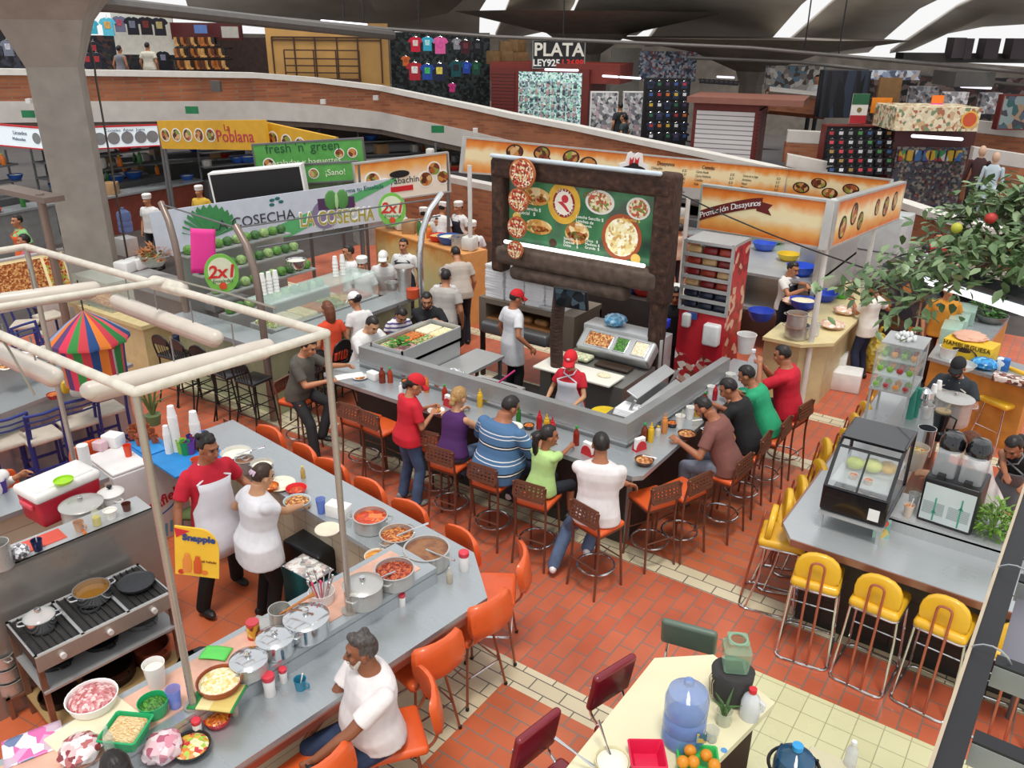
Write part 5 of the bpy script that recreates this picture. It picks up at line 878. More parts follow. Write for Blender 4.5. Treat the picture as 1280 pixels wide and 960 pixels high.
for x, y, r, sx, sy, m_ in ((.20, -.26, .20, 1.15, .62, 'b'), (.645, -.22, .20, 1.1, .8, 'p'), (.895, -.235, .17, 1., .85, 'p'), (.22, -.70, .21, 1.1, .5, 'b'), (.50, -.70, .19, 1., .8, 'b'), (.80, -.66, .27, 1.1, 1.15, 'z'), (.06, -.60, .07, 1, 1, 'y'), (.04, -.74, .06, 1, 1, 'd'), (.33, -.9, .06, 1, 1, 'd'), (.9, -.93, .07, 1, 1, 'y')):
 M_ = {'b': BREAD, 'p': GR, 'z': mottled('cheese_print', ['#f2e8c0', '#e2cc88', '#f8f4dc', '#c8a060', '#e8dca8'], 26, .4, emit=.25), 'y': yl, 'd': mat('#4a2a1c', .4)}[m_]
 pic(t, w * x, h * y, r, M_, mat('#e8e4dc', .4, emit=.15) if m_ == 'p' else (mat('#a8502c', .4, emit=.15) if m_ == 'z' else None), sx, sy)
 if m_ == 'b': pic(t, w * x, h * y - r * sy * .25, r * .8, GR, None, sx, sy * .5, 'filling_picture')
pic(t, w * .40, -h * .30, .175, mat('#e8e0d0', .5, emit=.2), mat('#8a1c24', .5, emit=.2), 1, 1.12, 'round_badge'); b = B(); b.T = TR(w * .4, -h * .31, .009); b.add([(-.10, .02, 0), (-.02, -.03, 0), (.06, -.10, 0), (.12, -.12, 0), (.05, -.03, 0), (-.02, .03, 0)], [(0, 1, 2, 3, 4, 5)]); b.cyl((.02, .07, 0), (.02, .07, .002), .055, n=16); ob('badge_emblem', b, mat('#c02a34', .5, emit=.2), t, 0)
for s, rad, a0 in (('TORTAS', .15, 1), ('Y MAS PIZZAS', .15, -1)):
 for i, ch in enumerate(s):
  a = a0 * (pi / 2 - (i - (len(s) - 1) / 2) * .28); tx(t, ch, w * .4 + rad * cos(a), -h * .30 + rad * 1.12 * sin(a), .055, fw_, rot=a - a0 * pi / 2, z=.0095, ext=.001)
for s, x, y, sz in (('Torta sencilla $', .06, -.45, .065), ('Especial   $', .06, -.52, .07), ('Lonche Sencillo $', .49, -.46, .06), ('Lonches de', .49, -.52, .06), ('pierna, panela', .49, -.575, .045), ('Sencilla  $', .41, -.80, .055), ('Especial  $', .41, -.85, .055), ('Doble      $', .41, -.90, .05), ('Chica   $', .56, -.78, .055), ('Mediana $', .56, -.83, .055), ('Grande  $', .56, -.88, .055)): tx(t, s, w * x, h * y, sz, fw_, 'LEFT', ext=.001, z=.012)
tx(t, 'Clásica', w * .53, -h * .17, .085, mat('#b8641c', .5), 'LEFT', rot=.5, ext=.001, z=.008); tx(t, 'Baguette $', w * .8, -h * .40, .06, yl, 'LEFT', z=.012, ext=.001)
for i, (px, py, r) in enumerate(((654, 217, .21), (649, 250, .165), (647, 284, .155), (645, 312, .13))):
 p = aty(px, py, YB - .22); s_ = thing('pizza_sign', 'round pizza picture on the left post of the menu board, %s from the top' % ('first', 'second', 'third', 'fourth')[i], 'sign', p); b = B(); b.cyl((0, .0, 0), (0, -.03, 0), r, n=26); ob('disc', b, mat('#b86a3a', .5), s_); b = B(); b.cyl((0, -.03, 0), (0, -.04, 0), r * .88, n=24); ob('pizza_picture', b, FOOD['pizza'], s_)
t = thing('tree_trunk_post', 'rough dark tree-trunk post carrying the television', 'post', (-5.35, 8.72, 0)); ob('trunk', B().tube([(0, 0, 0), (.01, .02, .8), (-.01, 0, 1.5), (.02, .01, 2.0)], .085, 12), WOOD, t)
p0 = atd(714, 372, 10.4); t = thing('television', 'flat black television on the tree-trunk post', 'television', aty(714, 373, 8.60), 0); t.rotation_euler = (radians(12), 0, radians(6)); b = B(); b.rb((0, 0, 0), (.46, .045, .27), .012); ob('casing', b, BLACK, t); b = B(); b.box(-.20, -.026, -.115, .20, -.0235, .12); ob('screen', b, mottled('tv_picture', ['#1a2228', '#2c3a44', '#4a5a64', '#14181c', '#6a6a64'], 9, .12, emit=.15), t, 0); ob('bracket', B().cyl((0, .03, 0), (0, .12, -.02), .03), BLACK, t)
# snack cabinet
YF = 10.25; a_, c_ = aty(850, 458, YF), aty(912, 458, YF); fl, fr = aty(862, 305, YF).x - .06, aty(914, 320, YF).x + .02; ht = aty(880, 302, YF).z
FW_ = fr - fl; cx = (fl + fr) / 2; t = thing('snack_cabinet', 'red printed snack cabinet with wire shelves of crisp bags on top', 'snack cabinet', (cx, YF, 0)); zs = .62 * ht; w2 = FW_ / 2; D_ = .62
RP = mottled('red_print', ['#b01c28', '#c02030', '#8a141e', '#b8202c', '#d8a890', '#a01822'], 11, .35)
ob('lower_cabinet', B().box(-w2, 0, 0, w2, D_, zs), mat('#b8202c', .35, var=.08), t, 0); b = B(); b.box(w2, 0, .0, w2 + .006, D_, ht - .04); ob('side_print', b, RP, t, 0); b = B(); b.box(-w2, -.01, ht - .04, w2 + .006, D_, ht); ob('top', b, STEEL, t, 0); ob('back', B().box(-w2, D_ - .02, zs, w2, D_, ht), mat('#4a2020', .5), t, 0)
for s in (-1, 1): ob('corner_post', B().box(s * w2 - .018, -.012, zs, s * w2 + .018, .024, ht), STEEL, t, 0)
ns = 6; CR = [mat('#8a1c20', .3, var=.2, bump=.3), mat('#c8a070', .3, var=.3, bump=.3), mat('#22283f', .3, var=.2, bump=.3), mat('#a83a24', .3, var=.3, bump=.3)]
for k in range(ns):
 z = zs + (ht - .06 - zs) * k / ns + .02; b = B(); b.box(-w2, -.015, z - .012, w2, D_, z); b.box(-w2, -.02, z - .02, w2, -.012, z + .03); ob('shelf', b, STEEL, t, 0)
 for i in range(3): b = B(); b.T = TR(-w2 + FW_ * (i + .5) / 3, .10, z + .055) @ RX(-.25); b.rb((0, 0, 0), (FW_ / 3.3, .09, .10), .03); o = ob('snack_bag', b, CR[2 if k < 2 else (0, 3, 1)[(i + k) % 3]]); o.location = t.location; tag(o, 'small bag of crisps on the wire shelves of the red cabinet', 'snack bag', 'crisp bags in the red cabinet')
b = B(); b.rb((w2 - .06, -.07, zs * .84), (.22, .14, .30), .03); o = tag(ob('towel_dispenser', b, mat('#d8d8d8', .4), None, 35, None, (cx - .08, YF, 0)), 'white paper towel dispenser on the red cabinet', 'dispenser'); b = B(); b.rb((-w2 + .14, -.05, zs * .92), (.12, .1, .2), .03); tag(ob('soap_dispenser', b, mat('#c8c8c4', .3), None, 35, None, (cx, YF, 0)), 'soap dispenser on the red cabinet', 'dispenser')
b = B(); b.rings([[(x * q, -.008 - d_, z) for x, z in ((-w2, .3), (w2 - .02, .3), (w2 - .03, .88), (.05, .98), (-.02, .80), (-.14, .92), (-w2, 1.0))] for q, d_ in ((1, 0), (1, .004))]); ob('cup_picture', b, mottled('splash_print', ['#e8dcd8', '#c8303a', '#f2ece8', '#8a3a2c', '#d8b0a0', '#a8202c'], 13, .4), t, 0)
t = thing('blue_plate_sign', 'small blue tag hung under the wire shelves', 'tag', (cx - .12, YF - .03, zs - .06)); ob('tag', B().rb((0, 0, 0), (.13, .012, .1), .005, 1), mat('#2a4a8a', .5), t)
# steel items at the far end of the bar
bottle('large clear water bottle with a blue label at the end of the bar', at(938, 470, 1.05), '#d8e4ea', '#e8e8ec', r=.06, h=.36, liquid=None, al=.45); cup('white plastic bucket at the end of the bar', at(931, 440, 1.05), '#dcdcda', .13, .26, 'bucket'); cup('white tub behind the red polo', at(912, 478, 1.05), '#e8e8e4', .06, .12, 'tub'); bowl('green plastic bowl before the red polo', at(930, 492, 1.05), .08, .05, '#2f9a7a', None)
# ---------------------------------------------------------------- juice stall with yellow stools
t = thing('juice_counter', 'steel bar counter of the juice stall with yellow stools round it', 'counter')
b = B(); b.prism([(-1.64, 6.68), (-1.50, 6.46), (1.4, 6.46), (1.4, 7.15), (-1.30, 7.15), (-1.30, 10.4), (-1.64, 10.4)], .95, 1.0); ob('worktop', b, steel('bright_counter', '#c2c6c8', .30, (2, 18, 2)), t, 20)
b = B(); b.prism([(-1.32, 7.12), (1.4, 7.12), (1.4, 7.62), (-.86, 7.62), (-.86, 10.4), (-1.32, 10.4)], 1.10, 1.14); b.prism([(-1.32, 7.12), (1.4, 7.12), (1.4, 7.14), (-1.30, 7.14), (-1.30, 10.4), (-1.32, 10.4)], .95, 1.12); ob('raised_ledge', b, STEEL, t, 20)
b = B(); b.prism([(-1.42, 6.75), (1.4, 6.75), (1.4, 7.58), (-.9, 7.58), (-.9, 10.4), (-1.42, 10.4)], 0, .95); ob('base', b, bricks('dark_base_tile', '#34322f', '#2e2c2a', '#1e1c1a', .3, .3, .006, .35, offset=0, rot=(radians(90), 0, 0)), t, 20); b = B(); b.box(-1.50, 6.445, .94, 1.4, 6.462, 1.004); b.box(-1.655, 6.7, .94, -1.638, 10.4, 1.004); ob('edge_trim', b, mat('#a87a68', .3, .6), t, 0)
for i, x in enumerate((-1.22, -.70, -.20, .32, .86)): YST.put((x, 6.44 - .02 * (i % 2), 0), radians((8, -4, -6, 3, 0)[i]), 'yellow stool along the short side of the juice bar, %s from the corner' % ('first', 'second', 'third', 'fourth', 'fifth')[i])
YST.put((-1.66, 6.86, 0), radians(-78), 'yellow stool at the corner of the juice bar, turned sideways')
for i, (y, x) in enumerate(((7.25, -1.64), (7.6, -1.62), (8.06, -1.58), (8.58, -1.66), (8.95, -1.56), (9.42, -1.58), (9.86, -1.57), (10.7, -1.6), (11.1, -1.55))): YST.put((x, y, 0), radians(-64 + (i * 37 % 15) - 7), 'yellow stool along the long side of the juice bar, %s from the corner' % ('second', 'third', 'fourth', 'fifth', 'sixth', 'seventh', 'eighth', 'ninth', 'tenth')[i])
# display case
t = thing('display_case', 'black food display case with slanted glass on a low steel stand', 'display case', (-1.11, 6.80, 1.0)); w = .26
b = B(); [b.box(x - .012, y - .012, 0, x + .012, y + .012, .16) for x in (-.24, .24) for y in (.02, .86)]; b.box(-.27, -.02, .15, .27, .90, .175); ob('stand', b, STEEL, t, 0)
pf = [(.02, .20), (.02, .42), (.30, .70), (.42, .75), (.85, .75), (.85, .20)]
b = B(); [b.tube([(s * w, y, z) for y, z in pf], .016, 8, True) for s in (-1, 1)]; b.tube([(-w, .02, .42), (w, .02, .42)], .012, 8); b.tube([(-w, .30, .70), (w, .30, .70)], .014, 8); b.tube([(0, .02, .42), (0, .30, .70)], .009, 8); b.box(-w, .0, .20, w, .03, .41); b.box(-w, .02, .19, w, .86, .24); b.box(-w, .38, .735, w, .86, .76); ob('case_frame', b, mat('#16151a', .18, coat=.5), t, 20)
b = B(); b.quad((-w, .02, .42), (w, .02, .42), (w, .30, .70), (-w, .30, .70)); [b.add([(s * w, y, z) for y, z in pf], [tuple(range(6))]) for s in (-1, 1)]; ob('glass', b, glass('#eef2f4', .02, .14), t, 0); b = B(); b.box(-w + .02, .10, .44, w - .02, .82, .45); ob('shelf', b, glass('#dfe8e8', .05, .4), t, 0); b = B(); b.box(.13, -.004, .22, .22, 0, .33); ob('price_card', b, WHITE, t, 0)
DP = Proto(lambda: cup('x', (0, 0, 0), '#c87a4a', .038, .05, 'dessert_cup', m=glass('#e8d8c8', .1, .6), fill=FOOD['salsa']))
for i, (x, y, z) in enumerate(((-.18, .12, .24), (-.06, .14, .24), (.07, .12, .24), (.18, .15, .24), (-.16, .26, .24), (-.03, .28, .24), (.1, .27, .24), (.05, .2, .45), (-.08, .22, .45))): DP.put((-1.11 + x, 6.80 + y, 1.0 + z), 0, 'small dessert cup inside the glass display case', 'dessert cups in the display case')
for i, (x, y, r, c) in enumerate(((-.12, .42, .08, '#b8c85a'), (.02, .45, .09, '#c8d070'), (.14, .5, .08, '#d8b050'))): b = B(); b.sph((0, 0, r * .7), (r, r * .9, r * .7)); tag(ob('melon_piece', b, mat(c, .5, var=.2), None, 50, None, (-1.11 + x, 6.80 + y, 1.45)), 'wedge of pale green melon in the display case', 'melon', 'melon wedges in the display case')
# juice dispenser
t = thing('juice_dispenser', 'twin-tank cold drink dispenser with black domes', 'drink dispenser', (-.42, 7.40, 1.14), radians(-4)); b = B(); b.rb((0, 0, .215), (.44, .42, .43), .02); ob('housing', b, mat('#17171b', .3), t); b = B(); b.box(-.20, -.215, .03, .20, -.211, .38); ob('front_panel', b, mat('#c8d2d2', .4, var=.04), t, 0)
b = B(); [b.box(-.19 + .2 * k, -.217, .10 + .012 * i, -.02 + .2 * k, -.2115, .104 + .012 * i) for k in range(2) for i in range(10)]; ob('vent_slots', b, mat('#8a9494', .5), t, 0); tm = mat('#3a9a7a', .5); b = B(); [b.box(-.10 + .2 * k, -.2175, .04, -.088 + .2 * k, -.2116, .26 + .05 * k) for k in range(2)]; [b.add([(-.115 + .2 * k, -.2175, .11 + .1 * k), (-.073 + .2 * k, -.2175, .11 + .1 * k), (-.094 + .2 * k, -.2175, .15 + .1 * k)], [(0, 1, 2)]) for k in range(2)]; ob('printed_arrows', b, tm, t, 0)
for s in (-1, 1):
 b = B(); b.rb((s * .105, .02, .54), (.18, .32, .26), .03); ob('tank', b, glass('#e2e6ea', .03, .35), t); b = B(); b.lathe([(.10, 0), (.105, .03), (.10, .08), (.07, .13), (.0, .145)], 22, (s * .105, .02, .65), 1, 1.25); ob('dome_lid', b, mat('#101014', .15, coat=.6), t); b = B(); b.box(s * .105 - .03, -.20, .42, s * .105 + .03, -.12, .47); ob('tap', b, BLACK, t, 0)
def leafy(label, loc, n, R, H, c, name='herb_bunch', seed=1, lw=.012, ll=.07, cat='herbs', st='#8aa860'):
 rr = random.Random(seed); t = thing(name, label, cat, loc); b = B(); s_ = B()
 for i in range(n):
  a = rr.uniform(0, 2 * pi); r = R * sqrt(rr.random()); p = V((r * cos(a), r * sin(a), H * rr.uniform(.1, 1) * (1 - .5 * r / R))); d = V((cos(a) + rr.uniform(-.6, .6), sin(a) + rr.uniform(-.6, .6), rr.uniform(-.5, .9))).normalized(); q = d.cross(V((0, 0, 1))).normalized() * lw * rr.uniform(.7, 1.3); L_ = ll * rr.uniform(.7, 1.3)
  b.add([p, p + d * L_ * .5 + q, p + d * L_, p + d * L_ * .5 - q], [(0, 1, 2, 3)])
  if i % 12 == 0: s_.caps((0, 0, 0), p, .004, n=5, k=1)
 ob('leaves', b, mat(c, .6, var=.35, sc=14), t, 0); ob('stems', s_, mat(st, .6), t); return t
leafy('big bunch of fresh green herbs on the juice bar ledge', at(1240, 665, 1.14), 420, .17, .34, '#6f9a34', seed=3)
cup('clear cup of orange drink with a dome lid beside the display case', at(1134, 645, 1.14), r=.045, h=.12, m=glass('#f0e0d0', .1, .5), fill=FOOD['salsa'], straw='#e8e8e8'); cup('clear upturned plastic cup beside the orange drink', at(1141, 630, 1.14), r=.05, h=.11, m=glass('#d8dcdc', .1, .4))
t = thing('table_card', 'small folded card with a red flower standing on the bar', 'card', (-.86, 6.93, 1.0), .4); b = B(); b.T = RX(radians(-12)); b.box(-.07, 0, 0, .07, .004, .18); ob('card', b, mottled('card_print', ['#8ab0a8', '#a8c8b8', '#c8b060', '#6a9a90'], 22, .5), t, 0); pic(t, 0, .16, .04, mat('#d84a20', .5)) ; t.children[1].rotation_euler = (pi / 2, 0, 0)
# behind the case: jars, fruit cabinet, blender
t = thing('blender', 'countertop blender with a black jug on the ledge', 'blender', at(1171, 548, 1.14)); b = B(); b.lathe([(0, 0), (.085, 0), (.08, .08), (.06, .1), (0, .1)], 18); b.lathe([(.06, .1), (.085, .30), (.07, .31), (0, .31)], 18); b.tube([(.08, 0, .28), (.14, 0, .26), (.13, 0, .14), (.07, 0, .13)], .01, 6); ob('jug', b, mat('#1c1f22', .2), t); b = B(); b.cyl((0, 0, .31), (0, 0, .33), .075, n=16); b.caps((.02, 0, .33), (.05, .02, .40), .008); ob('lid', b, mat('#b8a078', .4), t)
pot('tall steel canister behind the display case', at(1152, 568, 1.14), .085, .3, None, None, m=CHROME, handles=False, name='canister'); cup('clear tub of oranges and mangoes behind the display case', at(1141, 585, 1.14), r=.11, h=.24, m=glass('#e8e0d0', .1, .4), fill=FOOD['fruit'], name='fruit_tub'); pot('large steel stockpot with a lid beside the newspaper reader', at(1187, 528, 1.0), .19, .30, None, 'metal', m=ALU); cup('clear tub beside the juice blender', at(1155, 522, 1.14), r=.08, h=.16, m=glass('#e2e2e0', .1, .5))
t = thing('juicer', 'chrome citrus juicer near the cup tower', 'juicer', at(1150, 520, 1.14)); b = B(); b.lathe([(0, 0), (.08, 0), (.08, .12), (.05, .14), (.05, .2), (.09, .24), (.08, .30), (.03, .34), (0, .34)], 18); ob('body', b, CHROME, t)
for (px, py, n, c) in ((1160, 520, 'white foam cups, tallest on the juice bar', '#f0f0ee'), (1166, 515, 'white foam cups behind the tallest', '#f0f0ee')): cupstack('tower of ' + n, at(px, py, 1.0), 22, s=.9)
for i, (px, py) in enumerate(((1135, 522), (1142, 520))): b = B(); b.lathe([(.055, 0), (.04, .34), (0, .34)], 16); tag(ob('cup_tower', b, mat('#2f8a78', .5), None, 35, None, at(px, py, 1.14)), 'tower of teal plastic cups beside the fruit cabinet, %s' % ('nearer' if i == 0 else 'farther'), 'cups')
t = thing('fruit_cabinet', 'glass cabinet of apples and limes on steel legs over the juice bar', 'cabinet', (-1.38, 9.15, 1.0)); b = B(); [b.box(x - .012, y - .012, 0, x + .012, y + .012, .50) for x in (-.17, .22) for y in (.0, .62)]; b.box(-.19, -.02, .48, .24, .64, .50); [b.tube([(x, y, .5), (x, y, .95)], .008, 6) for x in (-.18, .23) for y in (0, .62)]; b.box(-.19, .2, .95, .24, .66, .962); ob('frame', b, STEEL, t, 0); b = B(); b.box(-.18, -.01, .50, -.176, .63, .95); b.box(.226, -.01, .5, .23, .63, .95); b.quad((-.18, -.02, .5), (.23, -.02, .5), (.23, .2, .95), (-.18, .2, .95)); b.box(-.18, .0, .66, .23, .63, .665); b.box(-.18, .1, .80, .23, .63, .805); ob('glass', b, glass('#dcebe6', .02, .2), t, 0)
AP = [Proto(lambda c=c, n=n: (lambda t: (ob('fruit_body', B().lathe([(0, .004), (.02, 0), (.036, .022), (.037, .04), (.028, .06), (.008, .062), (0, .058)], 14), mat(c, .35), t), ob('stem', B().cyl((0, 0, .058), (.004, 0, .075), .003, n=5), mat('#4a3420', .6), t), t)[2])(thing(n, 'x', n))) for c, n in (('#7aa83a', 'lime'), ('#a8242c', 'apple'), ('#d8882a', 'orange'))]
rr = random.Random(9)
for k, (z, y0) in enumerate(((.505, .03), (.67, .10), (.81, .2))):
 for i in range(8): q = AP[(i * 7 + k * 5 + i // 3) % 3 if i % 4 else 0]; q.put((-1.38 - .13 + .1 * (i % 4), 9.15 + y0 + .14 * (i // 4), 1.0 + z), i, 'piece of fruit displayed in the glass fruit cabinet', 'fruit in the glass cabinet')
EG = Proto(lambda: tag(ob('egg', B().sph((0, 0, .026), (.022, .022, .028), 10, 7), mat('#e2e4e4', .4)), 'x', 'egg'))
for i in range(26): a = i * 2.4; r = .025 * sqrt(i % 18); EG.put((-1.36 + r * cos(a), 9.58 + r * sin(a), 1.96 + (.04 if i >= 18 else 0)), 0, 'white egg in the heap on top of the fruit cabinet', 'eggs on the fruit cabinet')
person('man in a black cap reading a newspaper behind the juice bar', (-.86, 10.62, 0), rz=radians(172), h=1.70, sit=.72, lean=8, hair=('short', 'k'), hat=('cap', '#1a1a1e'), shirt=('#2c3238', .7), pants=('#22242a', 1), apron=('#c8c4b8', -.1), hl=(-.70, 10.2, 1.10), hr=(-1.08, 10.2, 1.10), head=(14, 0, 0), beard=('mb', 'k'), skin='b')
sheet('newspaper', 'newspaper held by the man in the black cap', 'newspaper', (-.88, 10.1, 1.10), .46, .34, mottled('newsprint2', ['#d8d2cc', '#a8705a', '#b8a89c', '#e8e4de', '#8a4a3c'], 9, .6), .1, .004, .03)
person('woman with light brown hair reaching across behind the drink dispenser', (at(1216, 548, 1.4).x + .25, at(1216, 548, 1.4).y - .12, 0), rz=radians(100), h=1.58, female=True, hair=('short', 'r'), shirt=('#d8d0cc', .3), pants=('#3a3c44', 1), hl=at(1150, 592, 1.2), lean=22, head=(16, 0, 0), skin='c')
person('woman in a black tank top and grey apron bending over the herbs', (at(1266, 565, 1.3).x + .12, at(1266, 565, 1.3).y + .3, 0), rz=radians(160), h=1.60, female=True, hair=('tail', 'k'), shirt=('#1a1a1c', .0), pants=('#2a2a30', 1), apron=('#8a8c90', -.3), lean=34, hr=at(1262, 628, 1.2), hl=at(1275, 625, 1.18), head=(18, 0, 0), skin='b')
# counter across the juice stall
t = thing('rear_counter', 'pale steel counter with boxes behind the newspaper reader', 'counter'); RC = [at(x, y, .97) for x, y in ((1160, 446), (1290, 484), (1302, 462), (1226, 441), (1262, 396), (1196, 394))]; cc = sum(RC, V()) / 6; b = B(); b.prism([(p.x, p.y) for p in RC], .92, .97); ob('worktop', b, TOPSTEEL, t, 20); b = B(); b.prism([(p.x + (cc.x - p.x) * .05, p.y + (cc.y - p.y) * .05) for p in RC], 0, .92); ob('base', b, mat('#c8883a', .6, var=.15), t, 20)
box_thing('carton', 'yellow printed carton on the pale steel counter', 'carton', at(1210, 448, .97), (.62, .36, .26), mat('#e0b828', .5), -.2); t = bpy.context.scene.objects['carton.001']
text('HAMBURGUESA', .085, mat('#2a2018', .6), t, TR(0, -.184, .215) @ RX(pi / 2)); b = B(); b.T = TR(.0, -.182, .10) @ RX(pi / 2) @ MX.Diagonal((1, .6, 1, 1)); b.torus((0, 0, 0), .15, .012, 24, 5); b.sph((-.05, .09, 0), (.12, .05, .006)); ob('printed_emblem', b, mat('#3a2418', .6), t)
bagged('pink paper sack on top of the yellow carton', at(1212, 425, 1.2), .22, mat('#d8a890', .7, bump=.4), sz=.25, seed=21); bagged('bright blue plastic bag on the pale counter', at(1229, 460, .97), .16, mottled('blue_bag2', ['#3a9ad8', '#7ac0ec', '#2a7ab8'], 20, .25, bump=.5), sz=.45, seed=22); box_thing('blue_tin', 'blue and white printed tin beside the blue bag', 'tin', at(1252, 462, .97), (.16, .12, .16), mottled('tin_print', ['#2a6ab0', '#e8e8e8', '#3a7ac0'], 16, .4)); box_thing('egg_tray', 'tray of wrapped rolls at the photo edge', 'tray', at(1262, 477, .97), (.4, .22, .07), mottled('rolls', ['#8a5a4a', '#c8b0a8', '#5a3a34', '#e0d4cc'], 22, .5, bump=.5))
cup('white plastic tub by the yellow carton', at(1184, 447, .97), r=.12, h=.16, c='#e6e6e2', name='tub'); bowl('wide clear bowl by the yellow carton', at(1202, 462, .97), .17, .09, glass('#dfe6e6', .05, .4)); leafy('leafy plant pot on the far side counter', at(1232, 398, .97), 160, .2, .45, '#4a7a3a', name='potted_plant', cat='plant', seed=8, lw=.03, ll=.12); bowl('wide grey basin on the far side counter', at(1238, 402, .97), .24, .12, '#6a6e6a'); t = None
for i, (x, y, z) in enumerate([at(x, y, .97) for x, y in ((1187, 424), (1196, 412), (1206, 401))]): box_thing('glass_box', 'clear glass box of green drinks on the long steel counter, %s' % ('nearest', 'middle', 'farthest')[i], 'display box', (x, y, z), (.26, .5, .22), glass('#bfe0d0', .05, .5), .05)
YC = Proto(lambda: mk_vinyl_chair(YEL, True)()); YC.put(at(1240, 553, 0), radians(150), 'yellow padded chair with copper legs behind the juice stall')
# ---------------------------------------------------------------- breakfast stall with the orange sign band
t = thing('breakfast_counter', 'cream topped counter of the breakfast stall', 'counter'); b = B(); b.prism([(-3.5, 11.40), (-2.95, 11.40), (-2.58, 11.75), (-2.58, 15.2), (-3.3, 15.2), (-3.3, 12.25), (-3.5, 12.2)], .95, 1.0); ob('worktop', b, mat('#d8c896', .4, var=.06), t, 20); b = B(); b.prism([(-3.5, 11.5), (-2.98, 11.5), (-2.68, 11.8), (-2.68, 15.2), (-3.2, 15.2), (-3.2, 12.2), (-3.5, 12.15)], 0, .95); ob('base', b, mat('#c8b88c', .5, var=.1), t, 20)
pot('two-tier steel steamer on the cream counter', at(995, 422, 1.0), .17, .20, None, None, m=ALU); pot('steel pot standing on the steamer', at(995, 408, 1.21), .14, .20, FOOD['mole'], None, m=ALU); pot('clear jug beside the steamer', at(1018, 420, 1.0), .06, .2, None, None, m=glass('#e8e8e4', .1, .5), handles=False, name='jug')
for (px, py, r, h, c, n, f) in ((1027, 375, .25, .14, '#2a4ac0', 'deep blue plastic tub in front of the cook', None), (1003, 385, .22, .15, '#3050c8', 'blue plastic tub with bags beside the cook', 'cheese'), (1000, 343, .24, .16, '#2a58d0', 'upturned blue basin behind the cook', None), (985, 325, .2, .12, '#e0c030', 'yellow basin on the back shelf', None), (965, 303, .26, .12, '#4ab04a', 'green basin at the top of the back shelf', None), (955, 312, .22, .14, '#3a60d0', 'blue basin under the green one', None), (1050, 372, .12, .08, '#5ac84a', 'green scoop tub on the cream counter', 'chile'), (950, 400, .2, .16, '#2848c0', 'blue bucket on a carton behind the red cabinet', None)): bowl(n, at(px, py, 1.0 if py > 360 else 1.35), r, h, c, FOOD[f] if f else None)
for (px, py, n) in ((1040, 410, 'clear bag of peeled shrimp on the cream counter'), (1055, 392, 'clear bag of sliced onion on the cream counter'), (991, 380, 'clear bag of bread in the blue tub')): bagged(n, at(px, py, 1.0), .17, mottled('food_bag', ['#e8c8b0', '#d8a890', '#f2e8e0', '#e0b8a0'], 22, .3, bump=.4), sz=.35, seed=px)
b = B(); [b.box(*q) for q in ((-5.2, 13.4, 0, -5.15, 16, 2.0), (-3.4, 13.4, 0, -3.45, 16, 1.9), (-5.2, 13.4, 1.3, -3.4, 16, 1.345), (-5.2, 13.4, .7, -3.4, 16, .75))]; tag(ob('back_shelf', b, STEEL, None, 0), 'steel shelving with basins behind the breakfast cook', 'shelf'); box_thing('steel_hopper', 'grey steel hopper with a soap bottle on the back shelf', 'hopper', (-3.7, 14.3, 1.345), (.4, .4, .45), STEEL)
person('cook in a white shirt and dark apron passing food over the breakfast counter', at(972, 442, 0), rz=radians(-106), h=1.62, hair=('short', 'k'), shirt=('#e4e2de', .6), pants=('#1c1c22', 1), apron=('#1c2030', -.35), hl=at(1010, 357, 1.35), hr=at(1004, 362, 1.25), head=(18, 0, 0))
person('man in a white shirt standing at the outer side of the breakfast counter', at(1072, 474, 0), rz=radians(75), h=1.62, hair=('short', 'k'), shirt=('#e6e2da', .7), pants=('#26304a', 1), hl=at(1066, 376, 1.22), hr=at(1100, 372, 1.25), head=(8, 0, 0), skin='b', hem=-.14)
for (px, py, d_, c, n) in ((1015, 478, (.3, .3, .4), '#b8b4a8', 'grey bin with a white bag beside the breakfast stall'), (1030, 470, (.6, .45, .42), '#dcdcd8', 'white foam box under the cream counter'), (1053, 484, (.5, .4, .3), '#e6e6e4', 'white foam box on the floor tiles'), (1022, 452, (.4, .4, .55), '#8a6a4a', 'brown carton under the cream counter'), (985, 470, (.45, .4, .4), '#7a5a3c', 'brown carton behind the red polo')): box_thing('foam_box' if 'foam' in n else ('waste_bin' if 'bin' in n else 'carton'), n, 'box', at(px, py, 0), d_, mat(c, .6, var=.1), .15, .02)
t = thing('net_sack', 'yellow net sack of potatoes behind the man in white', 'sack', at(1090, 463, 0)); b = B(); b.lathe([(0, 0), (.17, .02), (.2, .2), (.18, .5), (.1, .62), (.03, .66), (0, .66)], 16); ob('sack', b, mottled('potato_sack', ['#c8a830', '#d8bc4a', '#a8882a', '#e0cc6a'], 20, .6, bump=.8), t); ob('knot', B().caps((0, 0, .65), (.03, 0, .74), .025), mat('#c8a830', .7), t)
t = thing('fridge', 'tall dark drinks refrigerator standing in the aisle with a bag on top', 'refrigerator', atd(1128, 400, 13.6).xy.to_3d(), radians(-6)); b = B(); b.rb((0, 0, .85), (.75, .7, 1.70), .03); ob('body', b, mat('#39404c', .35, var=.15), t); b = B(); b.box(-.36, -.36, .1, .36, -.352, 1.6); ob('door', b, mottled('fridge_print', ['#5a3a24', '#3a3038', '#c87a3a', '#2a2c38', '#4a4048'], 6, .3), t, 0); b = B(); b.box(.31, -.39, .7, .34, -.35, 1.2); ob('handle', b, CHROME, t, 0)
p_ = t.location; bagged('silver plastic bag on top of the dark refrigerator', (p_.x, p_.y, 1.70), .22, mottled('silver_bag', ['#8a8e92', '#b8bcc0', '#5a5e62', '#d8dadc'], 18, .25, bump=.5), sz=.5, seed=31)
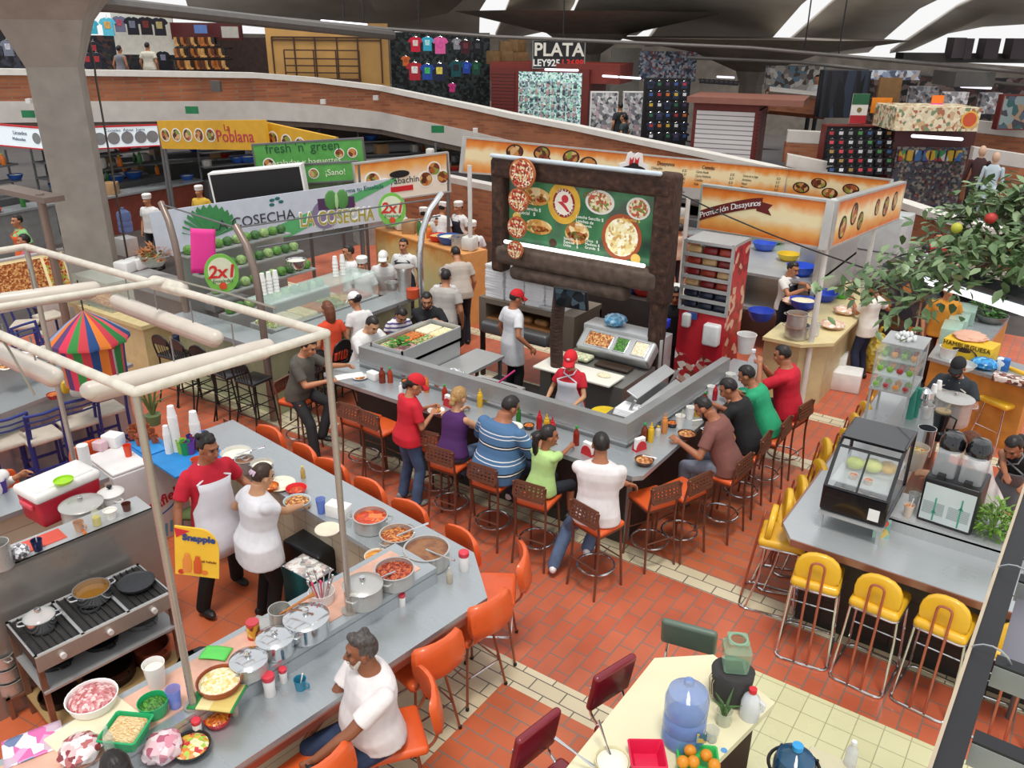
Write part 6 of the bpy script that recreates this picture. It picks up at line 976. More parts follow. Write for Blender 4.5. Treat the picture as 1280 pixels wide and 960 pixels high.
t = thing('white_fridge', 'white upright refrigerator behind the breakfast stall', 'refrigerator', atd(1085, 350, 16.5).xy.to_3d(), radians(-6)); ob('body', B().rb((0, 0, .95), (1.1, .7, 1.9), .03), mat('#b8bcbc', .4, var=.08), t); ob('door_seam', B().box(-.55, -.356, 1.2, .55, -.35, 1.22), DKSTEEL, t, 0)
# sign band round the breakfast stall
OB = banded('orange_sign', [(0, '#d0752c'), (.22, '#dc9a52'), (.45, '#e2d2a6'), (.66, '#e4d4a8'), (.84, '#d88a3c'), (1, '#cc6a20')], 1, -.58, 0, .4, .35, .12)
AL = mat('#c8c8c4', .35, .5); DK = mat('#2a1a14', .6)
BOWLP = mottled('bowl_print', ['#7a3a20', '#a85a2c', '#c88a4a', '#5a2a18', '#8a9a40', '#d8b07a'], 11, .4)
pA, pB, pC = atd(583, 173, 14.3), atd(985, 212, 19.0), atd(1112, 226, 17.0)
dz = V((0, 0, -.56))
t, w, h = board('sign_band', 'long orange and cream sign band listing breakfasts and meals', 'sign', pA, pB, pA + dz, OB, .08, None, 'panel', AL)
for x, y, r, s in ((.12, -.22, .17, 1.1), (.19, -.2, .17, 1.1), (.20, -.40, .14, 1), (.27, -.24, .18, 1.1), (.32, -.40, .2, 1.1)): pic(t, w * x, h * y * 1.2, r, BOWLP, DK, s, .75)
tx(t, 'Desayunos', w * .555, -.12, .11, DK); tx(t, 'Comidas', w * .70, -.12, .11, DK)
for i, (a, c, d_) in enumerate((('Chilaquiles', 'Carne Asada', 'Carne en su Jugo'), ('Molletes', 'Carne Adobada', 'Arrachera'), ('Huevos con Jamón', 'Costillas', 'Filetes'), ('Omelette', 'Pollo', 'Milanesa'))):
 for s, x in ((a, .51), (c, .66), (d_, .83)): tx(t, s, w * x, -.22 - .085 * i, .072, DK, 'LEFT', ext=.001)
 for x in (.62, .79, .97): tx(t, '$ %d' % (22 + 5 * i), w * x, -.22 - .085 * i, .07, DK, ext=.001)
t2, w, h = board('sign_band', 'orange sign band with bowls of food, far corner of the breakfast stall', 'sign', pB, pC, pB + dz, OB, .08, None, 'panel', AL)
for x, y, r in ((.16, -.36, .22), (.34, -.22, .2), (.46, -.40, .2), (.66, -.26, .2)): pic(t2, w * x, y, r * .8, BOWLP, DK, 1.3, .7)
# hat emblem over the long band
lp = atd(791, 210, 14.9); t = thing('hat_emblem', 'cut-out emblem of a sombrero and chilies over the sign band', 'emblem', lp); t.rotation_euler = (MX((RT * .98 + FW * .2, V((0, 0, 1)), (RT * .98 + FW * .2).cross(V((0, 0, 1))))).transposed()).to_euler()
def sombrero(t, s):
 b = B(); b.prism([(x * s, y * s) for x, y in ((-.36, -.42), (.40, -.42), (.48, -.1), (.46, .12), (.30, .16), (.24, .42), (.10, .44), (.02, .36), (-.1, .46), (-.2, .40), (-.24, .16), (-.42, .1), (-.40, -.2))], -.03, 0); ob('white_backing', b, WHITE, t, 0)
 b = B(); b.T = TR(.02 * s, -.04 * s, .008) @ MX.Diagonal((1, .32, 1, 1)); b.cyl((0, 0, -.01), (0, 0, .006), .36 * s, n=28); b.T = TR(.02 * s, .04 * s, .009) @ MX.Diagonal((1, .75, 1, 1)); b.cyl((0, 0, -.01), (0, 0, .01), .15 * s, n=20); ob('sombrero', b, BLACK, t, 0)
 b = B(); [b.prism([((x - .05) * s, .06 * s), ((x + .06) * s, .05 * s), ((x + .07) * s, .32 * s), ((x + .01) * s, .22 * s), ((x - .04) * s, .30 * s)], .0, .014) for x in (-.08, .08)]; b.box(-.24 * s, -.42 * s, 0, .30 * s, -.30 * s, .01); ob('red_chilies', b, RED, t, 0); tx(t, 'El Tabachín', .02 * s, -.22 * s, .19 * s, BLACK, shear=.2, ext=.004, z=.01); tx(t, 'Comida Mexicana', .03 * s, -.36 * s, .06 * s, WHITE, z=.014, ext=.001)
sombrero(t, .62)
q0, q1, q2 = atd(879, 233, 12.0), atd(1044, 254, 11.0), atd(1132, 229, 14.4); dz = V((0, 0, -.60)); OB2 = banded('orange_sign_front', [(0, '#cc6a24'), (.25, '#e0a85c'), (.45, '#e6d8ae'), (.65, '#e6d6aa'), (.85, '#d8843a'), (1, '#cc6420')], 1, -.60, 0, .4, .3, .12)
t, w, h = board('sign_band', 'orange front sign with a dark red breakfast offer ribbon', 'sign', q0, q1, q0 + dz, OB2, .10, None, 'panel', AL)
b = B(); pts = [(w * (.0 + .48 * i / 12), -.12 - .30 * (1 - i / 12) ** 1.7 - .03 * sin(i / 12 * 3)) for i in range(13)]; b.add([(x, y + .075, .006) for x, y in pts] + [(x, y - .075, .006) for x, y in pts], [(i, i + 1, 14 + i, 13 + i) for i in range(12)]); b.add([(w * .44, -.10, .004), (w * .56, -.13, .004), (w * .53, -.2, .004), (w * .56, -.28, .004), (w * .44, -.24, .004)], [(0, 1, 2, 3, 4)]); ob('ribbon', b, mat('#6a1c18', .5), t, 0)
for i, ch in enumerate('Promoción Desayunos'):
 f = .2 + 11.2 * i / 18; k = int(f); u = f - k; x = pts[k][0] * (1 - u) + pts[min(12, k + 1)][0] * u; y = pts[k][1] * (1 - u) + pts[min(12, k + 1)][1] * u
 if ch != ' ': tx(t, ch, x, y, .115, WHITE, rot=atan2(pts[min(12, k + 1)][1] - pts[k][1], pts[min(12, k + 1)][0] - pts[k][0]), shear=.25, z=.009)
t, w, h = board('sign_band', 'orange side sign with bowls of food, right end of the breakfast stall', 'sign', q1, q2, q1 + dz, OB2, .10, None, 'panel', AL)
for x, y, r in ((.14, -.38, .2), (.26, -.24, .2), (.36, -.38, .17), (.58, -.26, .16), (.72, -.30, .2), (.86, -.26, .2)): pic(t, w * x, y, r * .9, BOWLP, DK, 1, .9)
for i, (px, py, d_, pz) in enumerate(((1041, 258, 11.1, 0), (1097, 262, 13.4, 0), (860, 255, 14.8, 0), (587, 214, 14.4, 0))): p = atd(px, py, d_); b = B(); b.cyl((0, 0, 0), (0, 0, p.z + .1), .04, n=10); tag(ob('white_post', b, mat('#d8d6d0', .5), None, 35, None, (p.x, p.y, 0)), 'slim white post holding the orange sign band, ' + ('at its front corner', 'at the right side sign', 'behind the snack cabinet', 'at the left end of the long band')[i], 'post')
# ---------------------------------------------------------------- cream counter at the bottom
t = thing('cream_counter', 'cream laminate counter with water jugs at the bottom of the photo', 'counter'); CP = [(-1.83, 4.46), (-1.50, 4.74), (-.98, 4.54), (-1.10, 3.9), (-1.25, 2.2), (-1.85, 2.2)]
b = B(); b.prism(CP, .90, .95); ob('worktop', b, mat('#e4dcb8', .35, var=.05, sc=2), t, 20); b = B(); b.prism([(-1.5, 4.3), (-1.4, 4.45), (-1.06, 4.40), (-1.16, 3.9), (-1.3, 2.2), (-1.5, 2.2)], 0, .90); ob('base', b, mat('#3a1c18', .5, var=.2), t, 20)
def jug20(label, loc, capc=None, c='#7a9ad8', al=.55):
 t = thing('water_jug', label, 'water jug', loc); b = B(); b.lathe([(0, 0), (.12, 0), (.135, .02), (.135, .10), (.128, .115), (.135, .13), (.135, .20), (.124, .225), (.135, .25), (.136, .34), (.12, .40), (.06, .44), (.03, .455), (.03, .49), (0, .49)], 30); ob('bottle', b, glass(c, .04, al), t)
 if capc: ob('jug_cap', B().cyl((0, 0, .47), (0, 0, .505), .036, n=18), mat(capc, .4), t)
 return t
t = jug20('large blue water jug standing on the cream counter', at(853, 925, .95)); b = B(); b.T = RZ(.6); b.box(.05, -.1365, .12, .11, -.13, .19); ob('label', b, mottled('jug_label', ['#3a6a80', '#8ab0b8', '#c8b060'], 30, .4), t, 0)
b = B(); b.lathe([(0, .01), (.125, .01), (.125, .20), (0, .20)], 24); ob('water', b, glass('#6a8ad8', .02, .35), t)
t = thing('cloth_covered_pot', 'dark grey cloth-covered pot under the green glass jar', 'pot', at(912, 872, .95)); rr = random.Random(4); b = B(); b.rings([[((r + rr.uniform(-.006, .006)) * cos(a), (r + rr.uniform(-.006, .006)) * sin(a), z) for a in [2 * pi * i / 26 for i in range(26)]] for r, z in ((.10, 0), (.13, .05), (.135, .14), (.14, .23), (.125, .25), (.02, .255))]); ob('cloth_cover', b, mat('#3a3838', .85, bump=.4), t); b = B(); [b.tube([(.12 * cos(a), .12 * sin(a), .24), (.15 * cos(a), .15 * sin(a), .16), (.14 * cos(a + .1), .14 * sin(a + .1), .04)], .003, 5) for a in (3.6, 3.75, 3.9, 4.05)]; ob('fringe', b, mat('#b8a888', .8), t)
t = thing('glass_jar', 'square green glass jar on the cloth-covered pot', 'jar', at(912, 872, .95) + V((.0, .01, .256)), .5); b = B(); b.rings([[(x * s, y * s, z) for x, y in ((-.8, -1), (.8, -1), (1, -.8), (1, .8), (.8, 1), (-.8, 1), (-1, .8), (-1, -.8))] for s, z in ((.06, 0), (.078, .01), (.088, .17), (.06, .20), (.055, .225), (.066, .235), (.05, .236))], False); ob('glass_body', b, glass('#8fb89a', .04, .5), t); ob('rim', B().torus((0, 0, .232), .058, .009, 20, 6), glass('#9ac0a4', .04, .7), t)
t = thing('plastic_gallon', 'clear plastic gallon jug with a red cap on the cream counter', 'jug', at(936, 897, .95)); b = B(); b.lathe([(0, 0), (.06, 0), (.065, .02), (.065, .13), (.05, .18), (.022, .21), (.02, .225), (0, .225)], 20, (0, 0, 0), 1, .85); b.tube([(.05, 0, .17), (.085, 0, .15), (.075, 0, .10), (.06, 0, .09)], .012, 8); ob('jug_body', b, glass('#e4e8ee', .1, .7), t); ob('jug_cap', B().cyl((0, 0, .215), (0, 0, .245), .026, n=16), mat('#d82a34', .4), t)
t = thing('aloe_jar', 'small aloe plant growing in a glass jar of water', 'plant', at(904, 903, .95)); ob('jar', B().lathe([(0, 0), (.05, 0), (.053, .02), (.05, .085), (.056, .10), (.05, .10), (.044, .02), (0, .01)], 18), glass('#d8dcc8', .03, .4), t); b = B(); [b.tube([(0, 0, .05), (.03 * cos(a), .03 * sin(a), .14), (.10 * cos(a), .10 * sin(a), .17 + .05 * (i % 2))], [.012, .011, .002], 5) for i, a in enumerate((.3, 1.5, 2.7, 3.9, 5.2))]; ob('leaves', b, mat('#4a6a3a', .5), t)
cup('clear glass tumbler beside the blue water jug', at(889, 925, .95), r=.045, h=.09, m=glass('#d8dcd4', .02, .35)); bowl('pink-red square plastic tub on the cream counter', at(808, 955, .95), .105, .09, '#d81a48', None, square=True, rz=.6, foot=.7); bowl('round cream bowl with a spoon on the cream counter', at(765, 960, .95), .11, .07, '#d8d0a8', FOOD['cream'])
bowl('green square tray of oranges on the cream counter', at(872, 958, .95), .12, .05, '#3ab85a', None, square=True, rz=.5, foot=.8)
for i, (px, py) in enumerate(((862, 944), (882, 950), (866, 958), (853, 958), (892, 962))): o_ = ob('orange', B().sph((0, 0, .037), .038, 16, 10), mat('#d88a1c', .45, bump=.15, sc=60), None, 60, None, at(px, py, 1.0)); tag(o_, 'round orange in the green tray', 'orange', 'oranges in the green tray')
for i, (p, q) in enumerate((((748, 900), (765, 950)), ((693, 922), (742, 958)))): a_, c_ = at(p[0], p[1], 1.16), at(q[0], q[1], 1.0); b = B(); b.tube([(0, 0, 0), (c_ - a_) * .6, c_ - a_], [.012, .005, .012], 6); tag(ob('long_spoon', b, CHROME, None, 35, None, a_), 'long steel spoon leaning in the cream bowl' if i == 0 else 'long steel spoon leaning over the counter edge by the maroon chair', 'spoon')
b = B(); b.cyl((0, 0, 0), (0, 0, .003), .02, n=14); tag(ob('blue_bottle_cap', b, mat('#5a9ad8', .4), None, 35, None, at(905, 938, .951)), 'small blue bottle cap on the cream counter', 'cap')
MCH.put((-1.78, 4.06, 0), radians(-106), 'maroon vinyl chair beside the cream counter, farther from the photo edge'); MCH.put((-1.92, 3.34, 0), radians(-100), 'maroon vinyl chair beside the cream counter, cut by the photo edge'); GCH.put((-1.70, 4.66, 0), radians(192), 'grey-green vinyl chair at the far end of the cream counter')
jp = at(997, 935, .78); t = jug20('blue water jug in a black ring stand right of the cream counter', (jp.x, jp.y, .30), '#3aa0e0', '#2a5a80', .8); t.rotation_euler.x = 0; t = thing('jug_stand', 'black metal stand holding the blue water jug', 'stand', (jp.x, jp.y, 0)); ob('ring', B().torus((0, 0, .62), .165, .012, 26, 6), BLACK, t); b = B(); [b.tube([(.165 * cos(a), .165 * sin(a), .64), (.19 * cos(a), .19 * sin(a), 0)], .012, 6) for a in (.8, 2.4, 4., 5.6)]; b.cyl((0, 0, .28), (0, 0, .30), .17, n=20); ob('legs', b, BLACK, t)
bottle('clear plastic bottle at the bottom edge beside the jug stand', at(1062, 955, .6), '#e4e6e8', '#eceef0', r=.04, h=.2, al=.6); box_thing('low_cream_cabinet', 'low cream cabinet at the bottom edge beside the jug stand', 'cabinet', (at(1050, 985, .5).x, at(1050, 985, .5).y, 0), (.5, .3, .6), mat('#d8d0b0', .5))
# overhead banner frame on the right, level, with translucent panels read from behind
ZF = 3.0; A0, A1 = at(1166, 958, ZF), at(1290, 600, ZF); xr = A0.x + .05; t = thing('banner_frame', 'black overhead frame with grey translucent panels at the right edge', 'frame'); FB = mat('#1c1c1f', .45, var=.15)
b = B(); b.box(A0.x, A0.y - 1.2, ZF - .10, A0.x + .075, A1.y + .5, ZF); b.m = 1; b.box(A0.x - .012, A0.y - 1.2, ZF - .08, A0.x, A1.y + .5, ZF + .012); b.m = 0
ys_ = [at(1206, 905, ZF).y, at(1232, 812, ZF).y, at(1262, 712, ZF).y, at(1285, 640, ZF).y]
for y in ys_: b.box(A0.x + .08, y - .06, ZF - .10, A0.x + 1.4, y, ZF); b.m = 2; b.box(A0.x + .08, y - .064, ZF - .10, A0.x + 1.4, y - .06, ZF - .01); b.m = 0
ob('bars', b, [FB, mat('#b8a890', .5), mat('#8a8e8c', .5)], t, 0); PANM = mat('#77757f', .4, alpha=.93, var=.12, sc=2)
for i, (y0, y1) in enumerate(((ys_[1], ys_[2]), (ys_[2], ys_[3]), (ys_[3], ys_[3] + .4))):
 b = B(); b.box(A0.x + .09, y0 + .004 + (.02 if i == 0 else 0), ZF - .09, A0.x + 1.4, y1 - .065, ZF - .08); ob('translucent_panel', b, PANM, t, 0)
 text(('antojillas', 'ebas', 'rico')[i], .10, mat('#6a6872', .5), t, TR(A0.x + .46, (y0 + y1) / 2 - .0, ZF - .078) @ MX.Diagonal((-1, 1, 1, 1)), ext=.001)
for y in ys_[1:3]: b = B(); b.torus((A0.x + .06, y - .03, ZF - .03), .075, .004, 16, 5, 'y'); ob('wire_tie', b, mat('#b8bcc0', .3, .8), t)
a_ = at(1272, 640, ZF) - A0; q_ = RZ(atan2(a_.y, a_.x) - pi / 2); t.rotation_euler.z = atan2(a_.y, a_.x) - pi / 2; t.location = A0 - q_ @ A0
# ---------------------------------------------------------------- tree at the right and lit tube
t = thing('fig_tree', 'leafy fig tree reaching in from the right edge', 'tree', (1.15, 7.6, 0)); BK = mat('#5a4a3a', .8, var=.25, bump=.4); o3 = V((1.15, 7.6, 0)); br = B(); hub = atd(1335, 300, 7.4) - o3
ob('planter', B().lathe([(0, 0), (.28, 0), (.34, .45), (.31, .45), (.26, .05), (0, .4)], 20), mat('#8a5a3c', .6), t); br.tube([(0, 0, .3), (.03, .05, 1.2), hub * .8 + V((0, 0, .3)), hub], [.05, .045, .04, .035], 8)
tips = [(1040, 360, 7.0), (1120, 345, 6.8), (1110, 395, 6.6), (1190, 300, 7.0), (1165, 275, 7.4), (1215, 255, 7.0), (1240, 310, 6.6), (1255, 270, 7.2), (1265, 345, 6.4), (1180, 320, 6.4), (1235, 240, 7.6), (1275, 240, 7.0), (1270, 300, 7.0), (1140, 375, 7.2), (1075, 375, 7.1), (1225, 330, 7.4), (1278, 360, 6.8), (1110, 330, 7.3)]
lf = B(); rr = random.Random(12)
for i, (px, py, d) in enumerate(tips):
 p = atd(px, py, d) - o3; m_ = (hub + p) / 2 + V((rr.uniform(-.1, .1), rr.uniform(-.1, .1), rr.uniform(.0, .15))); br.tube([hub, m_, p], [.022, .013, .005], 6)
 n = 95 if px > 1150 else 60
 for k in range(n):
  c = m_ * (1 - (k / n) ** .5) + p * (k / n) ** .5 + V((rr.gauss(0, .10), rr.gauss(0, .10), rr.gauss(0, .085))); d3 = V((rr.uniform(-1, 1), rr.uniform(-1, 1), rr.uniform(-1.0, .3))).normalized(); q = d3.cross(V((rr.uniform(-.3, .3), rr.uniform(-.3, .3), 1))).normalized(); L_ = rr.uniform(.09, .15); nrm = q.cross(d3); W_ = L_ * .24; e = nrm * L_ * .06
  lf.m = rr.choice((0, 0, 1, 2)); lf.add([c, c + d3 * L_ * .3 + q * W_ + e, c + d3 * L_ * .65 + q * W_ * .85 + e, c + d3 * L_, c + d3 * L_ * .65 - q * W_ * .85 + e, c + d3 * L_ * .3 - q * W_ + e, c + d3 * L_ * .5], [(0, 1, 6), (1, 2, 6), (2, 3, 6), (3, 4, 6), (4, 5, 6), (5, 0, 6)])
ob('branches', br, BK, t); ob('foliage', lf, [mat('#4f6a40', .45, var=.2), mat('#6d8458', .4, var=.2), mat('#7d9468', .4)], t, 50)
for px, py, d, c in ((1238, 273, 6.9, '#b8302a'), (1196, 285, 6.9, '#b8b83a'), (1240, 272, 7.1, '#c8483a')): b = B(); b.sph(atd(px, py, d) - o3, .045); ob('hanging_ornament', b, mat(c, .5), t)
a_, c_ = atd(1160, 350, 7.8), atd(1420, 432, 5.4); t = thing('canopy_light', 'long lit white tube under a dark canopy edge at the right', 'light fixture', a_); b = B(); b.caps((0, 0, 0), c_ - a_, .045, n=12); ob('lit_tube', b, mat('#f4faff', .3, var=0, emit=.9), t); b = B(); b.T = TR(0, .02, .10); b.tube([(0, 0, 0), c_ - a_], .07, 6); ob('housing', b, mat('#22262a', .5), t); ob('support_post', B().cyl((c_ - a_) * .98, V(((c_ - a_).x * .98, (c_ - a_).y * .98, -a_.z)), .03), DKSTEEL, t)
c1 = [atd(*q) for q in ((838, 236, 11.5), (890, 262, 11.2), (960, 292, 11), (1030, 318, 10.6), (1110, 345, 9.6), (1180, 362, 8.6), (1300, 384, 7.5))]; b = B(); b.tube([p - c1[0] for p in c1], .010, 6, bend=.5); tag(ob('black_cable', b, BLACK, None, 35, None, c1[0]), 'black cable sagging from the menu board to the tree', 'cable')
# ---------------------------------------------------------------- salad stall
t = thing('salad_counter', 'pale green L-shaped counter of the salad stall', 'counter'); b = B(); b.prism([(-8.6, 6.65), (-8.6, 9.75), (-9.05, 9.75), (-9.05, 7.1), (-10.9, 7.1), (-10.9, 6.65)], 1.04, 1.1); ob('worktop', b, TOPSTEEL, t, 20); b = B(); b.prism([(-8.8, 6.85), (-8.8, 9.75), (-9.02, 9.75), (-9.02, 7.06), (-10.9, 7.06), (-10.9, 6.85)], 0, 1.04); ob('base', b, mat('#b4bc98', .6, var=.1), t, 20)
for i, (x, y, r) in enumerate(((-8.70, 6.45, 4), (-9.14, 6.42, -6), (-9.58, 6.45, 8), (-9.98, 6.42, 0), (-10.36, 6.4, 5))): BST.put((x, y, 0), radians(r), 'black bar stool with arched back at the salad counter, %s from its corner' % ('first', 'second', 'third', 'fourth', 'fifth')[i])
for i, y in enumerate((7.06, 7.55, 8.05, 8.6, 9.15)): BST.put((-8.34, y, 0), radians(92), 'black bar stool on the long side of the salad counter, %s' % ('nearest the corner', 'under the woman in orange', 'under the white-capped girl', 'behind the striped shirt', 'beside the man in black')[i])
t = thing('salad_display', 'refrigerated glass salad display behind the salad counter', 'display counter', (-9.35, 7.2, 0)); b = B(); b.box(-.28, 0, 0, .28, 2.1, 1.12); ob('cabinet', b, STEEL, t, 0); b = B(); b.box(-.28, 0, 1.48, .26, 2.1, 1.5); b.quad((.27, 0, 1.12), (.27, 2.1, 1.12), (.26, 2.1, 1.48), (.26, 0, 1.48)); ob('glass', b, glass('#cfe6de', .03, .35), t, 0)
for i in range(7): b = B(); b.rb((0, .16 + .29 * i, 1.14), (.42, .26, .06), .02); ob('food_tray', b, FOOD[('salad', 'cheese', 'rice', 'salsa', 'salad', 'fruit', 'meat')[i]], t)
t = thing('tier_rack', 'stepped steel rack of green vegetables behind the salad display', 'rack', (-10.7, 7.3, 0)); b = B(); [b.box(.25 - .28 * k, 0, 1.05 + .26 * k, .50 - .28 * k, 2.0, 1.075 + .26 * k) for k in range(4)]; b.box(.2, 0, 0, .5, 2, 1.05); b.box(-.62, 0, 0, -.55, 2, 1.9); ob('shelves', b, STEEL, t, 0)
LT = [Proto(lambda c=c: tag(ob('lettuce', B().sph((0, 0, .07), (.085, .085, .075), 10, 7), mat(c, .6, var=.5, sc=22, bump=.8), None, 70), 'x', 'vegetable')) for c in ('#5a8a3a', '#8aa868', '#3f6a34')]
for k in range(4):
 for i in range(11): LT[(i * 5 + k) % 3].put((-10.33 - .28 * k, 7.4 + .18 * i, 1.075 + .26 * k), i, 'green vegetable on the stepped rack of the salad stall', 'vegetables on the stepped rack')
# arched posts, wires, hanging signs
ARC = steel('arch_steel', '#8a7a70', .35, (3, 3, 9))
for i, (X, Y, dx, dy) in enumerate(((-10.85, 7.0, -.45, .15), (-8.72, 6.72, -.45, .10), (-8.45, 9.62, -.05, .62))):
 t = thing('arched_post', 'curved steel post of the salad stall, ' + ('left, by the pink paper', 'middle, by the green badge', 'right, beside the orange tin')[i], 'post', (X, Y, 0)); ob('tube', B().tube([(0, 0, 0), (0, 0, 1.85), (dx * .12, dy * .12, 2.15), (dx * .45, dy * .45, 2.45), (dx, dy, 2.66)], .05, 12), ARC if i < 2 else CHROME, t)
e0, e1, e2 = V((-11.3, 7.15, 2.64)), V((-9.17, 6.82, 2.64)), V((-8.5, 10.2, 2.6)); b = B(); b.tube([(0, 0, 0), e1 - e0], .012, 6); b.tube([e1 - e0, e2 - e0], .012, 6); b.tube([e1 - e0 + V((.25, .1, -.25)), e2 - e0 + V((0, 0, -.28))], .012, 6); tag(ob('sign_rail', b, DKSTEEL, None, 35, None, e0), 'thin steel rails joining the curved posts', 'rail')
def badge(label, p, s=1.):
 t = thing('round_badge', label, 'sign', p); d = V((p.x, p.y, 0)).normalized(); t.rotation_euler = (pi / 2, 0, atan2(d.y, d.x) - pi / 2); b = B(); b.T = MX.Diagonal((.82, 1, 1, 1)); b.cyl((0, 0, -.02), (0, 0, .0), .27 * s, n=30); b.m = 1; b.T = TR(0, .03 * s) @ MX.Diagonal((.82, .9, 1, 1)); b.cyl((0, 0, -.01), (0, 0, .003), .21 * s, n=28); ob('disc', b, [mat('#7ac050', .5), mat('#dfe6c8', .5)], t, 0)
 tx(t, '2x1', 0, .02 * s, .24 * s, mat('#d03028', .5), shear=.2, off=.006); tx(t, 'Ensaladas', 0, -.1 * s, .07 * s, mat('#3a7a3a', .5), shear=.2); pic(t, 0, -.17 * s, .05 * s, mat('#d8502c', .5))
badge('oval green 2x1 badge hanging beside the pink paper', atd(277, 342, 11.2)); badge('oval green 2x1 badge at the far curved post', atd(490, 262, 13.4))
pk = atd(254, 314, 11.4); d_ = V((pk.x, pk.y, 0)).normalized(); t = sheet('pink_paper', 'bright pink handwritten paper hanging over the salad stall', 'paper', pk, .32, .62, mat('#ec3a9a', .6, var=.03), 0, .004, .01); t.rotation_euler = (pi / 2, .12, atan2(d_.y, d_.x) - pi / 2)
tl, tr_ = atd(186, 266, 13.8), atd(503, 221, 16.0); t, w, h = board('salad_banner', 'long pale banner with vegetables and lettering behind the salad stall', 'banner', tl, tr_, tl - V((0, 0, .78)), mat('#c9d0dc', .5, var=.05), .03)
GD = mat('#1f6a6a', .5); tx(t, 'LA COSECHA', w * .365, -h * .50, .25, mat('#3a3a44', .5)); b = B(); b.add([(w * .26, -h, .004), (w * .5, -h, .004), (w * 1.0, -h * .02, .004), (w * .96, -h * .0, .004), (w * .62, -h * .45, .004)], [(0, 1, 2, 3, 4)]); ob('green_swoosh', b, mat('#5ab070', .5), t, 0); pic(t, w * .65, -h * .62, .26, mat('#8a7a9a', .5)); pic(t, w * .74, -h * .55, .2, mottled('salad_print', ['#4a8a6a', '#8ac0a0', '#c03a4a', '#e8e8e0'], 12, .5))
b = B(); rr = random.Random(6); [b.add([(w * .2, -h * .75, .004 + .001 * i), (w * .2 + .42 * cos(a) - .06, -h * .62 + .42 * sin(a), .004 + .001 * i), (w * .2 + .48 * cos(a), -h * .6 + .48 * sin(a), .004 + .001 * i), (w * .2 + .42 * cos(a) + .06, -h * .66 + .42 * sin(a), .004 + .001 * i)], [(0, 1, 2, 3)]) or setattr(b, 'm', i % 4) for i, a in enumerate([.1 + 2.9 * k / 13 for k in range(14)])]; ob('vegetable_picture', b, [mat(c, .5) for c in ('#3f8a50', '#c83a3a', '#8a3a6a', '#e0783a')], t, 0)
b = B(); [b.sph((w * .46 + .09 * cos(a), -h * .17 + .07 * sin(a), .006), (.05, .03, .003), 8, 4) for a in (0, 1.2, 2.4, 3.6)]; ob('leaf_emblem', b, GD, t); tx(t, 'Arma tu Ensalada', w * .82, -h * .15, .12, GD)
sp_ = atd(422, 272, 12.6); t = thing('cutout_sign', 'cut-out gold lettering sign hanging on the rails of the salad stall', 'sign', sp_); t.rotation_euler = (pi / 2, 0, radians(62)); YG = mat('#a8983a', .4)
tx(t, 'LA COSECHA', 0, 0, .29, WHITE, ext=.01, off=.016, z=-.01, sx=.66); tx(t, 'LA COSECHA', 0, 0, .29, YG, z=.012, off=.003, sx=.66); tx(t, 'Ensaladas y Frescuras', .1, -.2, .12, mat('#44443a', .5), shear=.3, z=.012, sx=.7)
b = B(); b.box(-.28, .13, -.02, .28, .30, 0); b.m = 1; [b.sph((x, .27, .0), (.10, .15, .02), 10, 6) for x in (-.08, .09)]; b.m = 2; b.sph((0, .25, .01), (.03, .13, .02), 8, 6); ob('vegetable_cutout', b, [mat('#4a2a50', .5), mat('#4f8a44', .5), mat('#a8c890', .5)], t, 0)
# salad stall people
CAPW = ('chef', '#eceae6')
for a in (("salad maker with dark hair and a white shirt behind the green cups", 437, 322, 1.45, 150, dict(hair=('short', 'k'))), ("salad maker in a white cap bending over the counter", 482, 330, 1.35, 215, dict(hat=('cap', '#f0efec'), lean=20)), ("salad maker with dark hair facing out, in white with dark straps", 505, 310, 1.5, 200, dict(hair=('short', 'k'), apron=('#22242c', -.2))), ("small salad maker in a white cap half hidden by the display", 454, 345, 1.2, 200, dict(hat=CAPW, h=1.5)),
 ("cook in a white cap and long white coat bending at the far griddle", 548, 272, 1.35, 10, dict(hat=CAPW, lean=18)), ("cook in a white cap, half hidden by the curved post", 530, 283, 1.3, 40, dict(hat=CAPW, lean=12)), ("cook in a white cap and dark apron standing behind the bending cook", 574, 268, 1.4, 170, dict(hat=CAPW, apron=('#1c1e2c', -.3))), ("cook in a white cap, white shirt and dark apron walking by the steel cabinet", 590, 300, 1.3, 215, dict(hat=CAPW, apron=('#1c1e2c', -.4), pants=('#3a4a68', 1)))):
 lb, px, py, z, r, kw = a; p = at(px, py, z); kk = dict(h=1.66, shirt=('#e6e6e6', .62), pants=('#2a2c34', 1), skin='a', vox=.011); kk.update(kw); person(lb, (p.x, p.y, 0), rz=radians(r), **kk)
person('woman with auburn hair in an orange blouse at the salad counter', (-8.32, 7.56, 0), rz=radians(75), h=1.62, female=True, sit=.75, hair=('long', 'r'), shirt=('#d84a2a', .5), pants=('#24242a', 1), lean=6, vox=.011)
person('girl in a white cap and white T-shirt at the salad counter', (-8.30, 8.12, 0), rz=radians(70), h=1.60, female=True, sit=.75, hair=('bun', 'k'), hat=('cap', '#eceae8'), shirt=('#e6e4e2', .6), pants=('#3a8a5a', 1), lean=10, head=(14, 20, 0), vox=.011)
person('girl in a white and purple striped top bending over her food', (-7.95, 8.45, 0), rz=radians(-118), h=1.55, female=True, sit=.72, hair=('tail', 'k'), shirtm=stripes('girl_stripes', [(0, '#e6e4e8'), (.6, '#5a4a88')], 2, .06), shirt=('#ffffff', .5), lean=26, head=(26, 0, 0), vox=.011)
person('bearded man in a black shirt with hands clasped at his chin', at(535, 412, .95).xy.to_3d(), rz=radians(-140), h=1.72, sit=.74, hair=('short', 'k'), beard=('mb', 'k'), shirt=('#1a1b20', .7), lean=14, hl=at(549, 402, 1.22), hr=at(546, 404, 1.2), head=(14, 0, 0), skin='a', vox=.011)
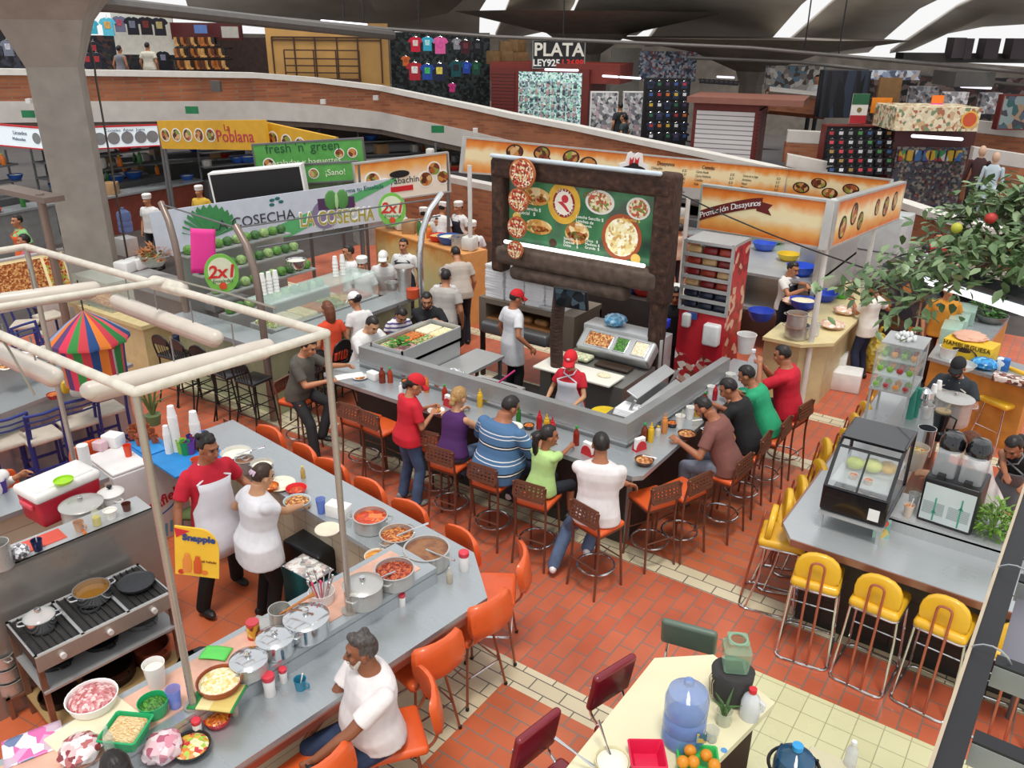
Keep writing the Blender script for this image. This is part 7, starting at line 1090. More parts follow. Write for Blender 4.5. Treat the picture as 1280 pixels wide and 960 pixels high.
p = at(555, 395, .9); person('man in a light grey T-shirt seated with his back turned, leaning on a friend', (p.x, p.y, 0), rz=radians(20), h=1.74, sit=.74, hair=('short', 'k'), shirt=('#b8b2ac', .6), pants=('#2c2c34', 1), lean=12, vox=.011, bulk=1.1)
p = at(577, 430, 0); person('man in a beige T-shirt standing and leaning on the seated man', (p.x, p.y, 0), rz=radians(55), h=1.72, hair=('short', 'k'), shirt=('#c0b4a8', .6), pants=('#1e2230', 1), lean=20, head=(20, 0, 0), vox=.011, bulk=1.1)
p = at(556, 372, 1.1); person('woman in a hair net and white shirt facing the two men', (p.x, p.y, 0), rz=radians(-150), h=1.58, female=True, hair=('short', 'b'), hat=('net', '#a89a98'), shirt=('#dcdada', .5), apron=('#20222a', -.2), vox=.011)
p = at(570, 440, 0); BST.put((p.x - .3, p.y - .1, 0), radians(30), 'black bar stool behind the bearded man')
b = B(); b.lathe([(0, 0), (.06, 0), (.10, .02), (.10, .16), (.06, .17), (0, .17)], 18); tag(ob('orange_tin', b, mat('#c8502a', .4), None, 35, None, at(516, 373, 1.1)), 'orange-red napkin tin at the foot of the far curved post', 'tin'); t = thing('steel_pitcher', 'tall steel vases beside the salad makers', 'pitcher', at(506, 364, 1.1)); ob('vases', B().lathe([(0, 0), (.10, 0), (.12, .34), (.17, .42), (0, .4)], 18), ALU, t); cup('steel sugar pot beside the tall steel vase', at(490, 362, 1.1), r=.11, h=.13, m=ALU)
bowl('steel mixing bowl turned over on the salad stall shelf', at(371, 335, 1.5), .17, .14, CHROME, FOOD['cream']);
for i, (px, py) in enumerate(((330, 368), (338, 366), (346, 364), (420, 345), (429, 343))): cupstack('clear cup tower on the glass salad display, %s' % ('first', 'second', 'third', 'fourth', 'fifth')[i], at(px, py, 1.5), 5, s=1.1, step=.045)
# counter left of it: salad bowl, foam boxes, water cooler, crates
t = thing('snack_counter', 'cream counter with a glass case at the left of the salad stall', 'counter', (-11.6, 6.3, 0)); b = B(); b.box(-1.3, 0, .98, .65, .55, 1.04); b.box(-1.25, .05, 0, .6, .5, .98); ob('counter_body', b, mat('#cbb988', .5, var=.1), t, 0); b = B(); b.box(-1.2, .1, 1.04, -.25, .5, 1.5); ob('glass_case', b, glass('#dfe8dc', .04, .35), t, 0); b = B(); b.rb((-.75, .3, 1.12), (.8, .3, .1), .04); ob('food', b, FOOD['tort'], t)
bowl('huge glass bowl of salad and crudites', at(193, 332, 1.25), .24, .2, glass('#dfe8e4', .05, .4), FOOD['salad'], dome=.08); leafy('carrots, lettuce and celery heaped in the glass bowl', at(193, 322, 1.45), 130, .24, .22, '#a86a3a', name='salad_heap', cat='salad', seed=14, lw=.03, ll=.12)
t = thing('long_steel_counter', 'long steel counter behind the salad bowl', 'counter', (-12.6, 7.6, 0)); b = B(); b.box(-1.2, 0, .9, 1.6, .7, 1.0); b.box(-1.1, .1, 0, 1.5, .6, .9); ob('counter_body', b, STEEL, t, 0)
for i, (px, py) in enumerate(((157, 340), (171, 336))): box_thing('napkin_stack', 'stack of white foam napkins beside the salad bowl, %s' % ('left', 'right')[i], 'napkins', at(px, py, 1.0), (.3, .24, .2), WHITE, .3, .03)
jug20('pale blue water jug upended on a white cooler', at(158, 290, 1.25)); box_thing('water_cooler', 'white water cooler under the pale blue jug', 'cooler', at(160, 318, .95), (.34, .3, .34), mat('#d8d4ce', .4)); pot('tall steel stock pot behind the foam napkins', at(121, 308, 1.1), .2, .36, None, None, m=ALU, handles=False); pot('steel urn left of the tall stock pot', at(95, 328, 1.0), .17, .3, None, None, m=DKSTEEL, handles=False); box_thing('black_display', 'black display box with a white top and a leafy pot', 'display box', at(107, 295, 1.0), (1.0, .4, .52), mat('#1c2a30', .4), .2); leafy('bushy green herb pot on the black display box', at(110, 262, 1.55), 150, .22, .3, '#4a8a34', name='herb_pot', seed=15, lw=.025, ll=.1)
t = thing('white_lamp', 'white bell lamp beside the concrete column', 'lamp', at(118, 250, 1.9)); ob('shade', B().lathe([(.0, .35), (.08, .35), (.12, .2), (.20, .12), (.22, 0), (.2, 0), (0, .1)], 18), WHITE, t); ob('stand', B().cyl((0, 0, -1.9), (0, 0, .1), .05), WHITE, t)
for i in range(4): box_thing('bottle_crate', 'navy bottle crate beside the black stools, %s' % ('lower left', 'upper left', 'lower right', 'upper right')[i], 'crate', at(190 + 20 * (i // 2), 470 - 3 * (i // 2), 0) + V((0, 0, .32 * (i % 2))), (.42, .32, .30), mottled('crate_blue', ['#1c2448', '#141a34', '#2a3460', '#101424'], 12, .5), .4)
b = B(); b.box(-.3, -.02, 0, .3, .02, 1.0); o = tag(ob('brown_board', b, mat('#5a3a30', .6), None, 0, None, at(165, 470, 0), .9), 'plain brown board standing beside the bottle crates', 'board'); o.rotation_euler.y = .12; MCX = Proto(lambda: mk_vinyl_chair(mat('#1f4a38', .4))()); MCX.put(at(150, 455, 0), .3, 'dark green round stool by the cream snack counter')
# ---------------------------------------------------------------- blue chair stall
t = thing('steel_bar', 'steel bar of the stall with blue chairs', 'counter', (-9.85, 4.5, 0), radians(6)); b = B(); b.box(-.45, -2.2, .96, .12, .95, 1.0); b.box(-.4, -2.2, 0, 0, .9, .96); ob('counter_body', b, TOPSTEEL, t, 0); b = B(); b.box(-.5, -2.2, 1.0, -.42, .5, 1.35); ob('upstand', b, STEEL, t, 0)
for i, (px, py) in enumerate(((10, 552), (52, 545), (98, 527), (132, 512))): BCH.put(at(px, py, .66).xy.to_3d(), radians(82), 'blue-framed high chair with pale seat, %s along the steel bar' % ('first', 'second', 'third', 'fourth')[i])
for i, (px, py) in enumerate(((50, 440), (30, 405), (60, 395))): BCH.put(at(px, py, .66).xy.to_3d(), radians(-80 + 40 * i), 'blue-framed high chair beyond the striped cloth, %s' % ('nearest', 'left', 'right')[i])
um = atd(104, 388, 9.4); US = NT('umbrella_stripes'); tc = US.add('ShaderNodeTexCoord'); sx = US.add('ShaderNodeSeparateXYZ'); US.ln(tc.outputs['Object'], sx.inputs[0]); at2 = US.add('ShaderNodeMath', operation='ARCTAN2'); US.ln(sx.outputs[1], at2.inputs[0]); US.ln(sx.outputs[0], at2.inputs[1]); ml = US.add('ShaderNodeMath', operation='MULTIPLY_ADD'); ml.inputs[1].default_value = 1 / pi; ml.inputs[2].default_value = 9; US.ln(at2.outputs[0], ml.inputs[0]); fr_ = US.add('ShaderNodeMath', operation='FRACT'); US.ln(ml.outputs[0], fr_.inputs[0]); cs = ['#c83a4a', '#2f7a3f', '#d8505a', '#2a4a78', '#8a9ab8', '#d8702a', '#5a3a6a', '#d83a58', '#3a8a44', '#c8404a', '#284a80', '#d8782c']; US.ln(US.ramp(fr_.outputs[0], [(i / 12, lin(c)) for i, c in enumerate(cs)], 'CONSTANT'), US.b.inputs['Base Color']); US.b.inputs['Roughness'].default_value = .9
t = thing('striped_lantern', 'hanging cloth canopy with bright woven stripes', 'cloth canopy', um); rr_ = lambda r, z, k: [(r * cos(2 * pi * i / 36) * (1 + k * cos(i * pi * 2 / 3) * .03), r * sin(2 * pi * i / 36), z) for i in range(36)]; b = B(); b.rings([rr_(.006, 0, 0), rr_(.20, -.13, 0), rr_(.43, -.32, 1), rr_(.43, -.36, 2)], False); ob('peaked_top', b, US.m, t, 50); b = B(); b.rings([rr_(.36, -.33, 1), rr_(.34, -.6, 2), rr_(.33, -.86, 3)], False); ob('hanging_skirt', b, US.m, t, 50); ob('cord', B().cyl((0, 0, -.02), (0, 0, .35), .008), BLACK, t)
tl, tr_ = atd(-20, 332, 12.2), atd(77, 314, 12.6); t, w, h = board('lightbox_menu', 'backlit menu of fried dishes with a green strip at the left edge', 'sign', tl, tr_, tl - V((0, 0, .72)), mat('#e8dca8', .4, emit=.3), .1, None, 'panel', ALU)
for x0, x1, c in ((.02, .70, 'tort'), (.74, .98, 'fruit')): b = B(); b.box(w * x0, -h * .72, 0, w * x1, -h * .06, .006); ob('food_picture', b, FOOD[c], t, 0)
b = B(); b.box(w * .02, -h * .96, 0, w * .98, -h * .76, .006); ob('green_strip', b, mat('#1f6a50', .5, emit=.15), t, 0); tx(t, "IFI'S     PA", w * .55, -h * .86, .11, WHITE, z=.008)
t = thing('menu_support', 'dark steel post and shelf carrying the backlit menu', 'post', atd(66, 320, 12.5).xy.to_3d()); ob('post', B().cyl((0, 0, 0), (0, 0, 2.8), .06), ARC, t); ob('shelf', B().box(-1.2, -.1, 2.7, .3, .2, 2.78), ARC, t, 0)
box_thing('sandwich_case', 'steel tray of breaded food at the photo edge', 'tray', at(8, 470, 1.0), (.7, .5, .28), DKSTEEL, .3); bowl('white tray of fried food in the steel case', at(10, 455, 1.28), .26, .06, '#e8e4dc', FOOD['tort'], square=True, rz=.3); box_thing('white_cabinet', 'white low cabinet behind the striped cloth', 'cabinet', at(92, 425, 0), (.8, .5, .95), mat('#b8b0a8', .5), .2); bowl('red pottery bowl of salsa on the steel bar', at(68, 498, 1.0), .08, .06, '#a81c24', FOOD['salsa']); box_thing('yellow_tin', 'yellow mustard tin on the steel bar', 'tin', at(83, 490, 1.0), (.1, .1, .14), mat('#d8b030', .4)); box_thing('grey_machine', 'grey and white kitchen machine on the steel bar', 'machine', at(118, 492, 1.0), (.45, .3, .12), mat('#c8c4be', .4), .5, .04)
# ---------------------------------------------------------------- stalls farther back
CL = [Proto(f) for f in (lambda: box_thing('carton', 'x', 'box', (0, 0, 0), (.34, .26, .24), mat('#a8845c', .7, var=.15)), lambda: pot('x', (0, 0, 0), .15, .2, FOOD['mole'], m=ALU), lambda: bowl('x', (0, 0, 0), .2, .12, '#c83028', FOOD['fruit']), lambda: bottle('x', (0, 0, 0), '#3a7a3a', '#e8e8e8', r=.05, h=.32, al=.9), lambda: box_thing('white_tub', 'x', 'tub', (0, 0, 0), (.26, .26, .26), mat('#dcdad4', .5), 0, .06), lambda: bowl('x', (0, 0, 0), .22, .16, '#2a58a8', FOOD['cheese']), lambda: bottle('x', (0, 0, 0), '#d8742a', '#d8d040', r=.06, h=.26, al=.95))]
CN = ('brown carton', 'steel pot', 'red bowl', 'green bottle', 'white tub', 'blue basin', 'orange bottle')
def back_stall(label, p, q, dep, c, seed, n=14, shelf=True):
 p, q = V((p.x, p.y, 0)), V((q.x, q.y, 0)); L_ = (q - p).length; rz = atan2((q - p).y, (q - p).x); t = thing('stall_counter', 'counter of the ' + label, 'counter', p, rz); b = B(); b.box(0, 0, 0, L_, .6, .95); b.m = 1; b.box(-.03, -.04, .95, L_ + .03, .64, 1.0); ob('counter_body', b, [mat(c, .5, var=.15), TOPSTEEL], t, 0)
 if shelf: b = B(); b.box(0, dep, 0, L_, dep + .5, 1.0); [b.box(0, dep + .1, z, L_, dep + .5, z + .04) for z in (1.35, 1.75)]; [b.box(x, dep + .46, 0, x + .05, dep + .5, 2.1) for x in (0, L_ - .05)]; ob('back_shelf', b, [DKSTEEL], t, 0)
 rr = random.Random(seed); M_ = MX.Translation(p) @ RZ(rz)
 for i in range(n):
  k = rr.randrange(7); lv = rr.randrange(4 if shelf else 1); y = .3 if lv == 0 else dep + .28; z = (1.0, 1.0, 1.39, 1.79)[lv]; CL[k].put(M_ @ V((L_ * (i + .5) / n, y + rr.uniform(-.1, .1), z)), rr.uniform(0, 6), '%s among the goods of the %s' % (CN[k], label), '%ss of the %s' % (CN[k], label), rr.uniform(.8, 1.25))
for lb, a_, c_, dep, c, sd, n in (('stall at the far left edge', (-30, 330, 0), (95, 300, 0), 1.5, '#8a8a88', 1, 14), ('stall behind the concrete column', (118, 300, 0), (262, 268, 0), 1.5, '#7a3a2c', 2, 18), ('stall under the yellow sign', (130, 250, 0), (330, 232, 0), 1.8, '#5a5a58', 3, 20), ('stall under the green sign', (300, 285, 0), (455, 262, 0), 1.8, '#6a7a5a', 4, 16), ('stall of the white-capped cooks', (452, 308, 0), (590, 292, 0), 1.7, '#9a9894', 5, 16), ('stall behind the curved post', (470, 262, 0), (640, 250, 0), 1.5, '#8a8884', 6, 16), ('stall behind the timber menu board', (735, 330, 0), (870, 350, 0), 1.4, '#7a4a3a', 7, 10)): back_stall(lb, at(*a_), at(*c_), dep, c, sd, n)
FG = mat('#8a8a8c', .5)
tl, tr_ = at(470, 287, 1.35), at(578, 320, 1.35); t, w, h = board('printed_counter', 'long counter front printed orange and leafy green before the white-capped cooks', 'counter', tl, tr_, tl - V((0, 0, 1.34)), banded('leaf_front', [(0, '#8a9a60'), (.5, '#c8cc98'), (.8, '#d8c080'), (1, '#cc8a3c')], 1, -1.34, 0, .4, .5, 0, 3), .55, None, 'printed_front', mat('#d89a5a', .5)); M_ = MX.Translation(tl) @ RZ(t.rotation_euler.z)
for i in range(9): CL[(i * 3 + 1) % 7].put(M_ @ V((w * (i + .5) / 9, .3, .03)), i, CN[(i * 3 + 1) % 7] + ' on the printed counter before the white-capped cooks', CN[(i * 3 + 1) % 7] + 's on the printed counter')
box_thing('dark_cabinet', 'dark cabinet of red bags behind the timber menu board', 'cabinet', (-5.5, 11.5, 0), (1.9, .6, 1.25), mat('#2e2624', .6, var=.2), 0)
for i in range(7): CL[(2, 0, 5, 2, 6, 4, 2)[i]].put((-6.25 + .26 * i, 11.5, 1.25), i, CN[(2, 0, 5, 2, 6, 4, 2)[i]] + ' on the dark cabinet behind the menu board', CN[(2, 0, 5, 2, 6, 4, 2)[i]] + 's on the dark cabinet')
back_stall('stall between the oven and the cooks', at(600, 330, 0), at(660, 345, 0), 1.3, '#7a6a5a', 8, 8); back_stall('stall left of the salad banner', at(100, 272, 0), at(190, 258, 0), 1.2, '#6a4a3a', 9, 12)
def bsign(label, x0, y0, d0, x1, y1, d1, hm, m, items, pics=(), edge=ALU, name='stall_sign'):
 tl, tr_ = atd(x0, y0, d0), atd(x1, y1, d1); t, w, h = board(name, label, 'sign', tl, tr_, tl - V((0, 0, hm)), m, .08, None, 'panel', edge)
 for s, x, y, sz, c in items: tx(t, s, w * x, -h * y, sz, mat(c, .5))
 for x, y, r, mm in pics: pic(t, w * x, -h * y, r, mm, None if mm is FG else WHITE)
 for f in (.02, .98): p = tl.lerp(tr_, f); tag(ob('sign_post', B().cyl((0, 0, 0), (0, 0, p.z), .035), DKSTEEL, None, 35, None, (p.x, p.y - .05 + .1, 0)), ('left' if f < .5 else 'right') + ' steel post of the ' + label, 'post')
 return t
LW = mat('#dfe9ee', .4, var=.03, emit=.35)
bsign('white lit sign with pale cup pictures at the left edge', -60, 152, 19, 61, 162, 18, .42, LW, (('Licuados', .7, .3, .12, '#5a6a80'), ('Malteadas', .68, .62, .1, '#5a6a80')), ((.86, .5, .12, FG), (.95, .5, .1, FG)), RED)
bsign('white lit sign with five pale cup pictures beside the column', 112, 160, 19, 197, 157, 20, .45, LW, (('Cócteles  Aguas  Jugos', .5, .16, .1, '#5a6a80'),), [(x, .55, .14, FG) for x in (.12, .32, .52, .72, .9)], RED)
YS = mat('#e0aa28', .5, var=.06); t = bsign('yellow stepped sign with a row of round plates', 196, 151, 19, 330, 150, 17.5, .62, YS, (('La', .66, .25, .2, '#b02430'), ('Poblana', .72, .55, .36, '#c02a50')), [(x, .5, .15, BOWLP) for x in (.06, .17, .28, .39, .5)], None)
bsign('second yellow sign partly hidden by the green one', 332, 153, 17.8, 420, 172, 17, .6, YS, (), [(x, .5, .15, BOWLP) for x in (.1, .3, .5, .7)], None)
GS = mat('#5aa850', .5, var=.12); bsign('green sign of the salad and sandwich stall with leaf lettering', 316, 182, 16.5, 452, 174, 16.5, .62, GS, (("fresh 'n' green", .45, .14, .26, '#1f5a34'), ('ensaladas y baguettes', .45, .6, .17, '#e8f0d8')), [(.12, .6, .12, BOWLP), (.78, .4, .1, BOWLP), (.9, .4, .1, BOWLP)], DKSTEEL); bsign('lower green sign strip over the black panel', 377, 207, 15.8, 445, 203, 15.8, .32, GS, (('¡Sano!', .6, .5, .16, '#e8f0d8'),), ((.2, .5, .1, BOWLP),), DKSTEEL)
OW = banded('orange_white', [(0, '#dcd2c4'), (.5, '#e2d8c8'), (.8, '#dca45c'), (1, '#d07828')], 1, -.72, 0, .5, .3, .1)
t = bsign('white and orange sign with a sombrero emblem and food bowls', 443, 206, 15.5, 559, 192, 16.2, .72, OW, (), ((.12, .75, .15, BOWLP), (.17, .45, .16, BOWLP), (.3, .65, .15, BOWLP), (.74, .6, .16, BOWLP), (.84, .35, .14, BOWLP), (.93, .6, .14, BOWLP)), AL)
b = B(); b.T = TR(.85, -.27, .012) @ MX.Diagonal((1, .35, 1, 1)); b.cyl((0, 0, 0), (0, 0, .01), .2, n=20); ob('sombrero_picture', b, BLACK, t, 0); tx(t, 'El Tabachín', .85, -.40, .17, BLACK); b = B(); b.box(.6, -.6, .004, 1.1, -.5, .01); ob('red_ribbon', b, RED, t, 0)
tl, tr_ = atd(262, 219, 15.2), atd(374, 208, 15.2); board('black_signboard', 'large black panel in a white frame above the salad banner', 'panel', tl, tr_, tl - V((0, 0, .75)), mat('#151517', .4), .3, None, 'panel', WHITE)
for lb, px, py, d, r, kw in (('woman in an orange apron and green sleeves at the far left', 17, 252, 16, 180, dict(female=True, shirt=('#8ac080', .8), apron=('#e0602a', -.3))), ('person in a pink top at the far left', 24, 268, 14.5, 150, dict(shirt=('#c85a80', .6), female=True)), ('cook in a white cap behind the column stall', 180, 222, 18, 200, dict(hat=CAPW)), ('cook in yellow under the yellow sign', 246, 215, 19, 200, dict(hat=CAPW, shirt=('#d8b040', .6))), ('woman in orange seen from behind near the black panel', 228, 258, 15, 20, dict(shirt=('#e0642a', .5), hair=('short', 'r'), female=True)), ('waiter in a white shirt and black trousers standing under the balcony', 564, 212, 19, 190, dict(shirt=('#ddd6d2', .7), pants=('#17171b', 1))), ('dark-haired customer seated under the balcony, left', 547, 232, 17.5, 180, dict(shirt=('#8a4a3a', .5), h=1.3)), ('dark-haired customer seated under the balcony, right', 580, 234, 17.5, 170, dict(shirt=('#c8b0a0', .5), h=1.3)), ('diner in blue behind the orange sign', 1030, 320, 17, 30, dict(shirt=('#3a68a8', .5), hair=('short', 'k'), h=1.3)), ('diner in a red and white striped shirt under the tree', 1190, 326, 16, 60, dict(shirtm=stripes('redwhite', [(0, '#c8303a'), (.5, '#e8e4e0')], 2, .1), h=1.3)), ('diner in red under the tree', 1170, 310, 17, 200, dict(shirt=('#c82a34', .5), h=1.3)), ('diner in pale blue with dark hair under the tree', 1155, 322, 16, 20, dict(shirt=('#8aa8c0', .5), h=1.3)), ('diner with a bare arm behind the timber post', 850, 285, 17, 60, dict(shirt=('#c8a890', .3), h=1.4)), ('woman in an apron at the far right stall under the tree', 1182, 380, 12.5, 200, dict(shirt=('#c8862a', .5), pants=('#3a2420', 1)))):
 p = atd(px, py, d); kk = dict(h=1.66, vox=.014, shirt=('#e4e2e0', .6), pants=('#2c2e36', 1), eyes=d < 16.5); kk.update(kw); person(lb, (p.x, p.y, 0), rz=radians(r), **kk)
# ---------------------------------------------------------------- balcony ramp of brick, upper floor, roof
BRK = bricks('balcony_brick', '#b06a44', '#8e4c30', '#94705a', .28, .078, .010, .8, rot=(radians(90), 0, 0), stain=.3); CONC = mat('#8f877c', .8, var=.14, sc=3, bump=.15); PLAS = mat('#c9c3bc', .7, var=.08, sc=3)
PATH = [(-160, 86, 19), (0, 86, 20), (160, 88, 21), (320, 91, 23), (395, 97, 23.8), (474, 107, 24.5), (590, 131, 24), (640, 142, 23.5), (720, 157, 22.8), (800, 174, 22), (880, 190, 21), (960, 207, 20), (1050, 230, 19), (1127, 252, 18), (1175, 268, 17), (1300, 300, 15.5)]
PW = [atd(*q) for q in PATH]
def wall_strip(name, m, z0, z1, th, out=0.):
 b = B(); n = len(PW); rs = []
 for i, p in enumerate(PW):
  q0, q1 = PW[max(0, i - 1)], PW[min(n - 1, i + 1)]; d = (q1 - q0); d.z = 0; d.normalize(); nn = V((-d.y, d.x, 0)); a = p - nn * out; c = p + nn * th
  rs.append([(a.x, a.y, p.z + z0), (a.x, a.y, p.z + z1), (c.x, c.y, p.z + z1), (c.x, c.y, p.z + z0)])
 b.rings(rs); return struct(name, b, m, 20)
wall_strip('wall_balcony', BRK, -.74, -.13, .2); wall_strip('trim_1', mat('#dedad2', .6, var=.05), -.14, 0, .32, .05); wall_strip('trim_2', PLAS, -1.24, -.74, .3, .03)
b = B(); off = [(0, 0), (3, -.3), (16, -.3)]; n = len(PW)
def fl(u, v):
 i = min(n - 1, int(round(u * (n - 1)))); p = PW[i]; q0, q1 = PW[max(0, i - 1)], PW[min(n - 1, i + 1)]; d = q1 - q0; d.z = 0; d.normalize(); w_ = V((-.52, .75, 0)).normalized().lerp(V((-d.y, d.x, 0)), .5 * (1 - v)); return p + w_ * (16 * v + .05) + V((0, 0, -1.12 - .02))
b.grid(fl, n - 1, 4); o = struct('floor_upper', b, mat('#6a5a50', .6, var=.15), 0); md = o.modifiers.new('t', 'SOLIDIFY'); md.thickness = .25
P_ = [atd(*q) for q in ((500, 212, 19), (560, 221, 18), (650, 239, 17), (760, 262, 16.5))]
for nm_, m_, z0, z1, th in (('wall_low', BRK, -1.2, -.12, .2), ('trim_4', PLAS, -.13, 0, .28)): struct(nm_, B().rings([[p + V((0, 0, z0)), p + V((0, 0, z1)), p + V((-.1, th, z1)), p + V((-.1, th, z0))] for p in P_]), m_, 20)
for i, (pts, hh) in enumerate((([(985, 163, 21), (1040, 166, 20.6)], .5), ([(985, 193, 20), (1040, 204, 19.8)], .55), ([(1215, 150, 20.5), (1310, 160, 20)], .5), ([(1218, 184, 18.6), (1310, 198, 18)], .9))):
 P_ = [atd(*q) for q in pts]
 for nm_, m_, z0, z1, th in (('wall_terrace', BRK, -hh - .3, -.28, .15), ('trim_%d' % (5 + i), PLAS, -.3, 0, .25)): struct(nm_, B().rings([[p + V((0, 0, z0)), p + V((0, 0, z1)), p + V((-.1, th, z1)), p + V((-.1, th, z0))] for p in P_]), m_, 20)
# concrete column with a flared head
cb = atd(100, 240, 14.5); b = B(); rsz = [(0, .31, .36), (2.6, .32, .37), (cb.z + 2.05, .33, .38), (cb.z + 2.75, .62, .62), (cb.z + 3.0, .9, .8), (cb.z + 3.4, 1.5, 1.2)]; b.rings([[(sx * x, sy * y, z) for sx, sy in ((-1, -1), (1, -1), (1, 1), (-1, 1))] for z, x, y in rsz]); o = struct('column_left', b, mat('#98948c', .8, var=.12, sc=3, bump=.2), 20); o.location = (cb.x, cb.y, 0); o.rotation_euler.z = radians(-38)
pz = atd(110, 40, 14.1); b = B(); b.tube([(0, 0, 0), (.02, 0, -.5), (-.1, .05, -.75), (-.1, .05, -4)], .02, 6); tag(ob('column_cable', b, mat('#55504a', .6), None, 35, None, pz), 'dark cable running down the concrete column', 'cable')
cb2 = atd(938, 110, 29); b = B(); b.rings([[(s * cos(a), s * sin(a), z) for a in [2 * pi * i / 8 for i in range(8)]] for z, s in ((-3.5, .42), (.1, .42), (.55, .6), (1.15, 2.2), (1.6, 5))]); o = struct('column_right', b, CONC, 20); o.location = cb2
cb3 = atd(735, 60, 31); b = B(); b.rings([[(s * cos(a), s * sin(a), z) for a in [2 * pi * i / 8 for i in range(8)]] for z, s in ((-4, .42), (-.2, .5), (.5, 1.6), (1.2, 5))]); o = struct('column_middle', b, CONC, 20); o.location = cb3
# roof shells with open slits of sky between them
ROOF = NT('roof_concrete'); n_ = ROOF.noise(ROOF.coord((1, 1, 1)), .5, 6); ROOF.ln(ROOF.ramp(n_.outputs['Fac'], [(.3, lin('#b4aca2')), (.7, lin('#d0c8bc'))]), ROOF.b.inputs['Base Color']); ROOF.b.inputs['Roughness'].default_value = .9
for pts in ([(-60, -80, 19), (250, -80, 22), (150, 8, 26), (-60, 10, 24)], [(210, -80, 30), (655, -80, 26), (600, 8, 36), (599, 43, 40), (480, 34, 40), (320, 20, 38), (235, 6, 36)], [(420, -80, 25), (668, -80, 24), (560, 12, 33), (480, 28, 36)], [(668, -80, 25), (745, -80, 25), (718, 0, 34), (700, 31, 38), (640, 44, 40), (619, 41, 39), (629, 18, 36)], [(765, -80, 24), (1095, -80, 20), (1003, 0, 28), (954, 57, 35), (850, 54, 37), (805, 54, 38), (832, 20, 34), (815, 12, 33), (796, 40, 37), (706, 40, 38), (722, 2, 33)], [(1145, -80, 20), (1320, -80, 17), (1150, 5, 28), (1086, 61, 36), (1030, 66, 37), (975, 58, 36), (1040, 0, 29)], [(1365, -80, 16), (1560, -80, 16), (1400, 6, 24), (1290, 24, 28), (1230, 28, 30), (1180, 38, 32), (1140, 58, 34), (1113, 62, 35), (1197, 5, 28)]):
 b = B(); P_ = [atd(*q) for q in pts]; c = sum(P_, V()) / len(P_) + V((0, 0, .25)); b.add(P_ + [c], [(i, (i + 1) % len(P_), len(P_)) for i in range(len(P_))]); o = struct('ceiling', b, ROOF.m, 60); md = o.modifiers.new('t', 'SOLIDIFY'); md.thickness = .15
b = B(); P_ = [atd(*q) for q in ((-200, 50, 44), (300, 42, 44), (640, 48, 46), (1000, 66, 46), (1150, 74, 44), (1500, 100, 40))]; b.rings([[p, p + V((0, 0, -7)), p + FW.xy.to_3d() * .4 + V((0, 0, -7)), p + FW.xy.to_3d() * .4] for p in P_]); struct('wall_back', b, mat('#5c544c', .8, var=.3, sc=1.5), 20)
b = B(); P_ = [atd(*q) for q in ((-400, 130, 38), (200, 132, 38), (600, 150, 40), (1000, 190, 38), (1500, 240, 34))]; b.rings([[p, V((p.x, p.y, -.2)), V((p.x, p.y, -.2)) + FW.xy.to_3d() * .3, p + FW.xy.to_3d() * .3] for p in P_]); struct('wall_ground', b, mat('#4a3c36', .8, var=.3, sc=1.5), 20)
for lb, pts, r in (('long grey service pipe crossing under the roof', [(318, 20, 24), (480, 36, 24), (620, 46, 24), (940, 60, 23), (1300, 92, 20)], .05), ('grey concrete tie beam at the top left', [(60, 2, 14), (140, 6, 15), (490, 44, 24)], .13), ('second service pipe above the right kiosks', [(860, 72, 25), (1000, 78, 24), (1290, 108, 22)], .05)): P_ = [atd(*q) for q in pts]; tag(ob('roof_pipe', B().tube([p - P_[0] for p in P_], r, 8), mat('#6e6a66', .5, .3), None, 35, None, P_[0]), lb, 'pipe')
for i, (x, y) in enumerate(((430, 22), (524, 30), (455, 30), (704, 48), (1005, 66), (1048, 70))): p = atd(x, y, 24); tag(ob('pipe_hanger', B().cyl((0, 0, 0), (0, 0, 1.6), .02, n=6), BLACK, None, 35, None, p), 'thin dark rod hanging the service pipe, %s along it' % ('first', 'third', 'second', 'fourth', 'fifth', 'sixth')[i], 'rod')
TL_ = mat('#f4f0ff', .4, var=0, emit=1.2)
for i, (x0, y0, x1, y1, d, n) in enumerate(((402, 26, 458, 31, 24, 'before the plywood wall'), (682, 87, 722, 88, 24.6, 'under the silver price sign'), (754, 95, 800, 98, 25, 'over the card stands'), (1141, 170, 1202, 174, 17.5, 'under the printed canopy'), (1202, 108, 1238, 110, 21, 'above the white jewellery racks'), (897, 96, 917, 97, 27, 'over the cap rack'))): a_, c_ = atd(x0, y0, d), atd(x1, y1, d); tag(ob('tube_lamp', B().caps((0, 0, 0), c_ - a_, .035), TL_, None, 35, None, a_), 'lit white tube lamp ' + n, 'lamp')
def vb(x0, y0, x1, y1, d, d1=None, up=0): tl, tr = atd(x0, y0, d), atd(x1, y0, d1 or d); tr.z = tl.z + up; return tl, tr, tl - V((0, 0, (y1 - y0) * d / FPX / UP.z))
def ub(name, label, cat, x0, y0, x1, y1, d, m, th=.06, edge=None, d1=None, part='panel'): return board(name, label, cat, *vb(x0, y0, x1, y1, d, d1), m, th, None, part, edge)
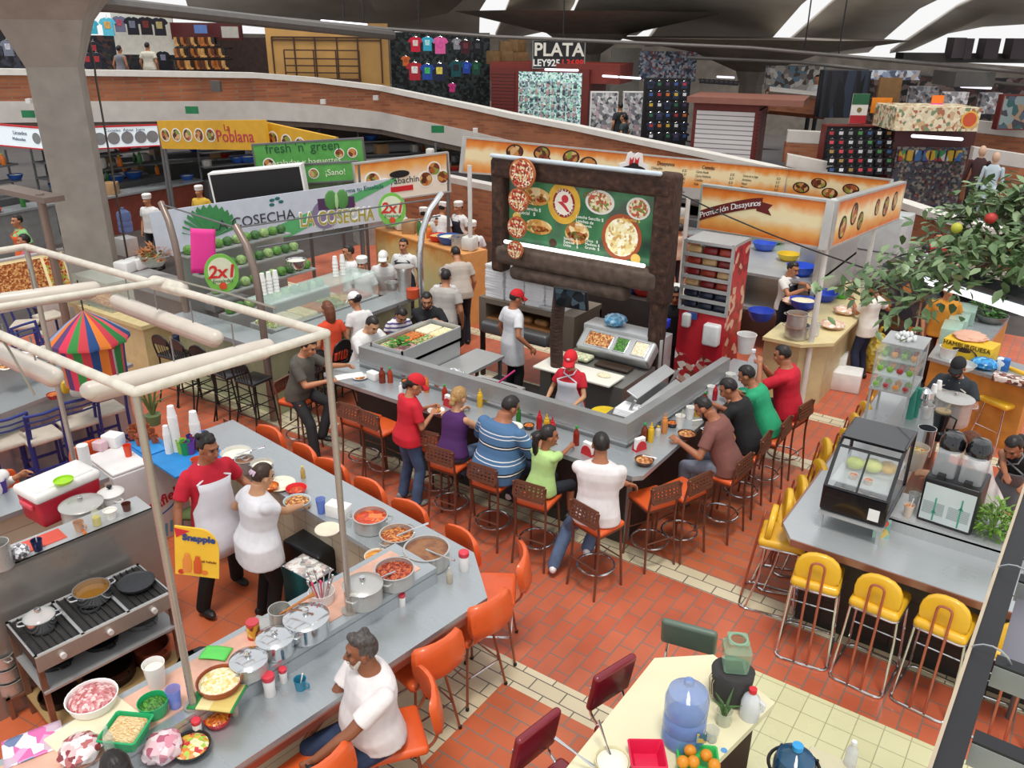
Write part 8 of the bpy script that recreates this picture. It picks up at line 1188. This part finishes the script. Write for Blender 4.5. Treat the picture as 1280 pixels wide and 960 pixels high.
# plywood wall with brown rack
t, w, h = ub('plywood_wall', 'tall plywood wall with an empty brown rack on the balcony', 'partition', 330, 28, 484, 104, 27, mat('#c89a58', .6, var=.12, sc=1.2), .1)
BR = mat('#4a2e22', .5); b = B(); e = .02
for x in (.05, .23, .40, .58, .75, .94): b.box(w * x - e, -h * .85, .0, w * x + e, -h * .2, .05)
for y in (.2, .24): b.box(w * .05, -h * y - e, 0, w * .94, -h * y + e, .05)
for x in (.16, .4, .58, .77): b.box(w * x - e, -h * .82, .3, w * x + e, -h * .38, .34)
for y in (.38, .50, .60, .70): b.box(w * .16, -h * y - e, .3, w * .77, -h * y + e, .34)
b.box(w * .16, -h * 1.02, .2, w * .77, -h * .78, .42); ob('brown_rack', b, BR, t, 0)
# kiosks
SHUT = bricks('roller_shutter', '#6a2420', '#6e2822', '#3a1210', 30, .10, .012, .5, rot=(radians(0), 0, 0), offset=0, stain=.1); SHW = bricks('white_shutter', '#dcd8d8', '#e2dedd', '#8a8688', 30, .12, .014, .4, offset=0, stain=.06); KR = mat('#6e2620', .5, var=.1)
t, w, h = ub('silver_kiosk', 'dark red kiosk with closed roller shutter and lit shop window', 'kiosk', 614, 84, 737, 178, 26, KR, 2.2, None, 25, 'kiosk_body'); b = B(); b.box(.03, -h, 0, w * .25, -.12, .03); ob('roller_shutter', b, SHUT, t, 0); b = B(); b.box(w * .29, -h, .0, w * .93, -.10, .02); ob('lit_window', b, mottled('lit_goods', ['#9adcc0', '#c8e8e0', '#5a8a88', '#a8b8c8', '#3a4a4a', '#d8f0e8', '#b0c8c0'], 22, .3, emit=.35), t, 0); b = B(); b.box(-.1, -.40, -2, w + .9, .15, -.16); ob('fascia_board', b, mat('#7a2c22', .5), t, 0)
b = B(); [b.rb((w * (.32 + .055 * i), -.45 - .22 * j, .06), (.10, .17, .04), .012, 1) for i in range(11) for j in range(6)]; ob('hanging_cards', b, mottled('card_goods', ['#a8c8c8', '#4a5a60', '#d8e0e0', '#c8a0a0', '#788890'], 9, .4), t, 0)
t, w, h = ub('silver_sign', 'black sign with white raised letters and red digits on the kiosk', 'sign', 667, 51, 731, 80, 25.2, BLACK, .12, mat('#8a8a88', .4)); tx(t, 'PLATA', w * .5, -h * .34, .52, mat('#e8e4d8', .5), off=.012); tx(t, 'LEY925', w * .26, -h * .82, .27, WHITE, off=.008); tx(t, 'L3688', w * .78, -h * .82, .27, mat('#d82a20', .5), off=.008)
bx = Proto(lambda: box_thing('carton', 'x', 'box', (0, 0, 0), (.5, .4, .4), mat('#8a6a44', .7, var=.2)))
for i, (x, y) in enumerate(((620, 80), (634, 80), (634, 68), (648, 82), (646, 66))): bx.put(atd(x, y, 27), i * .4, 'brown carton in the pile on the roof of the dark red kiosk', 'cartons on the kiosk roof')
t, w, h = ub('white_shutter_kiosk', 'dark red kiosk with a closed white roller shutter', 'kiosk', 868, 125, 950, 208, 22, KR, 1.6, None, 21.4, 'kiosk_body'); b = B(); b.box(.1, -h, .0, w - .08, -.25, .03); ob('roller_shutter', b, SHW, t, 0); b = B(); b.box(-.15, -.05, -1.7, w + 1.1, .1, .25); ob('roof_slab', b, mat('#8a5a4c', .6), t, 0); b = B(); b.box(w, -h, -1.6, w + .06, -.2, -.02); ob('side_shutter', b, SHUT, t, 0)
ub('card_stand', 'white wire stand of cards beside the silver kiosk', 'stand', 740, 116, 772, 160, 25, mottled('card_rack', ['#d0d0d0', '#8a8a90', '#c8b0b8', '#5a5a60', '#e8e8ea', '#a0a8a8'], 12, .5), .25, WHITE); ub('card_stand', 'second white wire stand of cards by the shoppers', 'stand', 781, 116, 804, 166, 25, mottled('card_rack', [], 12), .25, WHITE)
ub('grey_partition', 'pale grey wall panel behind the cap rack', 'panel', 765, 60, 802, 112, 29, mat('#b8b4a8', .6), .1); ub('pin_wall', 'blue wall of small hanging packets above the cap rack', 'shop wall', 800, 64, 872, 96, 28, mottled('packets', ['#5a6a88', '#8aa0b8', '#c8c8d0', '#3a4458', '#a8605a', '#d8d8e0'], 14, .4), .1)
ub('dark_goods_wall', 'dark wall of black shirts with coloured prints beside the white shutter', 'shop wall', 808, 98, 864, 184, 23.5, mat('#17171c', .8, var=.3), .4)
# shop walls far left, boots, right-hand shops
ub('white_grid_wall', 'white slatted display wall of the T-shirt shop', 'shop wall', 137, 13, 213, 60, 29, mat('#d8d4c8', .6), .1); ub('dark_shop_wall', 'dark interior of the T-shirt shop behind the two shoppers', 'shop wall', 100, 44, 216, 100, 30, mottled('dark_clothes', ['#16161c', '#22222c', '#3a3a2c', '#1c2430', '#50302c', '#2c2c34'], 8, .8), .2); ub('left_shop_wall', 'dark shop wall left of the concrete column', 'shop wall', -80, 16, 60, 98, 29, mottled('dark_clothes2', ['#141418', '#26242c', '#1c1c22', '#3c3c48'], 7, .8), .2)
ub('boot_shop_sign', 'dark red sign strip above the boot shelves', 'sign', 212, 28, 300, 46, 29, mat('#5a1c1c', .5), .2); ub('boot_shop_wall', 'dark wall behind the boot shelves', 'shop wall', 212, 46, 332, 94, 30.5, mat('#3a2822', .7, var=.3), .2); ub('blue_shop_sign', 'small blue and white sign on the dark red strip', 'sign', 242, 31, 258, 40, 28.6, mat('#5a7ab8', .4), .04); ub('grey_shop_sign', 'grey sign with dark letters right of the blue one', 'sign', 276, 33, 297, 45, 28.6, mat('#b8b4ac', .4), .04)
for i, y in enumerate((73, 88, 59)): ub('boot_shelf', 'dark shelf of boots, %s' % ('middle' , 'lower', 'upper')[i], 'shelf', 218, y, 285, y + 1.5, 29, BLACK, .5)
BO = [Proto(lambda c=c: tag(ob('boot', B().rings([[(x * .5 + dx, y * .5, z) for x, y in ((-.16, -.11), (.16, -.11), (.16, .11), (-.16, .11))] for z, dx in ((.0, .0), (.12, .0), (.2, -.04), (.42, -.04))]).rb((.09, 0, .045), (.22, .1, .09), .035), mat(c, .4, var=.2)), 'x', 'boot')) for c in ('#a8642c', '#2a1c18', '#c89858', '#5a3420')]
for j, (y, n) in enumerate(((72, 15), (87, 15), (58, 13))):
 for i in range(n): BO[(i * 3 + j + i // 4) % 4].put(atd(221 + 4.3 * i, y, 28.8), RS + (i % 3) * .3, 'leather boot standing in the rows of the boot shop', 'boots on the shop shelves', .7)
SHI = {}
def tee(label, px, py, wpx, d, c, pc, group=None, tall=1.25):
 k = (c, pc)
 if k not in SHI:
  def mk():
   t = thing('hanging_shirt', 'x', 'T-shirt'); b = B(); b.T = RX(pi / 2); b.prism([(-.10, 0), (-.27, -.06), (-.38, -.22), (-.27, -.29), (-.235, -.22), (-.24, -.72), (.24, -.72), (.235, -.22), (.27, -.29), (.38, -.22), (.27, -.06), (.10, 0), (0, -.045)], -.03, .03); ob('shirt_cloth', b, mat(c, .85, var=.12), t, 20)
   b = B(); b.T = RX(pi / 2); b.rb((0, -.30, .034), (.27, .28, .012), .005, 1); ob('front_print', b, mat(pc, .7, var=.35, sc=16), t); b = B(); b.tube([(-.2, 0, -.05), (0, 0, .02), (.2, 0, -.05)], .01, 5); b.tube([(0, 0, .02), (0, 0, .09), (.03, 0, .12)], .008, 5); ob('hanger', b, CHROME, t); return t
  SHI[k] = Proto(mk)
 s = wpx * d / FPX / .62; p = atd(px, py, d); SHI[k].put(p, radians(34), label, group, (s, s, s * tall / 1.25))
for lb, px, py, wp, d, c, pc in (('pale blue shirt with a colour print, first on the white wall', 133, 22, 18, 28.4, '#62c8e0', '#d8a860'), ('grey shirt with a red and white print on the white wall', 148, 20, 16, 28.4, '#70708a', '#b04a60'), ('black shirt with a grey figure print on the white wall', 164, 21, 18, 28.4, '#1c1c26', '#6a7080'), ('black shirt with a dark red print on the white wall', 181, 21, 18, 28.4, '#201a20', '#6a2420'), ('black shirt with a yellow line print, last on the white wall', 198, 22, 18, 28.4, '#1e1c28', '#a89860'), ('cyan shirt folded at the edge of the white wall', 114, 25, 14, 28.4, '#3fb8d0', '#58c8dc'),
 ('magenta shirt at the left of the dark shop', 104, 46, 9, 28.2, '#d02a6a', '#c02060'), ('red printed black shirt behind the shoppers', 116, 52, 15, 28.2, '#22222a', '#a82a34'), ('black shirt with twin red shapes, lower left', 108, 66, 15, 28, '#2a2a38', '#b03038'), ('black shirt with twin red shapes, lower right', 120, 66, 15, 28, '#2a2a38', '#b03038'), ('black band shirt right of the shoppers', 203, 64, 15, 28, '#16161c', '#7a7a90'), ('white grey shirt left of the column', 8, 50, 16, 28, '#7a8090', '#c0c0cc'), ('green capped white shirt left of the column', 28, 52, 14, 28, '#8a9aa0', '#5ac070'), ('pale lilac shirt left of the column', 43, 54, 14, 28, '#a89aa8', '#d0c8d0'),
 ('crimson football shirt with number', 519, 46, 15, 26, '#c8203c', '#e0c8c0'), ('sky blue football shirt with number', 534, 46, 14, 26, '#38a8c8', '#a8e0ea'), ('bright pink football shirt', 550, 46, 17, 26, '#e060a0', '#d858a0'), ('grey training shirt on the jersey rack', 571, 48, 11, 26, '#8a8a90', '#9a9aa0'), ('maroon football shirt on the jersey rack', 582, 50, 14, 26, '#401a24', '#6a2a30'), ('black football shirt on the jersey rack', 597, 50, 14, 26, '#16161c', '#3a3a40'), ('red and white striped jersey', 518, 78, 18, 26, '#b02434', '#e8dcd8'), ('green and blue striped jersey', 534, 80, 16, 26, '#2448a0', '#40b060'), ('yellow and navy striped jersey', 549, 79, 18, 26, '#1c2440', '#d8c850'), ('teal and black striped jersey', 570, 76, 16, 26, '#104a50', '#1c1c24'), ('royal blue jersey on the rack', 583, 77, 12, 26, '#1f3f9a', '#2a54b8'), ('dark green jersey on the rack', 595, 77, 13, 26, '#124030', '#1c5a40'), ('small orange knitted top beside the jerseys', 507, 70, 10, 26, '#c8642c', '#a84a1c'), ('small magenta top hanging lowest', 565, 104, 9, 25.5, '#c0307a', '#a82468')): tee(lb, px, py, wp, d, c, pc)
ub('jersey_rack', 'dark rack wall behind the football jerseys', 'rack', 487, 40, 612, 130, 27.5, mottled('rack_dark', ['#1e2224', '#2c3434', '#3c4648', '#16181a', '#44504e'], 12, .7), .2)
COLS = ('#1a1a22', '#3a5a9a', '#c8a838', '#2a6a4a', '#a83038', '#d8d8dc', '#4a3a5a', '#c86a30')
for j in range(6):
 for i in range(5): tee('black shirt with a small coloured print on the dark goods wall', 814 + 10.5 * i, 101 + 13 * j, 10, 23, '#1c1c24' if (i + j) % 4 else '#24304a', COLS[(i * 3 + j) % 8], 'shirts on the dark goods wall', 1.0)
for i in range(8): tee('black cap-like shirt in the row above the white shutter', 878 + 6 * i, 98 + .4 * i, 9, 23, '#141418', '#2a2a30', 'shirts above the white shutter', .7)
# right-hand music and toy shops
ub('black_tee_wall', 'dark red framed wall of black printed shirts at the right', 'shop wall', 1034, 158, 1120, 222, 20, mat('#121216', .8), .3, KR); PRN = ('#b03038', '#e8e8e8', '#8a8a8a', '#d04a5a', '#3a5a8a', '#c8c8cc', '#a8864a', '#4a8a4a')
for j in range(5):
 for i in range(7): tee('black printed shirt on the dark red framed wall', 1040 + 12 * i, 162 + 11.5 * j, 12, 19.6, '#15151a', PRN[(i * 5 + j * 3) % 8], 'black printed shirts at the right', .9)
t, w, h = ub('toy_kiosk', 'dark red kiosk hung with small toys and packets at the right', 'kiosk', 1120, 160, 1222, 250, 19.5, mat('#4a1c1c', .5), 1.2, None, None, 'kiosk_body'); b = B(); b.box(.1, -h, .0, w * .94, -.42, .03); ob('goods_front', b, mottled('toy_goods', ['#3a3a40', '#5a5550', '#80807e', '#6a3a3c', '#3e4a58', '#8a8272', '#2a2a30', '#4a4450'], 18, .4), t, 0); b = B(); [b.rb((w * (.12 + .1 * i), -.62, .06), (.15, .26, .05), .02, 1) for i in range(8)]; ob('hanging_toys', b, mottled('toys', ['#5a4a8a', '#3a8a5a', '#a83a3a', '#c8a030', '#3a6aa0', '#c8c8c8'], 4, .5), t, 0)
t, w, h = ub('cartoon_canopy', 'cream canopy printed with small multicoloured figures', 'canopy', 1122, 134, 1228, 160, 18.8, mottled('doodle_print', ['#d8c8a8', '#e2d4b4', '#c8a880', '#d8ccb0', '#a86a4a', '#e6dabc', '#7a8a6a'], 13, .6), 1.2); pic(t, w * .88, -h * .5, .19, mat('#c8502c', .5), mat('#e0b040', .5))
ub('jean_rack', 'dark rack of hanging trousers at the right', 'rack', 1032, 88, 1090, 140, 21, mottled('trousers', ['#15151a', '#22242c', '#2c3444', '#101014'], 8, .8, stretch=(1, .15, 1)), .4); ub('bag_row', 'blue and white packets hanging above the brown card panel', 'shop wall', 1090, 88, 1152, 98, 21, mottled('packets2', ['#8a98b0', '#c8d0dc', '#4a5468', '#b8a8a0'], 10, .4), .2); ub('brown_card', 'tall brown card panel at the right', 'panel', 1101, 97, 1129, 150, 20.6, mat('#7a5a34', .7, var=.15), .1)
t, w, h = ub('mexican_flag', 'small green white and red flag hanging on the shop', 'flag', 1067, 117, 1088, 150, 19.8, mat('#dcd8d0', .7), .02, None, None, 'cloth'); b = B(); b.box(0, -h * .36, 0, w, 0, .005); b.m = 1; b.box(0, -h, 0, w, -h * .72, .005); b.m = 2; b.cyl((w / 2, -h * .54, 0), (w / 2, -h * .54, .006), .06, n=12); ob('colour_bands', b, [mat('#1f5a3a', .7), mat('#b02830', .7), mat('#7a6a3a', .7)], t, 0)
ub('orange_card', 'bright orange price card', 'card', 1091, 122, 1116, 139, 20.2, mat('#f08a1c', .6), .02); ub('pink_orange_card', 'orange and magenta card above the printed canopy', 'card', 1166, 119, 1181, 135, 19.5, banded('pinkor', [(0, '#e04aa8'), (.45, '#e04aa8'), (.5, '#f07a1c')], 1, -.34, 0), .02)
for i, (x0, y0, x1, y1) in enumerate(((1182, 115, 1212, 138), (1229, 116, 1254, 139), (1140, 108, 1176, 126))): ub('jewellery_rack', 'white rack of small goods above the canopy, %s' % ('left', 'right', 'behind')[i], 'rack', x0, y0, x1, y1, 20 + i, mottled('silver_goods', ['#c8c8cc', '#8a8a90', '#a89a98', '#e0e0e4', '#5a5a60'], 12, .4), .2)
ub('right_shop_wall', 'dark shop fronts beyond the right kiosks', 'shop wall', 1090, 96, 1300, 150, 26, mottled('right_dark', ['#3a2422', '#52342e', '#2a2426', '#6a5a54', '#1c1c20', '#80706a'], 6, .7), .2); ub('shop_window', 'shop window of small goods at the right edge', 'shop window', 1256, 120, 1300, 156, 19.5, mottled('right_goods', ['#4a5a6a', '#8a9a9a', '#3a3a44', '#a8886a', '#2a5a5a'], 6, .4), .2, KR); ub('grey_gable', 'grey sloping awning over the jewellery racks', 'awning', 1196, 90, 1246, 106, 20.5, mat('#5a5854', .6), 1.2); ub('mid_goods', 'pale goods and machines behind the trousers rack', 'shop wall', 960, 82, 1032, 108, 26, mottled('mid_goods', ['#8a8480', '#b8b0a8', '#5a504a', '#6a8aa0', '#d8d4cc'], 7, .6), .2)
b = B(); P_ = [atd(*q) for q in ((960, 110, 24), (1032, 118, 23), (1034, 145, 23), (962, 138, 24))]; b.add(P_ + [p + FW * .3 for p in P_], [(0, 1, 2, 3), (4, 5, 6, 7), (0, 1, 5, 4), (2, 3, 7, 6)]); struct('wall_parapet', b, BRK, 0); b = B(); P_ = [atd(*q) for q in ((962, 108, 24), (1034, 116, 23), (1034, 121, 22.8), (962, 114, 23.8))]; b.add(P_ + [p + FW * .3 for p in P_], [(0, 1, 2, 3), (4, 5, 6, 7), (0, 1, 5, 4), (2, 3, 7, 6)]); struct('trim_3', b, PLAS, 0)
for i, (x, y, w_) in enumerate(((1194, 47, 15), (1209, 48, 10), (1234, 48, 18), (1268, 48, 22))): ub('roof_speaker', 'dark box standing on the roof edge against the sky, %s from the left' % ('first', 'second', 'third', 'fourth')[i], 'box', x, y, x + w_, y + 22, 26, mat('#4a4044', .6), .5)
ub('roof_edge', 'dark roof edge carrying the dark boxes', 'roof edge', 1130, 66, 1320, 76, 26.5, mat('#3a3634', .6), .6)
for lb, px, py, d, r, kw in (('shopper in a grey sleeveless top and cap seen from behind on the balcony', 150, 70, 27, 20, dict(shirt=('#8a8a92', .0), hair=('short', 'k'))), ('shopper in a cream shirt seen from behind on the balcony', 185, 66, 27, 30, dict(shirt=('#ddd8c8', .6), bulk=1.15)), ('shopper in dark clothes before the card stands', 775, 142, 24.5, 60, dict(shirt=('#22282c', .6))), ('small shopper beside the one in dark clothes', 780, 148, 24.2, 90, dict(shirt=('#3a4448', .6), h=1.45)), ('shop keeper in white at the far parapet', 1020, 108, 25, 200, dict(shirt=('#dcdcd8', .6)))):
 p = atd(px, py, d); kk = dict(h=1.66, vox=.016, pants=('#22242c', 1), eyes=False); kk.update(kw); person(lb, (p.x, p.y, p.z - 1.35), rz=radians(r), **kk)
for lb, px, y0, d, c1_, c2_ in (('mannequin with a red top and black trousers beside the toy kiosk', 1229, 186, 18, '#3a1c20', '#17171a'), ('pale blue mannequin in a long dress beside the toy kiosk', 1246, 194, 17.8, '#b4c4cc', '#b4c4cc')):
 p = atd(px, y0, d); t = thing('mannequin', lb, 'mannequin', (p.x, p.y, p.z - 1.55)); b = B(); b.sph((0, 0, 1.5), (.08, .09, .12)); b.caps((0, 0, 1.3), (0, 0, 1.42), .05); ob('head', b, mat('#c8a48a', .5), t); b = B(); b.rings([[(x * cos(a), y * sin(a), z) for a in [2 * pi * i / 14 for i in range(14)]] for x, y, z in ((.15, .1, .85), (.12, .09, 1.02), (.17, .11, 1.25), (.08, .06, 1.36))]); [b.caps((s * .17, 0, 1.27), (s * .25, .03, .8), .045, .03) for s in (-1, 1)]; ob('top', b, mat(c1_, .7), t); b = B(); [b.caps((s * .08, 0, .85), (s * .09, 0, .05), .09, .06) for s in (-1, 1)]; ob('trousers', b, mat(c2_, .7), t)
for i, (x, y, d) in enumerate(((34, 142, 19.8), (239, 137, 21.8), (547, 161, 24))): ub('exit_sign', 'small green safety sign on the white balcony band, %s' % ('left of the column', 'right of the column', 'on the ramp')[i], 'sign', x - 8, y - 4, x + 8, y + 4, d, mat('#1f7a4a', .5), .03)
for lb, x, y, d in (('grey lamp box on the brick balcony', 268, 107, 21.8), ('small white camera on the brick ramp', 403, 127, 23.4), ('small camera at the kink of the ramp', 469, 122, 24), ('white camera under the balcony left of the column', 34, 126, 19.6), ('white camera on the ramp above the orange sign', 594, 163, 23.6)): ub('wall_lamp', lb, 'lamp', x - (6 if 'box' in lb else 3), y - (6 if 'box' in lb else 2.5), x + (6 if 'box' in lb else 3), y + (6 if 'box' in lb else 2.5), d, mat('#5a5450' if 'box' in lb else '#d8d4d0', .5), .15)
w = SC.world or bpy.data.worlds.new('World'); SC.world = w; w.use_nodes = True; nt = w.node_tree; bg = nt.nodes['Background']
sk = nt.nodes.new('ShaderNodeTexSky'); sk.sky_type = 'HOSEK_WILKIE'; sk.turbidity = 9; sk.sun_direction = V((.25, -.15, .95)).normalized(); sk.ground_albedo = .6
mx = nt.nodes.new('ShaderNodeMix'); mx.data_type = 'RGBA'; mx.inputs['Factor'].default_value = .7; mx.inputs['B'].default_value = (.98, .99, 1.0, 1)
nt.links.new(sk.outputs['Color'], mx.inputs['A']); nt.links.new(mx.outputs['Result'], bg.inputs['Color']); bg.inputs['Strength'].default_value = 1.25
sd = bpy.data.lights.new('sun', 'SUN'); so = bpy.data.objects.new('sun', sd); COL.objects.link(so); sd.energy = 1.9; sd.angle = radians(14); so.rotation_euler = (radians(14), radians(10), 0); sd.color = (1, .96, .9)
SC.view_settings.view_transform = 'Standard'; SC.view_settings.look = 'None'; SC.view_settings.exposure = 0; SC.view_settings.gamma = 1; SC.view_settings.use_curve_mapping = False
